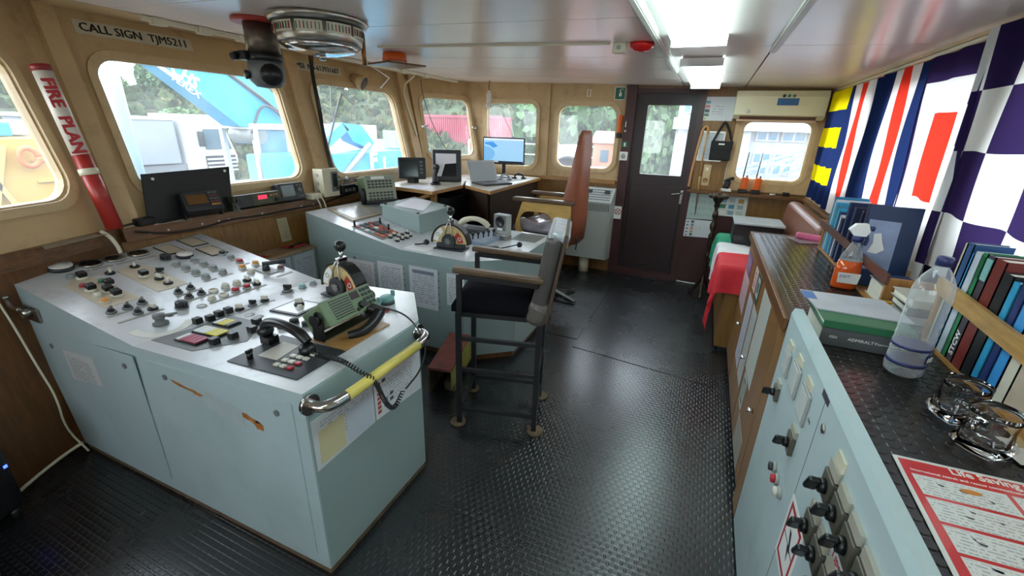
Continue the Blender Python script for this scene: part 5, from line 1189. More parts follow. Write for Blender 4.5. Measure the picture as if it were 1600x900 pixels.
# ------------------------------------------------------------------ far wall fittings
t = T('convector_heater', 'tall grey convector heater with slotted top against the far wall', 'heater', (-1.13, 4.98, .1))
HG = M('heater_grey', '#a9aeac', .4, var=.03, vs=4)
fx = lambda u, v, w: Vector((u, v, w))
mb = MB()
side = [(4.86, .20), (5.11, .16), (5.11, 1.0), (5.03, 1.0), (4.86, .86)]
mb.hexa([(-1.375, y, z) for y, z in side], [(-.905, y, z) for y, z in side]); P('casing', mb, HG, t)
for s_ in (-1.379, -.905):
    mb = MB(); mb.hexa([(s_, y+(.01 if y > 5 else -.012), z+.006) for y, z in side], [(s_+.004, y+(.01 if y > 5 else -.012), z+.006) for y, z in side]); P('side_cheek', mb, HG, t)
n_ = Vector((0, -.14, .17)).normalized()
HOLE = M('heater_slot', '#3a3c3c', .6, var=0)
for j in range(5):
    for i in range(22):
        c_ = Vector((-1.35+.0195*i, 4.89+.028*j, .86+.14/.17*(.03+.028*j)+.001)); mb = MB() if (i == 0 and j == 0) else mb
        if i == 0 and j == 0: mb = MB()
        mb.box(c_, (.013, .013, .002), (radians(39.5), 0, 0))
o = P('top_slots', mb, HOLE, t); o['kind'] = 'stuff'
mb = MB()
for i in range(24): mb.box((-1.355+.0187*i, 4.8595, .80), (.007, .002, .085))
o = P('front_slots', mb, HOLE, t); o['kind'] = 'stuff'
for x in (-1.18, -.98):
    mb = MB(); mb.box((x, 4.975, .963), (.06, .05, .002), (radians(39.5), 0, 0)); P('control_window', mb, BLACK, t)
mb = MB(); mb.cyl((-1.18, 4.98, 0), (-1.18, 4.98, .18), .06, n=20); P('pedestal', mb, CREAM, t)
c4 = [(-.93, FY-.022, .80), (-.85, FY-.022, .80), (-.85, FY-.022, .655), (-.93, FY-.022, .655)]
# (the no smoking plate hangs on the casing beside the door post)
t = T('no_smoking_sign', 'white no smoking sign with red ring beside the heater', 'sign', (-.86, 5.08, .65))
mb = MB(); mb.bb(-.90, -.818, FY-.056, FY-.0505, .655, .80); P('plate', mb, PINKW, t)
mb = MB(); mb.ring([(-.859+.036*cos(2*pi*k/28), .738+.036*sin(2*pi*k/28)) for k in range(28)], [(-.859+.028*cos(2*pi*k/28), .738+.028*sin(2*pi*k/28)) for k in range(28)], ff, -.0572, -.0562); P('red_ring', mb, INKR, t)
for a in (.785, -.785):
    mb = MB(); mb.box((-.859, FY-.0585, .738), (.062, .001, .007), (0, a, 0)); P('bar', mb, INKR if a > 0 else INK, t)
GSIGN = M('sign_green', '#1d6b55', .45, var=.03)
t = T('green_safety_sign', 'green safety sign with white hand pictogram above the door post', 'sign', (-.98, 5.13, 1.93))
mb = MB(); mb.bb(-1.045, -.93, FY-.006, FY-.001, 1.935, 2.065); P('plate', mb, PINKW, t)
mb = MB(); mb.bb(-1.038, -.937, FY-.008, FY-.006, 1.942, 2.058); P('field', mb, GSIGN, t)
mb = MB(); mb.prism([(-.995, FY-.0085, 1.97), (-.972, FY-.0085, 1.97), (-.968, FY-.0085, 1.995), (-.978, FY-.0085, 2.01), (-.985, FY-.0085, 2.035), (-.993, FY-.0085, 2.035), (-.99, FY-.0085, 2.008), (-.998, FY-.0085, 1.99)], (0, -.001, 0)); P('pictogram', mb, INKW, t)
for k in range(3):
    mb = MB(); mb.box((-.982+.012*k, FY-.009, 2.043-.004*abs(k-1)), (.004, .001, .014), (0, .5*(k-1), 0)); P('spark', mb, INKW, t)
t = T('emergency_torch', 'orange torch hanging at the right edge of the far window', 'torch', (-.945, 5.08, 1.57))
mb = MB(); mb.lathe([(.018, 0), (.02, .02), (.02, .13), (.026, .15), (.026, .18)], (-.95, FY-.035, 1.60), 16); P('body', mb, ORANGE, t)
mb = MB(); mb.bb(-.975, -.925, FY-.055, FY-.002, 1.545, 1.60, .006); P('holder', mb, BLACK, t)
t = T('light_switch', 'white square rotary light switch on the maroon door post', 'switch', (-.865, 5.07, 1.31))
mb = MB(); mb.bb(-.91, -.822, FY-.075, FY-.0505, 1.312, 1.405, .006); P('plate', mb, PINKW, t)
mb = MB(); mb.lathe([(.026, 0), (.024, .014), (.0001, .015)], (-.866, FY-.0755, 1.358), 18, (0, -1, 0)); mb.box((-.866, FY-.092, 1.358), (.008, .008, .03)); P('dial', mb, LGREY, t)
t = T('green_safety_sign', 'tiny green exit sticker above the light switch', 'sign', (-.868, 5.08, 1.45))
mb = MB(); mb.bb(-.896, -.84, FY-.0525, FY-.0505, 1.452, 1.512); P('plate', mb, GSIGN, t)
mb = MB(); mb.bb(-.876, -.860, FY-.0535, FY-.0525, 1.462, 1.50); P('pictogram', mb, INKW, t)
mb = MB(); mb.bb(-.885, -.875, FY-.056, FY-.051, 1.66, 1.72, .002); mb.cyl((-.88, FY-.052, 1.62), (-.88, FY-.06, 1.62), .011, n=12); O('door_hook', mb, STEEL, 'small steel catch on the maroon door post', 'hook')
t = T('thermometer', 'small cream thermometer on the wall above the far window', 'thermometer', (-1.33, 5.13, 1.97))
mb = MB(); mb.bb(-1.355, -1.305, FY-.012, FY-.001, 1.965, 2.04, .003); P('plate', mb, CREAM, t)
mb = MB(); mb.bb(-1.334, -1.326, FY-.016, FY-.012, 1.975, 2.03); P('tube', mb, REDW, t)
LEG = [(.05, .72, .22, .84, '#5f8fa6'), (.05, .54, .22, .67, '#c8786a'), (.05, .36, .22, .49, '#34504e'), (.05, .2, .22, .31, '#3f7a4a'), (.05, .06, .15, .14, '#c9c86a')]
PAPER('colour_legend', 'spiral bound colour code sheet on the wall above the walking cane', [(-.11, FY-.004, 1.97), (.155, FY-.004, 1.97), (.155, FY-.004, 1.745), (-.125, FY-.004, 1.745)], paper_mat('legend1', '#d3d6da', '#9a9ea4', 9, .6, .3, None, 1, .35, LEG), 'notice')
PAPER('colour_legend', 'pale teal chart sheet below the ledge by the door', [(-.112, FY-.016, 1.012), (.155, FY-.016, 1.012), (.155, FY-.016, .745), (-.112, FY-.016, .735)], paper_mat('legend2', '#a9bdb8', '#93a8a4', 4, .5, .1, None, 6), 'notice')
PAPER('colour_legend', 'white spiral sheet with small colour boxes low beside the door', [(-.112, FY-.016, .73), (.165, FY-.016, .732), (.165, FY-.016, .545), (-.112, FY-.016, .535)], paper_mat('legend3', '#d0d3d8', '#aab0b6', 8, .5, .38, None, 3, .35, [(.22, .8, .32, .94, '#2d5a5c'), (.22, .62, .32, .75, '#5f8fa6'), (.22, .42, .32, .58, '#c08a72'), (.22, .26, .32, .38, '#b79a70'), (.22, .06, .32, .22, '#3f7a5a')]+[(.06, .82-.19*k, .13, .88-.19*k, '#3a4046') for k in range(5)]), 'notice')
PAPER('symbol_chart', 'white chart with rows of small coloured symbols under the ledge', [(.18, FY-.016, 1.012), (.455, FY-.016, 1.012), (.46, FY-.016, .80), (.18, FY-.016, .80)], paper_mat('symbols', '#ccd2d0', '#a2aaa8', 3, .4, .1, None, 5, .35, [(.08+.3*i, .68-.3*j, .28+.3*i, .88-.3*j, ('#6a9ab8', '#aab4b4', '#b58a4a', '#2f7a58', '#4a8ab0', '#9aa6a6', '#e0e0da', '#7fa0b0', '#b8c0c0')[i+3*j]) for i in range(3) for j in range(3)]), 'notice')
mb = MB(); mb.ring(rect(-.115, .125, 1.35, 1.645), rect(-.10, .11, 1.365, 1.63), ff, -.012, -.001); o = O('notice_frame', mb, STEEL, 'framed pale sheet hanging behind the black bag', 'frame')
PAPER('sheet', None, [(-.10, FY-.006, 1.63), (.11, FY-.006, 1.63), (.11, FY-.006, 1.365), (-.10, FY-.006, 1.365)], paper_mat('framed', '#c3c9cc', '#9aa2a8', 14, .5, .15, None, 7), par=o)
t = T('air_conditioner', 'cream wall air conditioner above the side window', 'air conditioner', (.54, 5.04, 1.75))
ACW = M('ac_cream', '#d9d2b6', .4, var=.02)
prof = [(5.138, 1.765), (4.99, 1.765), (4.94, 1.80), (4.93, 1.96), (4.96, 2.01), (5.138, 2.02)]
mb = MB(); mb.hexa([(.155, y, z) for y, z in prof], [(.90, y, z) for y, z in prof]); P('case', mb, ACW, t)
mb = MB(); mb.hexa([(.21, 4.955, 1.779), (.84, 4.955, 1.779), (.84, 4.99, 1.758), (.21, 4.99, 1.758)], [(.21, 4.952, 1.789), (.84, 4.952, 1.789), (.84, 4.99, 1.764), (.21, 4.99, 1.764)]); P('outlet', mb, M('ac_slot', '#5a3a2a', .6), t)
mb = MB(); mb.bb(.19, .85, 4.985, 5.12, 1.745, 1.7645); P('flap', mb, M('ac_flap', '#c9a88c', .45), t)
mb = MB(); mb.bb(.50, .67, 4.926, 4.9315, 1.885, 1.945); lb_ = P('energy_label', mb, M('label_blue', '#2a5f96', .4, var=.1, vs=30), t)
for k in range(3):
    mb = MB(); mb.lathe([(.014, 0), (.014, .002), (.0001, .002)], (.545+.04*k, 4.929, 1.965), 16, (0, -1, .05)); P('seal', mb, (DARK, GREEN, MIDGREY)[k], t)
mb = MB(); mb.lathe([(.016, 0), (.012, .004), (.0001, .005)], (.27, 4.9345, 1.83), 14, (0, -1, 0)); P('badge', mb, WHITE_PL, t)
t = T('shoulder_bag', 'small black bag hanging by its strap from a hook', 'bag', (.10, 5.05, 1.35))
BAGM = M('bag_black', '#131316', .7, var=.1, vs=40)
mb = MB(); mb.bb(.005, .205, FY-.085, FY-.02, 1.365, 1.555, .012); P('body', mb, BAGM, t)
mb = MB(); mb.bb(.003, .207, FY-.09, FY-.086, 1.47, 1.555, .002); P('flap', mb, BAGM, t)
mb = MB(); mb.tube([(.02, FY-.05, 1.55), (.06, FY-.045, 1.66), (.085, FY-.04, 1.715), (.10, FY-.04, 1.735), (.12, FY-.04, 1.715), (.16, FY-.045, 1.64), (.19, FY-.05, 1.55)], .011, 8, 2); P('strap', mb, BAGM, t)
mb = MB(); mb.bb(.075, .13, FY-.0925, FY-.09, 1.518, 1.532); P('logo_tag', mb, INKW, t)
mb = MB(); mb.tube([(.10, FY-.001, 1.745), (.10, FY-.04, 1.742), (.10, FY-.045, 1.755)], .004, 6); P('hook', mb, STEEL, t)
CANE = M('cane_wood', '#c08c58', .4, wood=True, var=.12, vs=14, axis=(6, 6, .8))
t = T('walking_cane', 'bamboo walking cane with crook hanging beside the door', 'cane', (-.1, 5.1, 1.0))
mb = MB(); mb.tube([(-.045, FY-.04, 1.62), (-.045, FY-.04, 1.66), (-.06, FY-.04, 1.69), (-.085, FY-.04, 1.685), (-.10, FY-.04, 1.64), (-.115, FY-.04, 1.50), (-.135, FY-.04, 1.25), (-.14, FY-.04, 1.08)], .013, 10, 2); P('shaft', mb, CANE, t)
mb = MB(); mb.cyl((-.14, FY-.04, 1.075), (-.1405, FY-.04, 1.0595), .014, n=10); P('ferrule', mb, BLACK, t)
t = T('pointed_stick', 'thin wooden stick with dark tip hanging beside the cane', 'stick', (-.04, 5.1, .8))
mb = MB(); mb.tube([(-.05, FY-.115, 1.66), (-.052, FY-.118, 1.43), (-.045, FY-.12, 1.2)], .007, 8); P('rod', mb, CANE, t)
mb = MB(); mb.cyl((-.045, FY-.12, 1.20), (-.036, FY-.125, 1.02), .013, .011, n=10); P('handle', mb, LEDGEW, t)
mb = MB(); mb.cyl((-.036, FY-.125, 1.02), (-.028, FY-.125, .80), .011, .002, n=10); P('tip', mb, M('dark_tip', '#4a3220', .5), t)
t = T('socket_panel', 'beige double socket panel on the veneer below the bag', 'socket', (.02, 5.13, 1.1))
mb = MB(); mb.bb(-.025, .05, FY-.014, FY-.001, 1.10, 1.315, .004); P('plate', mb, BEIGE2, t)
mb = MB(); mb.lathe([(.025, 0), (.025, .006), (.018, .007), (.017, .002), (.0001, .002)], (.013, FY-.0145, 1.155), 16, (0, -1, 0)); P('socket', mb, LEDGEW, t)
mb = MB(); mb.bb(-.002, .028, FY-.02, FY-.0142, 1.25, 1.285, .002); P('rocker', mb, CREAM, t)
for i, x in enumerate((.375, .495)):
    t = T('handheld_radio', 'orange handheld radio with aerial on the ledge, '+('nearer the door', 'farther from the door'), 'radio', (x, 5.07, 1.06)) if False else T('handheld_radio', ('orange handheld radio on the ledge below the window, left one', 'orange handheld radio on the ledge below the window, right one')[i], 'radio', (x, 5.07, 1.0595))
    mb = MB(); mb.bb(x-.04, x+.04, FY-.105, FY-.04, 1.0595, 1.10, .008); P('charger', mb, BLACK, t)
    mb = MB(); mb.box((x+.005, FY-.072, 1.155), (.062, .045, .125), (0, .05, 0), .012); P('body', mb, ORANGE, t)
    mb = MB(); mb.cyl((x-.015, FY-.072, 1.215), (x-.005, FY-.068, 1.46), .006, .004, n=8); P('aerial', mb, BLACK, t)
    mb = MB(); mb.cyl((x+.02, FY-.072, 1.218), (x+.02, FY-.072, 1.235), .008, n=8); P('knob', mb, BLACK, t)
t = T('handset_charger', 'black handset in a charger with cable at the ledge end', 'charger', (.22, 5.08, 1.0595))
mb = MB(); mb.bb(.175, .275, FY-.09, FY-.03, 1.0595, 1.09, .006); P('base', mb, WHITE_PL, t)
mb = MB(); mb.box((.225, FY-.06, 1.13), (.06, .045, .085), (0, .2, 0), .015); mb.tube([(.20, FY-.06, 1.16), (.24, FY-.07, 1.19), (.28, FY-.06, 1.20)], .016, 8, 1); P('handset', mb, BLACK, t)
mb = MB(); mb.tube([(.20, FY-.02, 1.10), (.19, FY-.018, 1.25), (.205, FY-.016, 1.4), (.17, FY-.012, 1.5), (.18, FY-.012, 1.62)], .005, 6, 2); P('cable', mb, WHITE_PL, t)
mb = MB(); mb.bb(.63, .68, FY-.08, FY-.04, 1.0595, 1.072, .003); O('eraser_block', mb, PINKW, 'small white block on the ledge under the side window', 'block')
mb = MB(); mb.bb(.74, .80, FY-.085, FY-.035, 1.0595, 1.095, .005); mb.tube([(.74, FY-.06, 1.065), (.70, FY-.07, 1.063), (.66, FY-.085, 1.063)], .003, 6, 1); O('mini_camera', mb, BLACK, 'small black device with lead on the ledge corner', 'device')
# cast candle stand
t = T('ornate_stand', 'tall dark bronze stand of turned balls with cup top near the door', 'stand', (.16, 4.72, 0))
BRZ = M('dark_bronze', '#4a3c34', .35, metal=.7, var=.3, vs=20)
prof = [(.012, .08)]
for z, r in ((.20, .012), (.27, .016), (.30, .03), (.33, .014), (.40, .012), (.43, .03), (.46, .032), (.49, .013), (.53, .022), (.55, .03), (.58, .014), (.62, .03), (.66, .034), (.69, .014), (.73, .036), (.77, .04), (.81, .014), (.85, .036), (.89, .03), (.92, .014), (.95, .035), (.98, .03), (1.0, .05), (1.04, .075), (1.06, .078), (1.065, .06), (1.05, .04)): prof.append((r*.8, z))
mb = MB(); mb.lathe(prof, (.16, 4.72, 0), 18); P('stem', mb, BRZ, t)
for k in range(3):
    a = radians(30+120*k); mb = MB(); mb.tube([(.16, 4.72, .22), (.16+.05*cos(a), 4.72+.05*sin(a), .12), (.16+.11*cos(a), 4.72+.11*sin(a), .02)], [.014, .02, .016], 8, 2); mb.sphere((.16+.115*cos(a), 4.72+.115*sin(a), .024), .024, 12); P('leg', mb, BRZ, t)
for k in range(6):
    a = radians(60*k); mb = MB(); mb.sphere((.16+.066*cos(a), 4.72+.066*sin(a), 1.05), .026, 10); P('cup_petal', mb, BRZ, t)
mb = MB(); mb.box((.15, 4.71, 1.085), (.07, .012, .012), (0, -.5, .4)); P('pin', mb, STEEL, t)
cable('floor_cable', 'white cable lying along the foot of the maroon wall', [(-.10, 5.10, .012), (.02, 5.08, .012), (.12, 5.09, .012), (.28, 5.09, .012), (.40, 5.09, .012)], .008, WHITE_PL)

# ------------------------------------------------------------------ table with tricolour cloth, printer, sofa
t = T('low_cupboard', 'low brown cupboard hidden under a green white and red cloth', 'cupboard', (.55, 3.9, 0))
mb = MB(); mb.bb(.25, .69, 3.43, 4.60, .685, .712); P('table_top', mb, VENEER_D, t)
mb = MB(); mb.bb(.29, .68, 3.46, 4.56, .04, .684); P('body', mb, VENEER, t)
mb = MB(); mb.bb(.286, .2895, 3.48, 3.98, .1, .66); P('door', mb, VENEER, t)
mb = MB(); mb.bb(.286, .2895, 4.0, 4.53, .1, .66); P('door', mb, VENEER, t)
mb = MB(); mb.bb(.32, .66, 3.46, 4.54, 0, .04); P('plinth', mb, BLACK, t)
CG = M('cloth_green', '#1f8a66', .8, var=.08, vs=10); CW = M('cloth_white', '#d8d6d8', .8, var=.04, vs=10); CR = M('cloth_red', '#cf2a36', .75, var=.08, vs=10)
mb = MB(); NU, NV = 36, 56; vs = []
for i in range(NU+1):
    for j in range(NV+1):
        s_ = i/NU*.80; v_ = j/NV*1.44
        dx = max(0, s_-.445); dy = max(0, v_-1.20)
        x = .68-s_ if dx == 0 else .235-.03*min(1, dx/.04)-.03*dx-(.016*sin(v_*19+2*dx)+.01*sin(v_*43))*min(1, dx*6)
        y = 4.62-v_ if dy == 0 else 3.42-.03*min(1, dy/.04)-.02*dy-(.012*sin(s_*31))*min(1, dy*6)
        z = .717+.003*sin(23*v_+9*s_)-max(0, dx-.015)*(.75+.5*max(0, v_-.95))-max(0, dy-.015)*.9
        vs.append((x, y, max(z, .05)))
for i in range(NU):
    for j in range(NV):
        mb.m = 0 if j < NV*.30 else (1 if j < NV*.55 else 2)
        mb.add([vs[i*(NV+1)+j], vs[(i+1)*(NV+1)+j], vs[(i+1)*(NV+1)+j+1], vs[i*(NV+1)+j+1]], [(0, 1, 2, 3)], True)
o = O('tablecloth', mb, [CG, CW, CR], 'green white and red flag draped over the side table', 'cloth')
t = T('printer', 'black desktop printer with pale lid on the tricolour cloth', 'printer', (.52, 4.35, .72))
mb = MB(); mb.bb(.31, .685, 4.16, 4.50, .7215, .895, .012); P('body', mb, BLACK, t)
mb = MB(); mb.bb(.30, .69, 4.14, 4.51, .8955, .915, .006); P('scanner_lid', mb, M('pale_lid', '#a9b2b6', .25), t)
mb = MB(); mb.bb(.42, .66, 4.154, 4.16, .78, .86); P('paper_slot', mb, M('slot_black', '#050506', .6, var=0), t)
mb = MB(); mb.bb(.32, .395, 4.153, 4.16, .76, .80); P('brand_panel', mb, DARK, t)
mb = MB(); mb.bb(.43, .64, 4.10, 4.158, .735, .742); P('output_tray', mb, DARK, t)
mb = MB(); mb.cyl((.66, 4.15, .80), (.66, 4.162, .80), .009, n=12); P('power_button', mb, PINKW, t)
SOFA = M('sofa_leather', '#7c4f42', .35, var=.08, vs=6, bump=.06, bs=60)
t = T('sofa', 'brown leather settee against the flag wall', 'sofa', (.82, 4.1, 0))
mb = MB(); mb.box((.80, 4.15, .79), (.125, 1.36, .52), (0, radians(6), 0), .05, 5); P('backrest', mb, SOFA, t)
mb = MB(); mb.box((.775, 4.15, .42), (.16, 1.36, .16), None, .04, 4); P('seat', mb, SOFA, t)
mb = MB(); mb.bb(.72, .85, 3.5, 4.8, 0, .34); P('base', mb, VENEER_D, t)

# ------------------------------------------------------------------ counter on the right
CT = .99
cab = T('wooden_cabinet', 'brown veneer cabinet with notices on its doors under the black counter', 'cabinet', (.65, 2.53, 0))
VC = M('cabinet_veneer', '#8a6238', .42, wood=True, var=.12, vs=7, axis=(6, 6, .7))
mb = MB(); mb.bb(.385, .945, 1.725, 3.345, .06, CT-.03); P('body', mb, VC, cab)
mb = MB(); mb.bb(.41, .945, 1.74, 3.33, 0, .06); P('plinth', mb, BLACK, cab)
dl = ((2.875, 3.33), (2.39, 2.86), (1.86, 2.375))
for a, b in dl:
    mb = MB(); mb.bb(.371, .3845, a, b, .09, CT-.07, .002); d_ = P('door', mb, VC, cab)
    yk = a+.05
    mb = MB(); mb.lathe([(.012, 0), (.008, .01), (.013, .022), (.0001, .026)], (.371, yk, .47), 14, (-1, 0, 0)); P('handle', mb, CHROME, d_)
mb = MB(); mb.bb(.371, .3845, 1.73, 1.85, .02, CT-.04); P('end_stile', mb, VC, cab)
def dpaper(name, label, y0, y1, z0, z1, mt, cat='paper', sk=0): return PAPER(name, label, [(.3700, y1, z1), (.3700, y0, z1+sk), (.3700, y0, z0+sk), (.3700, y1, z0)], mt, cat)
dpaper('safety_card', 'blue and white safety card at the top of the farthest cabinet door', 3.02, 3.28, .76, .88, paper_mat('bcard', '#3e4f8c', '#d0d4e2', 6, .6, .1, None, 1), 'notice')
dpaper('paper_notice', 'pink printed sheet on the farthest cabinet door', 2.96, 3.27, .52, .75, paper_mat('pinksheet', '#cdb6bd', '#a08790', 14, .6, .1, None, 4))
dpaper('safety_card', 'red ringed prohibition card on the middle cabinet door', 2.67, 2.80, .77, .90, paper_mat('prohib', '#d9cdc6', '#a5443e', 5, .6, .15, None, 2, .35, [(.2, .2, .8, .26, '#a5443e'), (.2, .74, .8, .8, '#a5443e'), (.2, .2, .26, .8, '#a5443e'), (.74, .2, .8, .8, '#a5443e')]), 'notice')
dpaper('safety_card', 'green framed safety card on the middle cabinet door', 2.50, 2.645, .76, .91, paper_mat('greencard', '#1f5a4e', '#1f5a4e', 5, .3, .1, None, 2, .35, [(.18, .14, .82, .86, '#cfd8d2'), (.3, .3, .7, .7, '#1f5a4e')]), 'notice')
dpaper('paper_notice', 'long white typed sheet on the middle cabinet door', 2.62, 2.83, .30, .73, paper_mat('wsheet', '#c6c8d2', '#8d90a0', 22, .6, .1, None, 5))
dpaper('paper_notice', 'pale laminated sheet on the middle cabinet door edge', 2.40, 2.58, .30, .74, paper_mat('wsheet2', '#c2c4c0', '#93968f', 20, .55, .1, None, 6))
dpaper('paper_notice', 'large off white laminated sheet on the nearest cabinet door', 2.10, 2.365, .46, .905, paper_mat('wsheet3', '#cbccc4', '#a5a69c', 18, .35, .1, None, 8))
dpaper('safety_card', 'small green and white sticker low on the nearest cabinet door', 2.20, 2.315, .28, .45, paper_mat('gstick', '#d2d6d0', '#2d5a50', 4, .5, .12, None, 2, .35, [(.15, .1, .85, .9, '#2d5a50'), (.28, .22, .72, .78, '#9fb4aa')]), 'notice')
dpaper('paper_notice', 'faded grey list low on the nearest cabinet door', 1.95, 2.2, .10, .27, paper_mat('fadedl', '#a39a88', '#7d7464', 16, .6, .08, None, 9))
# worktop with coin dot rubber
RUB = M('counter_rubber', '#1d1917', .27, var=.2, vs=4, spec=.5)
top = T('worktop', 'black coin dot rubber worktop along the flag wall', 'worktop', (.66, 1.8, CT-.03))
mb = MB(); mb.bb(.405, .945, .0, 1.735, CT-.03, CT); P('near_sheet', mb, RUB, top)
mb = MB(); mb.bb(.372, .945, 1.735, 3.36, CT-.03, CT); P('far_sheet', mb, RUB, top)
mb = MB(); mb.bb(.355, .3718, 1.735, 3.37, CT-.045, CT+.002, .003); P('edge_strip', mb, VENEER_D, top)
mb = MB(); mb.bb(.355, .945, 3.361, 3.375, CT-.045, CT+.002); P('edge_strip', mb, VENEER_D, top)
mb = MB(); pitch = .031
for i in range(18):
    for j in range(108):
        x, y = .415+pitch*i, .02+pitch*j
        if x > .93 or (y > 1.72 and x < .39) or y > 3.34: continue
        vs = [(x+.0128*cos(2*pi*k/10), y+.0128*sin(2*pi*k/10), CT+.0001) for k in range(10)]+[(x+.0105*cos(2*pi*k/10), y+.0105*sin(2*pi*k/10), CT+.0014) for k in range(10)]
        mb.add(vs, [(k, (k+1) % 10, 10+(k+1) % 10, 10+k) for k in range(10)]+[tuple(range(10, 20))], False)
o = P('coin_dots', mb, RUB, top); o['kind'] = 'stuff'
# electrical switchboard
sb = T('switchboard', 'pale blue electrical switchboard front nearest the viewer', 'switchboard', (.39, .85, 0))
SBP = M('switchboard_paint', '#b4c6c9', .42, var=.03, vs=3, dirt='#9aa9a9', dirt_amt=.5, ds=3)
mb = MB(); mb.bb(.371, .404, -.3, 1.725, .02, 1.02); P('front_panel', mb, SBP, sb)
mb = MB(); mb.hexa([(.371, -.3, 1.0202), (.404, -.3, 1.0202), (.404, 1.725, 1.0202), (.371, 1.725, 1.0202)], [(.378, -.3, 1.04), (.404, -.3, 1.04), (.404, 1.725, 1.04), (.378, 1.725, 1.04)]); P('top_lip', mb, SBP, sb)
mb = MB(); mb.bb(.3705, .371, 1.155, 1.158, .05, 1.02); P('panel_seam', mb, MIDGREY, sb)
for yc, zc2, hy_, hz_ in ((1.595, .885, .045, .045), (1.445, .90, .05, .05), (1.30, .90, .05, .05)):
    mb = MB(); mb.bb(.364, .3709, yc-hy_, yc+hy_, zc2-hz_, zc2+hz_, .003); q_ = P('panel_meter', mb, LGREY, sb)
    mb = MB(); mb.bb(.362, .3639, yc-hy_+.01, yc+hy_-.01, zc2-hz_+.01, zc2+hz_-.01); P('meter_face', mb, M('meter_face_white', '#c3c8c6', .3, var=.06, vs=20), q_)
    mb = MB(); mb.bb(.366, .3709, yc-.03, yc+.03, zc2+hz_+.006, zc2+hz_+.03); P('label_plate', mb, M('yellowed_label', '#c9c3ab', .45), sb)
def rot_switch(y, z, s_=1.0, lab=True):
    mb = MB(); mb.bb(.358, .3709, y-.032*s_, y+.032*s_, z-.032*s_, z+.032*s_, .002); q_ = P('rotary_switch', mb, M('switch_plate', '#575349', .4, var=.08), sb)
    mb = MB(); mb.lathe([(.018*s_, 0), (.016*s_, .012), (.0001, .013)], (.3579, y, z), 16, (-1, 0, 0)); mb.box((.334, y, z), (.026, .014*s_, .05*s_), (.5, 0, 0), .006); P('switch_handle', mb, BLACK, q_)
    if lab: mb = MB(); mb.bb(.362, .3709, y-.03*s_, y+.03*s_, z+.036*s_, z+.06*s_); P('label_plate', mb, M('metal_label', '#a6a294', .35), sb)
rot_switch(1.60, .755, .8); rot_switch(1.295, .765, .9)
for y in (.965, .885, .805, .725, .645): rot_switch(y, .895, 1.0)
for y in (.985, .905, .825, .745): rot_switch(y, .755, 1.0)
for y, c_ in ((1.377, DARK), (1.319, RED), (1.262, WHITEB)):
    mb = MB(); mb.m = 1; mb.lathe([(.019, 0), (.019, .008), (.015, .01)], (.3709, y, .605), 16, (-1, 0, 0)); mb.m = 0; mb.lathe([(.014, .009), (.014, .02), (.0001, .022)], (.3709, y, .605), 16, (-1, 0, 0)); P('push_button', mb, [c_, LGREY], sb)
mb = MB(); mb.lathe([(.012, 0), (.012, .004), (.0001, .005)], (.3709, 1.11, .95), 14, (-1, 0, 0)); P('lock', mb, STEEL, sb)
mb = MB(); mb.bb(.3695, .3708, 1.13, 1.19, 1.0, 1.018); P('tag_plate', mb, M('dark_tag', '#3c3a42', .4), sb)
mb = MB(); mb.bb(.366, .3709, .935, .985, .957, .985); P('label_plate', mb, M('yellowed_label', '#c9c3ab', .45), sb)
TEXT('lettering', 'UPS', .03, (.3702, .86, .818), (0, -1, 0), (0, 0, 1), INKR, sb)
TEXT('lettering', 'ON', .016, (.3702, 1.235, .895), (0, -1, 0), (0, 0, 1), MIDGREY, sb)
# high voltage sticker
t = T('voltage_sticker', 'white sticker with red frame and lightning bolt on the switchboard', 'sticker', (.3703, 1.07, .5))
mb = MB(); mb.bb(.3700, .3708, 1.005, 1.16, .49, .70); P('sheet', mb, PINKW, t)
mb = MB(); mb.ring(rect(1.02, 1.145, .505, .685), rect(1.03, 1.135, .517, .673), lambda u, v, w: Vector((.3699-w, u, v)), 0, .0006); P('red_frame', mb, INKR, t)
mb = MB(); mb.prism([(.3699, 1.10, .63), (.3699, 1.075, .59), (.3699, 1.088, .59), (.3699, 1.065, .55), (.3699, 1.07, .582), (.3699, 1.058, .582), (.3699, 1.082, .63)][::-1], (-.0006, 0, 0)); P('lightning_bolt', mb, INK, t)
mb = MB(); mb.bb(.3693, .3699, 1.03, 1.135, .588, .591); P('rule', mb, INK, t)

# ------------------------------------------------------------------ things on the counter
ct = CT+.0022
# life saving signals poster
po = T('signals_poster', 'red and white Life Saving Signals poster lying on the counter', 'poster', (.68, .75, ct))
PRED = M('poster_red', '#d0201c', .3, var=.03, coat=.3); PWH = M('poster_white', '#dcdcd8', .3, var=.02, coat=.3); PGR = M('poster_ink', '#3a3a40', .5, var=0); POR = M('poster_orange', '#d8842a', .4, var=0)
mb = MB(); mb.prism([(.463, 1.005, ct), (.90, 1.03, ct), (.90, .30, ct), (.44, .28, ct)][::-1], (0, 0, .0012)); P('sheet', mb, PWH, po)
mb = MB(); mb.prism([(.470, .997, ct+.00125), (.895, 1.021, ct+.00125), (.895, .31, ct+.00125), (.450, .29, ct+.00125)][::-1], (0, 0, .0004)); P('red_field', mb, PRED, po)
TEXT('lettering', 'Life Saving Signals', .026, (.553, .992, ct+.0018), (1, .055, 0), (-.055, 1, 0), INKW, po, bold=.0004)
TEXT('lettering', 'International search and rescue communications', .0095, (.482, .966, ct+.0018), (1, .055, 0), (-.055, 1, 0), INKW, po)
LINEM = paper_mat('poster_lines', '#dfdfdb', '#a2a2a8', 7, .6, .03, None, 3)
rr = random.Random(11)
yy = .952
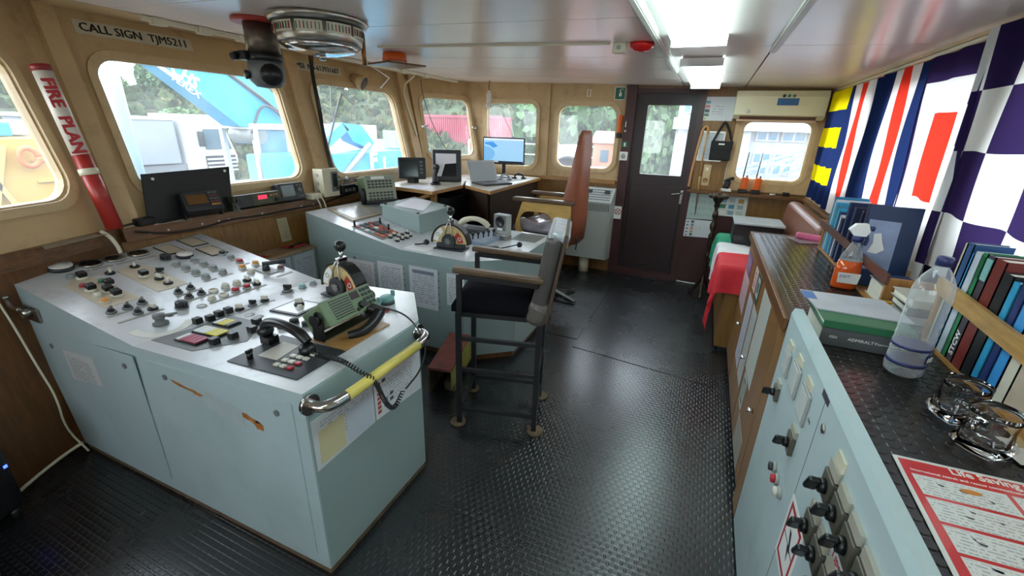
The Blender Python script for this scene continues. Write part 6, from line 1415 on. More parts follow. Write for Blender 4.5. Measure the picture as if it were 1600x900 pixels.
for k in range(7):
    for (xa, xb) in ((.479, .625), (.633, .78), (.788, .888)):
        y1 = yy-.066*k+(xa-.479)*.055; h = .058
        if y1-h < .3: continue
        c4 = [(xa, y1, ct+.0021), (xb, y1+(xb-xa)*.055, ct+.0021), (xb, y1+(xb-xa)*.055-h, ct+.0021), (xa, y1-h, ct+.0021)]
        q_ = PAPER('signal_box', None, c4, LINEM, par=po, t=.0003)
        for n2 in range(4):
            u, v = rr.uniform(.08, .9), rr.uniform(.45, .9); x, y = xa+(xb-xa)*u, y1-h*(1-v)+(x-xa)*.055 if n2 else y1-h*(1-v)
            L_ = rr.uniform(.004, .016); mb = MB(); mb.prism([(x, y, ct+.0026), (x+L_, y-.002, ct+.0026), (x+L_*.8, y-.006, ct+.0026), (x+L_*.3, y-.005, ct+.0026)][::-1], (0, 0, .0002)); P('pictogram', mb, PGR, q_)
for (x, y) in ((.565, .937), (.70, .93)):
    mb = MB(); mb.prism([(x+.017*cos(a), y+.007*sin(a)+.0012*cos(a), ct+.0027) for a in [2*pi*k/14 for k in range(14)]], (0, 0, .0002)); P('parachute', mb, POR, po)
# tumblers
_t = NT('tumbler_glass'); _g = _t.n('BsdfGlass', i_IOR=1.45, i_Roughness=0.0); _t.l(_g.outputs[0], _t.out.inputs[0]); TUM = _t.m
def tumbler(label, x, y, tw):
    mb = MB(); n = 48
    def ringp(r, z, sqr, ph=tw):
        o_ = []
        for k in range(n):
            a = 2*pi*k/n; sq_ = 1/max(abs(cos(a)), abs(sin(a)))**.8; rr_ = r*(1+(sq_-1)*sqr*.9)
            o_.append(Vector((x+rr_*cos(a+ph), y+rr_*sin(a+ph), ct+z)))
        return o_
    L_ = [ringp(.036, .0, .8), ringp(.040, .004, .9, tw), ringp(.046, .016, .95), ringp(.040, .04, .5), ringp(.038, .06, .2), ringp(.041, .085, .0), ringp(.0445, .10, 0), ringp(.0436, .1005, 0), ringp(.0398, .085, 0), ringp(.0365, .06, .2), ringp(.036, .035, .3), ringp(.034, .022, .4), ringp(.003, .018, 0)]
    vs = [p for l_ in L_ for p in l_]
    mb.add(vs, [(i*n+k, i*n+(k+1) % n, (i+1)*n+(k+1) % n, (i+1)*n+k) for i in range(len(L_)-1) for k in range(n)], True); mb.add(L_[0], [tuple(range(n))[::-1]], False); mb.add(L_[-1], [tuple(range(n))], True)
    return O('tumbler', mb, TUM, label, 'glass', 'twisted tumblers on the counter')
tumbler('clear twisted tumbler on the counter, farther from the poster', .648, 1.232, .3); tumbler('clear twisted tumbler on the counter, next to the poster', .650, 1.114, .7)
# water bottle
t = T('water_bottle', 'large clear plastic water bottle with blue cap and label bands', 'bottle', (.612, 1.445, ct))
PET = clear_mat('clear_plastic', (.92, .95, .97, 1), .11, .05, 1.0)
pr = [(.0001, .012), (.02, .004), (.034, .0), (.043, .008), (.045, .02)]
for k in range(9): pr += [(.045, .03+k*.022), (.0432, .041+k*.022)]
pr += [(.045, .232), (.0445, .25), (.041, .27), (.033, .29), (.022, .308), (.0145, .318), (.0145, .326)]
mb = MB(); mb.lathe(pr, (.612, 1.445, ct), 32); P('body', mb, PET, t)
CAPB = M('cap_blue', '#2b3263', .35, var=0)
mb = MB(); mb.lathe([(.0175, .322), (.0175, .343), (.015, .346), (.0001, .346)], (.612, 1.445, ct), 24); P('cap', mb, CAPB, t)
LBLW = clear_mat('label_film', (.9, .93, .96, 1), .2, .3)
for z0, z1 in ((.036, .046), (.086, .094)):
    mb = MB(); mb.lathe([(.0458, z0), (.0458, z1)], (.612, 1.445, ct), 32); P('label_band', mb, CAPB, t)
mb = MB()
for k in range(5):
    a, b = radians(-60+k*8), radians(-52+k*8); mb.add([(.612+.0465*cos(a), 1.445+.0465*sin(a), ct+.05+.006*(k % 5 == 0)), (.612+.0465*cos(b), 1.445+.0465*sin(b), ct+.05), (.612+.0465*cos(b), 1.445+.0465*sin(b), ct+.082), (.612+.0465*cos(a), 1.445+.0465*sin(a), ct+.076)], [(0, 1, 2, 3)], True)
lg = P('label_logo', mb, CAPB, t)
TEXT('lettering', 'eu', .03, (.612+.0475*cos(radians(-41)), 1.445+.0475*sin(radians(-41)), ct+.066), (.656, .755, 0), (0, 0, 1), INKW, t, 'CENTER', bold=.0008)
# spray bottle
t = T('spray_bottle', 'trigger spray bottle with orange cleaning liquid', 'bottle', (.645, 2.25, ct))
def oval(rx, ry, z, n=24): return [Vector((.645+rx*cos(2*pi*k/n), 2.25+ry*sin(2*pi*k/n), ct+z)) for k in range(n)]
def loft(ls):
    mb = MB(); n = len(ls[0]); vs = [p for l_ in ls for p in l_]
    mb.add(vs, [(i*n+k, i*n+(k+1) % n, (i+1)*n+(k+1) % n, (i+1)*n+k) for i in range(len(ls)-1) for k in range(n)], True); mb.add(ls[0], [tuple(range(n))[::-1]], False); mb.add(ls[-1], [tuple(range(n))], False); return mb
LIQ = M('orange_liquid', '#c9521c', .1, var=.05, vs=3, coat=.5)
P('liquid', loft([oval(.043, .026, .002), oval(.049, .03, .012), oval(.049, .03, .09), oval(.043, .028, .128)]), LIQ, t)
P('clear_neck', loft([oval(.043, .028, .129), oval(.036, .026, .155), oval(.024, .02, .185), oval(.016, .016, .205), oval(.014, .014, .215)]), clear_mat('spray_clear', (.85, .9, .9, 1), .1, .05), t)
mb = MB(); mb.lathe([(.019, .212), (.019, .238)], (.645, 2.25, ct), 18); P('collar', mb, CAPB, t)
mb = MB(); mb.prism([(.605, 2.235, ct+.262), (.625, 2.235, ct+.239), (.668, 2.235, ct+.239), (.678, 2.235, ct+.262), (.665, 2.235, ct+.292), (.625, 2.235, ct+.288)], (0, .03, 0)); P('spray_head', mb, PINKW, t)
mb = MB(); mb.cyl((.676, 2.25, ct+.272), (.692, 2.25, ct+.272), .01, n=12); P('nozzle', mb, CAPB, t)
mb = MB(); mb.tube([(.668, 2.25, ct+.25), (.68, 2.25, ct+.225), (.675, 2.25, ct+.20)], .007, 8, 1); P('trigger', mb, CAPB, t)
lab = MB()
c4 = [(.606, 2.2192, ct+.078), (.688, 2.2192, ct+.078), (.684, 2.2192, ct+.032), (.61, 2.2192, ct+.032)]; PAPER('label', 'white bottle label', c4, paper_mat('spraylabel', '#d6d4d2', '#9c9aa0', 4, .4, .1, None, 2), par=t, t=.001)
TEXT('lettering', 'ZAST', .017, (.612, 2.2175, ct+.062), (1, 0, 0), (0, 0, 1), M('ink_navy', '#2b3a6a', .5, var=0), t)
# thick manuals
def book(name, label, x0, x1, y0, y1, z0, z1, cover, pages, rz=0, spine='-y', cat='book', tt=.003):
    t = T(name, label, cat, ((x0+x1)/2, (y0+y1)/2, z0), rz); ORG[t.name] = Vector((0, 0, 0)) ; hx_, hy_, h = (x1-x0)/2, (y1-y0)/2, z1-z0
    mb = MB(); mb.bb(-hx_, hx_, -hy_, hy_, 0, tt); mb.bb(-hx_, hx_, -hy_, hy_, h-tt, h)
    if spine == '-y': mb.bb(-hx_, hx_, -hy_-.002, -hy_+tt, 0, h)
    P('cover', mb, cover, t)
    mb = MB(); mb.bb(-hx_+.006, hx_-.006, -hy_+tt, hy_-.006, tt, h-tt); P('pages', mb, pages, t)
    return t
PAGES = M('book_pages', '#d9d5c8', .7, var=.06, vs=60)
GREYC = M('grey_cover', '#55585a', .35, var=.05); GRC = M('green_cover', '#2c6b4a', .4, var=.05)
b1 = book('thick_book', 'thick grey manual with small white spine lettering, lowest of the pile', .428, .665, 1.555, 1.785, ct, ct+.056, GREYC, PAGES)
TEXT('lettering', 'ADMIRALTY', .014, (-.045, -.1175-.0, .030), (1, 0, 0), (0, 0, 1), INKW, b1); TEXT('lettering', 'IGN', .012, (-.095, -.1175, .030), (1, 0, 0), (0, 0, 1), INKW, b1); TEXT('lettering', 'Digital List of Radio Signals', .007, (.03, -.1175, .03), (1, 0, 0), (0, 0, 1), INKW, b1)
b2 = book('folder', 'green folder lying on the grey manual', .430, .672, 1.565, 1.80, ct+.0565, ct+.078, GRC, PAGES)
mg = T('brochure', 'pale blue and grey brochure on top of the green folder', 'brochure', (.55, 1.75, ct+.0785)); z0 = ct+.0788
MAG = M('brochure_grey', '#b4b7bd', .3, var=.12, vs=9)
mb = MB(); mb.prism([(.425, 1.66, z0), (.69, 1.65, z0), (.665, 1.865, z0), (.405, 1.855, z0)], (0, 0, .004)); P('cover', mb, MAG, mg)
mb = MB(); mb.prism([(.405, 1.76, z0+.0042), (.445, 1.76, z0+.0042), (.445, 1.845, z0+.0042), (.404, 1.845, z0+.0042)], (0, 0, .0004)); P('blue_tab', mb, M('brochure_blue', '#3a6fa8', .35), mg)
mb = MB(); mb.prism([(.47, 1.866, z0-.012), (.70, 1.875, z0-.012), (.70, 1.895, z0-.012), (.47, 1.885, z0-.012)], (0, 0, .008)); O('pencil_ruler', mb, M('amber_ruler', '#c9902c', .35, var=.05), 'amber ruler behind the brochure pile', 'ruler') if False else P('amber_edge', mb, M('amber_ruler', '#c9902c', .35, var=.05), mg)
mb = MB(); mb.box((.69, 3.28, ct+.02), (.16, .07, .035), (0, .05, -.15), .014, 3); O('pink_packet', mb, M('pink_plastic', '#d0608c', .35, var=.25, vs=14), 'crumpled pink packet at the far end of the counter', 'packet')
mb = MB(); mb.prism([(.56, 3.30, ct), (.74, 3.34, ct), (.78, 3.20, ct), (.62, 3.14, ct)][::-1], (0, 0, .003)); O('brown_card', mb, M('mauve_card', '#8d7a80', .5), 'mauve card under the pink packet', 'card')

# book racks
RW_ = M('rack_wood', '#a8763e', .42, wood=True, var=.15, vs=9, axis=(4, 4, 1)); RD_ = M('rack_rail_dark', '#5a352a', .4, wood=True, var=.15, vs=10, axis=(5, .7, 5)); RL_ = M('rack_rail_pine', '#b48a4e', .42, wood=True, var=.14, vs=10, axis=(5, .7, 5))
t = T('book_rack', 'wooden book rack with dark rail at the middle of the counter', 'rack', (.81, 2.53, ct))
mb = MB(); mb.bb(.70, .865, 1.99, 3.08, ct, ct+.012); P('base', mb, RW_, t)
for y, h in ((3.065, .17), (1.995, .135)):
    mb = MB(); mb.bb(.70, .865, y-.009, y+.009, ct+.0125, ct+h); P('end_panel', mb, RW_, t)
mb = MB(); mb.hexa([(.69, 1.97, 1.105), (.70, 1.97, 1.105), (.70, 3.13, 1.12), (.69, 3.13, 1.12)], [(.69, 1.97, 1.145), (.70, 1.97, 1.145), (.70, 3.13, 1.155), (.69, 3.13, 1.155)]); P('rail', mb, RD_, t)
def standing(label, y, th, x0, x1, h, cover, lean=0.0, pages=PAGES, z0=ct+.013, cat='book', name='book'):
    """book standing with its spine towards the aisle (-x)"""
    t = T(name, label, cat, ((x0+x1)/2, y, z0)); sh = Matrix.Rotation(lean, 3, 'X')
    def put_(nm, a, d, m_):
        mb = MB(); mb.box(Vector(((x0+x1)/2, y, z0))+sh @ Vector(a), d, sh); return P(nm, mb, m_, t)
    W_ = x1-x0
    put_('cover', (0, -th/2+.0012, h/2), (W_, .0024, h), cover); put_('cover', (0, th/2-.0012, h/2), (W_, .0024, h), cover); put_('spine', (-W_/2+.0012, 0, h/2), (.0024, th, h), cover)
    put_('pages', (.003, 0, h/2), (W_-.008, th-.005, h-.006), pages)
    return t
cols = [('#2f7fa8', 'steel blue'), ('#c9d3d8', 'white'), ('#2a9ac2', 'cyan'), ('#4f86a8', 'grey blue'), ('#36a8d0', 'bright cyan'), ('#22406e', 'dark blue'), ('#dfe3e6', 'pale'), ('#1c2c52', 'navy')]
y = 3.03
for k, (c_, nm) in enumerate(cols):
    th = (.03, .02, .035, .025, .03, .03, .02, .035)[k]
    standing(nm+' binder in the far book rack', y-th/2, th-.002, .705, .862, .30-.012*k, M('binder_%d' % k, c_, .4, var=.05), 0); y -= th+.006
standing('tall navy album in the far book rack', 2.70, .03, .70, .862, .31, M('navy_cover', '#1f2d50', .35, var=.06)); standing('black framed navy folder in the far book rack', 2.60, .03, .70, .862, .30, M('navy_cover2', '#232a44', .35, var=.06)); standing('slim navy folder leaning in the far book rack', 2.50, .022, .70, .862, .30, M('navy_cover3', '#1a2340', .35, var=.06), .06)
bb_ = standing('large navy book with pale picture cover facing the viewer', 2.30, .03, .675, .862, .35, M('navy_cover4', '#25375a', .35, var=.12, vs=8), -.12)
sh = Matrix.Rotation(-.12, 3, 'X'); q = lambda a, b: Vector((.7685, 2.30, ct+.013))+sh @ Vector((a, -.0158, b))
PAPER('cover_picture', 'pale blue cover picture', [q(-.082, .29), (q(.03, .285)), q(.03, .075), q(-.082, .075)], M('cover_pale', '#8f9cbc', .35, var=.15, vs=14), par=bb_, t=-.0008)
mb = MB(); mb.prism([q(-.055, .23)+Vector((0, -.0012, 0)), q(-.03, .235)+Vector((0, -.0012, 0)), q(-.02, .20)+Vector((0, -.0012, 0)), q(-.005, .165)+Vector((0, -.0012, 0)), q(-.03, .145)+Vector((0, -.0012, 0)), q(-.062, .15)+Vector((0, -.0012, 0)), q(-.05, .19)+Vector((0, -.0012, 0))], (0, -.0006, 0)); P('map_outline', mb, INKW, bb_)
book('thick_book', 'thick white paged book lying before the navy picture book', .715, .86, 2.03, 2.21, ct+.0125, ct+.085, M('pale_cover', '#c4c0b6', .4), PAGES, 0)
book('notepad', 'dark blue edged pad on the thick white book', .725, .845, 2.06, 2.20, ct+.0855, ct+.098, M('pad_blue', '#2a3560', .4), PAGES, .1)
for k in range(4): book('booklet', ('lowest', 'second', 'third', 'topmost')[k]+' booklet of the small pile behind the water bottle', .715, .85, 1.80, 1.955, ct+.0005+.03*k, ct+.0005+.03*k+.027, M('booklet_cover_%d' % k, ('#6a6a66', '#d0ccc0', '#3a3d40', '#b9b4a6')[k], .4), PAGES, .08*(k % 2))
t = T('book_rack', 'pine railed book rack at the near end of the counter', 'rack', (.84, 1.3, ct))
mb = MB(); mb.bb(.755, .855, .85, 1.745, ct, ct+.010); P('base', mb, RW_, t)
mb = MB(); mb.bb(.755, .855, 1.735, 1.752, ct+.0105, ct+.19); P('end_panel', mb, RW_, t)
mb = MB(); mb.hexa([(.741, .85, 1.125), (.754, .85, 1.125), (.754, 1.75, 1.165), (.741, 1.75, 1.165)], [(.741, .85, 1.175), (.754, .85, 1.175), (.754, 1.75, 1.213), (.741, 1.75, 1.213)]); P('rail', mb, RL_, t)
z1_ = ct+.011
bks = [(.014, .33, '#c9c0a8', 'cream edged', 0), (.034, .335, '#2a4f7e', 'blue', 0), (.012, .31, '#3a8ac2', 'bright blue', 0), (.036, .32, '#b6c0cc', 'clear plastic covered', 0), (.022, .325, '#1f7a4a', 'green', 0), (.034, .325, '#3d3640', 'dark grey STCW', 0), (.05, .325, '#6e2420', 'maroon', 0), (.045, .30, '#191b20', 'black', 0), (.03, .29, '#2f9ac8', 'cyan', 0), (.03, .30, '#22356a', 'navy', 0), (.04, .27, '#3a8fd0', 'sky blue', 0), (.04, .28, '#cfc8b6', 'ivory', 0)]
y = 1.728
for k, (th, h, c_, nm, ln) in enumerate(bks):
    bq = standing(nm+' book behind the pine rail', y-th/2, th-.001, .762, .852, h, M('rackbook_%d' % k, c_, .4, var=.08, vs=10), 0, PAGES, z1_)
    if 'STCW' in nm: TEXT('lettering', 'STCW', .03, (.7612, y-th/2, z1_+.02), (0, 0, 1), (0, 1, 0), INKW, bq, sx=.9, bold=.0006)
    if nm == 'green' or 'STCW' in nm:
        mb = MB(); mb.bb(.7598, .7617, y-th+.003, y-.003, z1_+h*.78, z1_+h*.97); P('spine_label', mb, TEAL if 'STCW' in nm else M('dark_green', '#145a36', .4), bq)
    y -= th+.003
for k in range(3):
    rr = random.Random(40+k); x, y = .74-.02*k, 1.20-.06*k; a = rr.uniform(-.5, .5)
    mb = MB(); mb.prism([Vector((x, y, ct+.0005+.0015*k))+Matrix.Rotation(a, 3, 'Z') @ Vector(p) for p in ((0, 0, 0), (.09, .0, 0), (.085, .06, 0), (.0, .07, 0))], (0, 0, .001)); O('paper_scrap', mb, M('scrap_%d' % k, ('#d0ccc0', '#c2a878', '#e0ddd4')[k], .6), ('white', 'tan', 'pale')[k]+' paper scrap beside the tumblers', 'paper')

# ------------------------------------------------------------------ signal flags
def cloth_mat(name, col):
    t = NT(name); d = t.n('BsdfDiffuse'); tr = t.n('BsdfTranslucent'); mx = t.n('MixShader'); mx.inputs[0].default_value = .45
    nz = t.n('TexNoise', i_Scale=7.0, i_Detail=4.0); tx = t.n('TexCoord'); t.l(tx.outputs['Object'], nz.inputs['Vector'])
    bp = t.n('Bump', i_Strength=.25, i_Distance=.02); t.l(nz.outputs[0], bp.inputs['Height']); t.l(bp.outputs[0], d.inputs['Normal'])
    d.inputs[0].default_value = hexc(col); tr.inputs[0].default_value = hexc(col)
    t.l(d.outputs[0], mx.inputs[1]); t.l(tr.outputs[0], mx.inputs[2]); t.l(mx.outputs[0], t.out.inputs[0]); return t.m
FC = {k: cloth_mat('flag_'+k, c_) for k, c_ in (('navy', '#22305c'), ('yellow', '#f2dc12'), ('white', '#e9e7e6'), ('red', '#e23a2a'), ('purple', '#33264f'))}
FK = list(FC); FMs = [FC[k] for k in FK]
def flag(label, top, bot, zt, zb, colfn, xo=0, folds=5, seed=0, amp=.012, nu=60, nv=40, zb2=None):
    mb = MB(); vs = []
    for j in range(nv+1):
        for i in range(nu+1):
            u, v = i/nu, j/nv
            ya, yb = top[0]+(bot[0]-top[0])*v, top[1]+(bot[1]-top[1])*v
            z = zt+(((zb if zb2 is None else zb+(zb2-zb)*u))-zt)*v
            x = RX-.042-xo*.8+amp*(.25+.8*v)*sin(2*pi*folds*u+seed+1.5*v)+.006*sin(13*u+7*v+seed)
            vs.append((min(x, RX-.03), ya+(yb-ya)*u, z+.006*sin(2*pi*folds*u+seed)*v))
    for j in range(nv):
        for i in range(nu):
            mb.m = FK.index(colfn((i+.5)/nu, (j+.5)/nv)); a = j*(nu+1)+i
            mb.add([vs[a], vs[a+1], vs[a+nu+2], vs[a+nu+1]], [(0, 1, 2, 3)], True)
    return O('signal_flag', mb, FMs, label, 'flag', 'signal flags hung along the wall')
def bands(edges, cols): 
    def f(u, v):
        for e, c_ in zip(edges, cols):
            if u < e: return c_
        return cols[-1]
    return f
flag('yellow and blue striped signal flag in the far corner', (4.92, 4.315), (4.94, 4.24), 1.985, 1.10, lambda u, v: ('yellow', 'navy')[int(v*6) % 2], folds=3, seed=1, amp=.010)
flag('blue white red striped signal flag next to the yellow one', (4.30, 3.55), (4.22, 3.42), 1.982, 1.09, bands([.2, .38, .60, .80, 1], ['navy', 'white', 'red', 'white', 'navy']), folds=4, seed=2, xo=.004)
flag('blue white red striped signal flag beside the framed white flag', (3.55, 2.87), (3.45, 2.72), 1.985, 1.09, bands([.26, .43, .61, .79, 1], ['navy', 'white', 'red', 'white', 'navy']), folds=4, seed=4, xo=.008)
def wcol(u, v):
    if v < .13 or u < .06 or u > .80+.1*v: return 'purple'
    if .30 < u < .72 and .27 < v < .68: return 'red'
    return 'white'
flag('dark bordered white signal flag with red centre', (2.90, 2.36), (2.72, 2.22), 1.985, 1.08, wcol, folds=2, seed=3, xo=.012)
def ncol(u, v): return ('purple', 'white')[(int(math.floor((u*1.29-.063)/.215)) % 2+int(v*1.0/.22)) % 2]
flag('purple and white checkered signal flag nearest the viewer', (2.40, 1.11), (2.32, 1.0), 2.02, 1.02, ncol, folds=4, seed=5, xo=.018, amp=.014, nu=90, nv=60)

# ------------------------------------------------------------------ near left corner
t = T('power_unit', 'black power unit with a blue light on the floor in the near corner', 'power unit', (-2.40, .27, 0))
R = Matrix.Rotation(radians(20), 3, 'Z'); cc = Vector((-2.43, .25, .24))
mb = MB(); mb.box(cc, (.16, .42, .38), R, .02); P('case', mb, BLACK, t)
mb = MB(); mb.box(cc+R @ Vector((.081, .19, .02)), (.003, .012, .012), R); P('blue_light', mb, M('blue_led', '#3050ff', .3, var=0, emit='#3048ff', es=6), t)
for s1 in (-1, 1):
    for s2 in (-1, 1):
        mb = MB(); pz = cc+R @ Vector((.055*s1, .17*s2, 0)); mb.cyl((pz.x, pz.y, 0), (pz.x, pz.y, .052), .018, n=10); P('foot', mb, BLACK, t)
rr = random.Random(8); mb = MB(); mb.sphere((-2.08, .16, .11), .12, 14, (1, 1, .9)); mb.v = [(x+rr.uniform(-.012, .012), y+rr.uniform(-.012, .012), max(0, z+rr.uniform(-.012, .012))) for x, y, z in mb.v]
O('crumpled_bag', mb, M('dull_plastic_bag', '#8a8a70', .5, var=.4, vs=9), 'crumpled dull yellow grey bag at the picture corner', 'bag')
# ------------------------------------------------------------------ the quay outside
GZ = -2.0
GRAV = M('quay_gravel', '#6f695e', .9, var=.15, vs=1.2, bump=.3, bs=6)
mb = MB(); mb.add([(-120, -60, GZ), (60, -60, GZ), (60, 120, GZ), (-120, 120, GZ)], [(0, 1, 2, 3)])
O('ground', mb, GRAV, 'pale gravel quay outside the ship', 'ground', kind='structure')
HILL = M('hill_scrub', '#333f26', .95, var=.5, vs=.9, dirt='#5c563e', dirt_amt=.8, ds=.7, bump=.8, bs=2.5)
from mathutils import noise as mnoise
def hillh(x, y):
    d = sqrt(x*x+y*y); e = max(0, min(1, (d-24)/13)); e = e*e*(3-2*e)
    a = math.degrees(atan2(y, -x))
    crest = 4.9+.03*(a-25)+.9*mnoise.noise((x*.09, y*.09, 3.1))
    return GZ-.02+crest*e+.35*mnoise.noise((x*.5, y*.5, 0))*e
mb = MB(); vs = []; na, nr_ = 90, 26
for i in range(na+1):
    a = radians(-12+132*i/na)
    for j in range(nr_+1):
        d = 23+26*j/nr_; x, y = -d*cos(a), d*sin(a); vs.append((x, y, hillh(x, y)))
mb.add(vs, [(i*(nr_+1)+j, (i+1)*(nr_+1)+j, (i+1)*(nr_+1)+j+1, i*(nr_+1)+j+1) for i in range(na) for j in range(nr_)], True)
O('hill', mb, HILL, 'scrubby green hillside behind the quay', 'hill', kind='structure')
# foliage
LEAFS = [M('leaf_green_%d' % k, c_, .8, var=.25, vs=1.5) for k, c_ in enumerate(('#48663a', '#567046', '#3d5838', '#66805a'))]
def leafball(rx, rz, n, seed, size):
    rr = random.Random(seed); mb = MB()
    for k in range(n):
        while True:
            p = Vector((rr.uniform(-1, 1), rr.uniform(-1, 1), rr.uniform(-1, 1)))
            if .35 < p.length < 1: break
        q = Vector((p.x*rx, p.y*rx, p.z*rz)); s_ = size*rr.uniform(.6, 1.3)
        R = Euler((rr.uniform(0, 6), rr.uniform(0, 6), rr.uniform(0, 6))).to_matrix()
        mb.add([q+R @ Vector(v)*s_ for v in ((-1, -.5, 0), (0, -.8, .2), (1, -.3, 0), (.7, .6, .15), (-.5, .7, 0))], [(0, 1, 2, 3, 4)])
    return mb
BMESH = [leafball(1, .8, 1800, k, .085).mesh('foliage_%d' % k, LEAFS[k]) for k in range(4)]
BARK = M('bark', '#6b5a48', .9, var=.2, vs=8)
def plant(name, label, cat, x, y, z, r, h, k, trunk=0, group=None):
    t = T(name, label, cat, (x, y, z), group=group)
    o = I('foliage', BMESH[k % 4], t, (x, y, z+trunk+h*.45), (0, 0, k*1.3), (r, r, h*.6))
    if trunk: mb = MB(); mb.tube([(x, y, z), (x+.1*r, y, z+trunk*.6), (x, y, z+trunk+h*.5)], [.12*r, .1*r, .04*r], 8, 1); P('trunk', mb, BARK, t)
    return t
rr = random.Random(21)
for k, (an, d, r, h) in enumerate(((23, 37, 1.4, 1.6), (26, 38, 1.2, 1.3), (30, 37.5, 2.0, 2.3), (33.5, 38, 1.6, 1.7), (37, 38, 1.8, 2.0), (40, 38, 2.0, 2.4), (45, 39, 1.6, 1.6), (49, 39, 2.2, 2.4), (53, 39, 1.8, 2.0), (57, 39, 2.0, 2.0), (61, 39, 1.8, 2.1), (65, 39, 2.2, 2.4), (69, 38, 2.0, 2.0), (74, 38, 2.0, 2.2))):
    x, y = -d*cos(radians(an)), d*sin(radians(an)); plant('bush', 'green bush number %s along the hill crest counted from the near window' % ('one two three four five six seven eight nine ten eleven twelve thirteen fourteen'.split()[k]), 'bush', x, y, hillh(x, y)-.2, r*.72, h*1.15, k, 0, 'bushes on the hill crest')
rr2 = random.Random(77); mb = MB()
for k in range(5200):
    a = radians(rr2.uniform(-8, 116)); d = rr2.uniform(25.5, 40); x, y = -d*cos(a), d*sin(a); z = hillh(x, y); s_ = rr2.uniform(.18, .5)
    R = Euler((rr2.uniform(-.5, .5), rr2.uniform(-.5, .5), rr2.uniform(0, 6))).to_matrix(); mb.m = rr2.randrange(4)
    for q in range(3):
        R3 = R @ Matrix.Rotation(q*1.05, 3, 'Z'); mb.add([Vector((x, y, z))+R3 @ Vector(v)*s_ for v in ((-.6, 0, 0), (.6, 0, 0), (.75, .1, .6), (.1, .15, 1.1), (-.7, .1, .55))], [(0, 1, 2, 3, 4)])
o = O('undergrowth', mb, [M('scrub_%d' % k, c_, .9, var=.3, vs=1) for k, c_ in enumerate(('#3a4a2a', '#4a5634', '#5c5c3e', '#2f4028'))], 'low scrub covering the hillside', 'undergrowth', kind='stuff')
plant('bush', 'scrub bush low on the slope above the tipper body', 'bush', -27, 16, hillh(-27, 16)-.3, 1.2, 1.5, 1); plant('bush', 'scrub bush low on the slope beside the crane boom', 'bush', -27, 20, hillh(-27, 20)-.3, 1.5, 1.6, 2)
plant('tree', 'big leafy green tree outside the window behind the tall chair', 'tree', -6.2, 20, GZ, 2.4, 4.6, 0, 1.6); plant('tree', 'second leafy tree closer to the door window', 'tree', -2.9, 21.5, GZ, 1.8, 4.4, 1, 1.4); plant('tree', 'pale leafy tree seen through the door glass', 'tree', -2.15, 16.7, GZ, 1.05, 3.4, 3, .9)
t = T('fir_tree', 'dark fir tree outside the window behind the chart monitor', 'tree', (-8.3, 20, GZ))
mb = MB(); mb.cyl((-8.3, 20, GZ), (-8.3, 20, 1.2), .08, .03, n=8); P('trunk', mb, BARK, t)
mb = MB(); rr = random.Random(4)
for k in range(16):
    z = -1.4+.23*k; r = .75*(1-k/17)
    for j in range(16):
        a = 2*pi*j/16+k*.3; q = Vector((-8.3+r*cos(a), 20+r*sin(a), z-.12)); c_ = Vector((-8.3, 20, z+.14)); s_ = Vector((-sin(a), cos(a), 0))*r*.22
        mb.add([c_, q-s_, q+Vector((cos(a), sin(a), -.05))*.1, q+s_], [(0, 1, 2, 3)])
o = P('foliage', mb, M('fir_green', '#34493f', .85, var=.2, vs=3), t)

WH = M('vehicle_white', '#b4b8bc', .35, var=.02); WHG = M('tipper_grey', '#727980', .5, var=.04); TYRE = M('tyre', '#2a2a2c', .8, var=.1); AUTOG = M('auto_glass', '#4a5c66', .1, var=0); CYAN = M('crane_blue', '#3088ae', .45, var=.05, vs=2); CYAND = M('crane_blue_dark', '#3f8fb4', .45, var=.05)
# tipper truck
t = T('tipper_truck', 'white tipper truck parked below the first window', 'truck', (-23, 14, GZ))
mb = MB(); mb.bb(-25.2, -22.8, 9.5, 14.25, -.45, 1.45, .04); P('tipper_body', mb, WHG, t)
mb = MB(); mb.bb(-25.25, -22.75, 9.4, 14.3, 1.45, 1.6, .03); P('top_rail', mb, WH, t)
cabp = [(14.5, -1.3), (16.9, -1.3), (16.95, -.2), (16.5, 1.3), (15.9, 1.75), (14.5, 1.75)]
mb = MB(); mb.hexa([(-25.1, y, z) for y, z in cabp], [(-22.7, y, z) for y, z in cabp]); cb = P('cab', mb, WH, t)
mb = MB(); mb.prism([(-22.69, 15.4, .15), (-22.69, 16.7, .15), (-22.69, 16.45, 1.1), (-22.69, 15.4, 1.1)], (.03, 0, 0)); P('side_window', mb, AUTOG, cb)
mb = MB(); mb.hexa([(-24.9, 16.94, .1), (-22.9, 16.94, .1), (-22.9, 16.55, 1.2), (-24.9, 16.55, 1.2)], [(-24.9, 16.98, .1), (-22.9, 16.98, .1), (-22.9, 16.6, 1.2), (-24.9, 16.6, 1.2)]); P('windscreen', mb, AUTOG, cb)
mb = MB(); mb.bb(-22.69, -22.62, 15.3, 16.8, -.95, -.15); P('grille', mb, DARK, cb)
for k in range(4): mb = MB(); mb.bb(-22.61, -22.58, 15.3, 16.8, -.92+.19*k, -.84+.19*k); P('grille_bar', mb, WH, cb)
for y in (15.15, 17.0): mb = MB(); mb.bb(-22.6, -22.35, y-.1, y+.1, .3, 1.0, .03); P('mirror', mb, DARK, cb)
for y in (10.3, 11.6, 14.0, 15.9):
    for x in (-25.0, -22.9): mb = MB(); mb.cyl((x-.15, y, GZ+.5), (x+.15, y, GZ+.5), .5, n=20); P('wheel', mb, TYRE, t)
mb = MB(); mb.bb(-25, -22.9, 9.6, 16.9, -1.5, -.5); P('chassis', mb, M('chassis_grey', '#5a6066', .6), t)
t.location.y -= 1.1
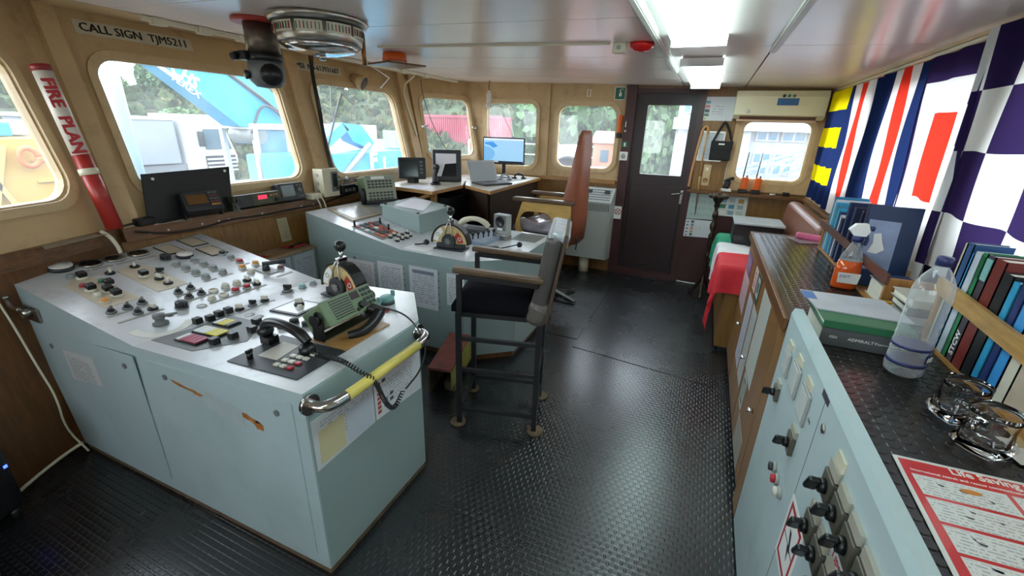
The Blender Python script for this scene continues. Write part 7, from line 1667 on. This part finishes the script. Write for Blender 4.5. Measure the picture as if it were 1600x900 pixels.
# material handler crane
t = T('material_handler', 'light blue material handler with lettered boom and white cab', 'crane', (-11, 8.6, GZ))
bl = [(3.9, 4.25), (5.2, 4.6), (8.99, 1.95), (8.72, 1.32), (7.5, 1.45)]
mb = MB(); mb.hexa([(-11.1, y, z) for y, z in bl], [(-10.45, y, z) for y, z in bl]); bo = P('boom', mb, CYAN, t)
dv = Vector((0, 3.79, -2.65)).normalized(); upv = Vector((0, .573, .82))
TEXT('lettering', 'FUCHS', .36, (-10.43, 5.92, 2.80), dv, upv, INKW, t, sx=.82, heavy=.03); TEXT('lettering', 'TEREX', .19, (-10.43, 6.16, 2.42), dv, upv, INKW, t, sx=1.15, heavy=.012)
mb = MB(); mb.hexa([(-10.45, 5.98, 2.62), (-10.45, 6.35, 2.36), (-10.45, 6.31, 2.30), (-10.45, 5.94, 2.56)], [(-10.43, 5.98, 2.62), (-10.43, 6.35, 2.36), (-10.43, 6.31, 2.30), (-10.43, 5.94, 2.56)]); P('white_bar', mb, INKW, bo)
mb = MB(); mb.cyl((-11.2, 7.9, 1.25), (-10.35, 7.9, 1.25), .22, n=16); P('boom_pin', mb, MIDGREY, t)
mb = MB(); mb.tube([(-10.5, 6.9, 2.9), (-10.4, 7.9, 2.3), (-10.4, 8.9, 1.6)], .04, 6, 1); mb.tube([(-10.35, 7.7, 1.3), (-10.3, 8.1, 2.1), (-10.3, 8.8, 1.5)], .03, 6, 2); P('hose', mb, DARK, t)
mb = MB(); mb.cyl((-10.8, 8.3, 2.3), (-10.8, 9.3, 1.75), .1, n=10); P('cylinder', mb, WHG, t)
mb = MB(); mb.bb(-13.2, -10.5, 7.2, 10.2, -1.2, -.16, .05); P('chassis', mb, CYAN, t)
for y in (7.4, 10.0):
    for x in (-13.1, -10.7): mb = MB(); mb.cyl((x-.2, y, GZ+.5), (x+.2, y, GZ+.5), .5, n=18); P('wheel', mb, TYRE, t)
cbx = (-11.6, -10.3, 7.72, 9.25, -.15, 1.5)
for (a, b, c_, d, e, f) in ((-11.6, -10.3, 7.72, 9.25, 1.38, 1.52), (-11.6, -10.3, 7.72, 9.25, -.15, .02), (-10.42, -10.3, 7.72, 7.84, .02, 1.38), (-10.42, -10.3, 9.12, 9.25, .02, 1.38), (-11.6, -11.48, 7.72, 7.84, .02, 1.38), (-11.6, -11.48, 9.12, 9.25, .02, 1.38), (-10.41, -10.31, 8.66, 8.74, .02, 1.38)):
    mb = MB(); mb.bb(a, b, c_, d, e, f, .015); P('cab_frame', mb, WH, t)
mb = MB(); mb.bb(-10.38, -10.36, 7.84, 8.66, .02, 1.38); P('cab_window', mb, M('cab_glass', '#4f7484', .08, var=.2, vs=2), t); mb = MB(); mb.bb(-10.38, -10.36, 8.74, 9.12, .02, 1.38); P('cab_window', mb, MATS['cab_glass'], t)
mb = MB(); mb.bb(-11.3, -10.9, 8.1, 8.6, .02, .75, .06); P('driver_seat', mb, M('seat_teal', '#5aa0a0', .7), t)
# mast close to the ship
mb = MB(); mb.cyl((-5, 2.44, -1.999), (-5, 2.44, 4.5), .075, n=20); O('mast_pole', mb, M('mast_blue', '#86a4b6', .4, var=.05), 'pale blue mast standing just outside the first window', 'mast')
# blue barge with lettering
t = T('blue_barge', 'bright blue hull lettered F1 outside the second window', 'barge', (-9.5, 10.5, GZ))
mb = MB(); mb.bb(-10.2, -9.0, 7.7, 13.4, GZ, .84, .03); P('hull', mb, M('hull_cyan', '#2787aa', .45, var=.04), t)
TEXT('lettering', 'F', .62, (-8.985, 10.25, .57), (0, 1, 0), (0, 0, 1), INKW, t, bold=.03, sx=1.1); TEXT('lettering', '1', .45, (-8.985, 10.78, .47), (0, 1, 0), (0, 0, 1), INKW, t, bold=.03)
t = T('excavator_arm', 'folded light blue excavator arm resting on the blue hull', 'excavator', (-9.6, 9.9, .85))
mb = MB(); mb.hexa([(-9.9, 8.7, .85), (-9.9, 9.1, .85), (-9.9, 10.1, 1.42), (-9.9, 9.85, 1.6)], [(-9.5, 8.7, .85), (-9.5, 9.1, .85), (-9.5, 10.1, 1.42), (-9.5, 9.85, 1.6)]); P('boom', mb, CYAN, t)
mb = MB(); mb.hexa([(-9.9, 9.85, 1.6), (-9.9, 10.6, 1.55), (-9.9, 11.1, 1.05), (-9.9, 10.9, .86), (-9.9, 10.2, 1.1)], [(-9.5, 9.85, 1.6), (-9.5, 10.6, 1.55), (-9.5, 11.1, 1.05), (-9.5, 10.9, .86), (-9.5, 10.2, 1.1)]); P('dipper', mb, CYAN, t)
mb = MB(); mb.cyl((-8.9, 9.15, .3), (-8.9, 10.2, 1.05), .07, n=12); P('ram', mb, WHG, t)
mb = MB(); mb.bb(-9.9, -9.4, 12.0, 13.0, .85, 1.4, .03); mb2 = mb; O('deck_crate', mb, M('dim_crate', '#7f97a6', .6), 'grey blue crate at the end of the blue hull', 'crate')
t = T('box_truck', 'white box truck behind the excavator arm', 'truck', (-18, 18.5, GZ))
mb = MB(); mb.bb(-19.5, -17.2, 15.5, 20.4, -1.1, 1.5, .04); P('box', mb, WH, t); TEXT('lettering', 'Big', .8, (-17.18, 18.2, .95), (0, 1, 0), (0, 0, 1), DARK, t)
mb = MB(); mb.bb(-19.4, -17.3, 20.5, 22.3, -1.3, .7, .1); P('cab', mb, WH, t)
for y in (16.3, 19.5, 21.6): mb = MB(); mb.cyl((-17.5, y, GZ+.45), (-17.1, y, GZ+.45), .45, n=18); P('wheel', mb, TYRE, t)
# wiper on window two
t = T('window_wiper', 'dark wiper arm on the outside of the second window', 'wiper', fmain(3.06, 1.41, .06))
mb = MB(); mb.tube([fmain(3.40, 1.87, .05), fmain(3.23, 1.64, .055), fmain(3.06, 1.41, .05)], [.012, .010, .006], 8); P('blade', mb, DARK, t)
mb = MB(); mb.tube([fmain(3.33, 1.98, .07), fmain(3.24, 1.75, .065), fmain(3.23, 1.64, .06)], .006, 6); P('arm', mb, MIDGREY, t)
# containers
CRED = M('container_red', '#8e3444', .55, var=.08, vs=2)
t = T('shipping_container', 'red shipping container beyond the corner window', 'container', (-14.5, 26.5, GZ))
mb = MB(); mb.bb(-18.5, -12.05, 25.9, 28.4, -.35, 2.2); P('body', mb, CRED, t)
for k in range(40): mb = MB(); mb.bb(-18.45+.16*k, -18.37+.16*k, 25.86, 25.9, -.25, 2.1); P('corrugation', mb, CRED, t)
mb = MB(); mb.bb(-18.5, -12.05, 25.8, 25.9, 2.1, 2.25); P('top_rail', mb, CRED, t)
t = T('shipping_container', 'white shipping container under the red one', 'container', (-14.5, 26.4, GZ))
mb = MB(); mb.bb(-18.8, -12.3, 25.8, 28.3, GZ, -.36); P('body', mb, WH, t)
for k in range(4): mb = MB(); mb.bb(-18.2+1.5*k, -18.1+1.5*k, 25.72, 25.8, GZ+.1, -.45); P('post', mb, WHG, t)
t = T('yard_fence', 'pale yard fence before the fir tree', 'fence', (-7, 17, GZ))
for k in range(8): mb = MB(); mb.bb(-9.5+.8*k, -9.44+.8*k, 17, 17.06, GZ, 1.1); P('post', mb, M('fence_pale', '#cfd2c4', .6), t)
for z in (0, .6, 1.0): mb = MB(); mb.bb(-9.5, -3.8, 17.02, 17.05, z, z+.04); P('rail', mb, MATS['fence_pale'], t)
# things outside the chair window
t = T('cement_mixer', 'white drum trailer outside the tall chair window', 'trailer', (-3.6, 12, GZ))
mb = MB(); mb.lathe([(.25, -.7), (.42, -.5), (.46, .1), (.3, .6), (.2, .75)], (-3.75, 12.2, .75), 20, (1, 0, .35)); P('drum', mb, WH, t)
mb = MB(); mb.bb(-4.3, -3.0, 11.8, 12.6, -.3, .2); P('frame', mb, M('rust_red', '#a05040', .6), t)
mb = MB(); mb.lathe([(.45, -.08), (.5, 0), (.45, .08)], (-3.45, 11.7, .45), 20, (0, 1, 0)); P('wheel', mb, TYRE, t)
mb = MB(); mb.cyl((-4.1, 12.2, GZ), (-4.1, 12.2, -.3), .1, n=8); mb.cyl((-3.2, 12.2, GZ), (-3.2, 12.2, -.3), .1, n=8); P('leg', mb, TYRE, t)
t = T('small_house', 'small house with orange wall behind the chair window', 'house', (-2.6, 14.2, GZ))
mb = MB(); mb.bb(-3.35, -2.3, 14, 15, GZ, 1.25); P('wall', mb, M('house_orange', '#a06f58', .7, var=.06), t)
mb = MB(); mb.hexa([(-3.45, 13.9, 1.25), (-2.2, 13.9, 1.25), (-2.2, 15.1, 1.25), (-3.45, 15.1, 1.25)], [(-3.4, 14.4, 1.6), (-2.25, 14.4, 1.6), (-2.25, 14.6, 1.6), (-3.4, 14.6, 1.6)]); P('roof', mb, M('house_roof', '#b8806c', .7), t)
mb = MB(); mb.bb(-3.1, -2.85, 13.97, 14, .7, 1.05); P('window', mb, AUTOG, t)
t = T('parked_car', 'dark pickup outside below the tall chair window', 'car', (-2.5, 11.2, GZ))
mb = MB(); mb.bb(-2.85, -2.0, 10.8, 11.8, .2, .75, .05); P('bed', mb, M('car_dark', '#4a545e', .35), t); mb = MB(); mb.bb(-3.6, -1.9, 10.8, 11.9, -1.4, .2, .08); P('body', mb, M('car_red', '#b45848', .4), t)
t.location.y -= .45
for x in (-3.3, -2.2): mb = MB(); mb.cyl((x, 10.75, GZ+.35), (x, 11.0, GZ+.35), .35, n=16); P('wheel', mb, TYRE, t)
# white harbour building
t = T('harbour_building', 'white harbour building with blue windows beyond the door', 'building', (3, 17, GZ))
BW = M('building_white', '#94999f', .7, var=.03)
mb = MB(); mb.bb(-.98, 8, 14, 20, GZ, 8); P('wall', mb, BW, t)
mb = MB(); mb.bb(-1.05, 8, 13.6, 14, 1.72, 2.02); P('balcony', mb, WH, t)
mb = MB(); mb.bb(.55, .95, 13.75, 14, GZ, 8); P('pilaster', mb, BW, t)
GLB = M('building_glass', '#3f6684', .15, var=.15, vs=2)
for x0, x1, z0, z1 in ((-.85, -.45, 2.15, 3.0), (1.10, 1.62, 1.48, 2.1), (1.70, 2.25, 1.48, 2.1), (1.12, 1.55, .62, 1.18), (1.62, 2.08, .62, 1.18), (-.6, -.2, .3, 1.5)):
    mb = MB(); mb.bb(x0, x1, 13.93, 14, z0, z1); w_ = P('window', mb, WH, t); n2 = 2
    for k in range(n2):
        for j in range(2):
            mb = MB(); dx, dz_ = (x1-x0)/n2, (z1-z0)/2; mb.bb(x0+dx*k+.03, x0+dx*(k+1)-.03, 13.9, 13.93, z0+dz_*j+.03, z0+dz_*(j+1)-.03); P('pane', mb, GLB, w_)
GANG = M('gangway_grey', '#7d8890', .5, var=.05)
t = T('gangway', 'white lattice gangway rising outside the side window', 'gangway', (1, 8, .2))
a0, a1 = Vector((.2, 8, .93)), Vector((2.2, 8, 1.69)); dz_ = Vector((0, 0, -.30)); off = Vector((0, .8, 0))
for o_ in (Vector((0, 0, 0)), off):
    for d_ in (Vector((0, 0, 0)), dz_):
        mb = MB(); sq(mb, a0+o_+d_, a1+o_+d_, .04); P('chord', mb, GANG, t)
    for k in range(8):
        p, q = a0.lerp(a1, k/8)+o_, a0.lerp(a1, (k+1)/8)+o_
        mb = MB(); sq(mb, p+(dz_ if k % 2 else Vector((0, 0, 0))), q+(Vector((0, 0, 0)) if k % 2 else dz_), .022); P('lattice_bar', mb, GANG, t); mb = MB(); sq(mb, p, p+dz_, .022); P('lattice_post', mb, GANG, t)
mb = MB(); mb.bb(.2, .3, 7.9, 8.9, GZ, .6); mb.bb(2.1, 2.2, 7.9, 8.9, GZ, 1.35); P('support', mb, WHG, t)
# yellow machine by the near window
t = T('yellow_barge', 'yellow work barge with lifebuoy outside the near window', 'barge', (-8, 2.5, GZ))
YM = M('machine_yellow', '#ad8b3e', .5, var=.08, vs=2)
mb = MB(); mb.bb(-9.5, -7.6, .6, 3.6, -.2, 1.33, .02); P('deckhouse', mb, YM, t)
mb = MB(); mb.bb(-10, -7.4, .3, 4.0, GZ, -.2, .05); P('hull', mb, M('hull_dark', '#5c5f66', .6, var=.15, vs=3), t)
for s_ in (0, 1):
    mb = MB(); sq(mb, (-7.57, 2.15+.3*s_, .35), (-7.57, 2.45-.3*s_, 1.25), .05); P('brace', mb, M('brace_pale', '#b89c58', .5), t)
for z in (.55, .8, 1.05): mb = MB(); mb.bb(-7.6, -7.57, 2.65, 3.6, z, z+.02); P('panel_seam', mb, M('seam_dark', '#a88a44', .6), t)
bm = MB(); R_ = .095
for i in range(24):
    pass
pts = [(-7.5, 2.615+.085*cos(a), 1.11+.105*sin(a)) for a in [2*pi*k/24 for k in range(25)]]
mb = MB(); mb.tube(pts, .032, 8); P('lifebuoy', mb, M('buoy_orange', '#c2622e', .5), t)
mb = MB(); mb.bb(-8.2, -7.7, 1.9, 2.62, 1.34, 1.5, .02); P('blue_hatch', mb, CYAN, t)
mb = MB(); mb.bb(-8.4, -7.9, 2.66, 2.9, 1.34, 1.52, .04); P('white_locker', mb, WH, t)
RUBB = M('rubble_grey', '#66686e', .8, var=.3, vs=6)
rr = random.Random(9)
for k in range(18):
    y = 1.0+.30*(k % 9)+rr.uniform(-.03, .03); x = -6.85+.42*(k//9)+rr.uniform(-.03, .03); s_ = rr.uniform(.105, .13); z = .45+s_*.7
    mb = MB(); mb.sphere((x, y, z), s_, 8, (1.15, 1.05, .7)); O('boulder', mb, RUBB, 'grey boulder on the bank below the yellow barge', 'boulder', 'boulders below the yellow barge')
mb = MB(); mb.hexa([(-7.3, -.5, GZ), (-5.4, -.5, GZ), (-5.4, 4.2, GZ), (-7.3, 4.2, GZ)], [(-7.1, -.3, .45), (-6.0, -.3, .45), (-6.0, 4.0, .45), (-7.1, 4.0, .45)]); O('bank', mb, RUBB, 'grey stone bank below the yellow barge', 'bank', kind='structure')
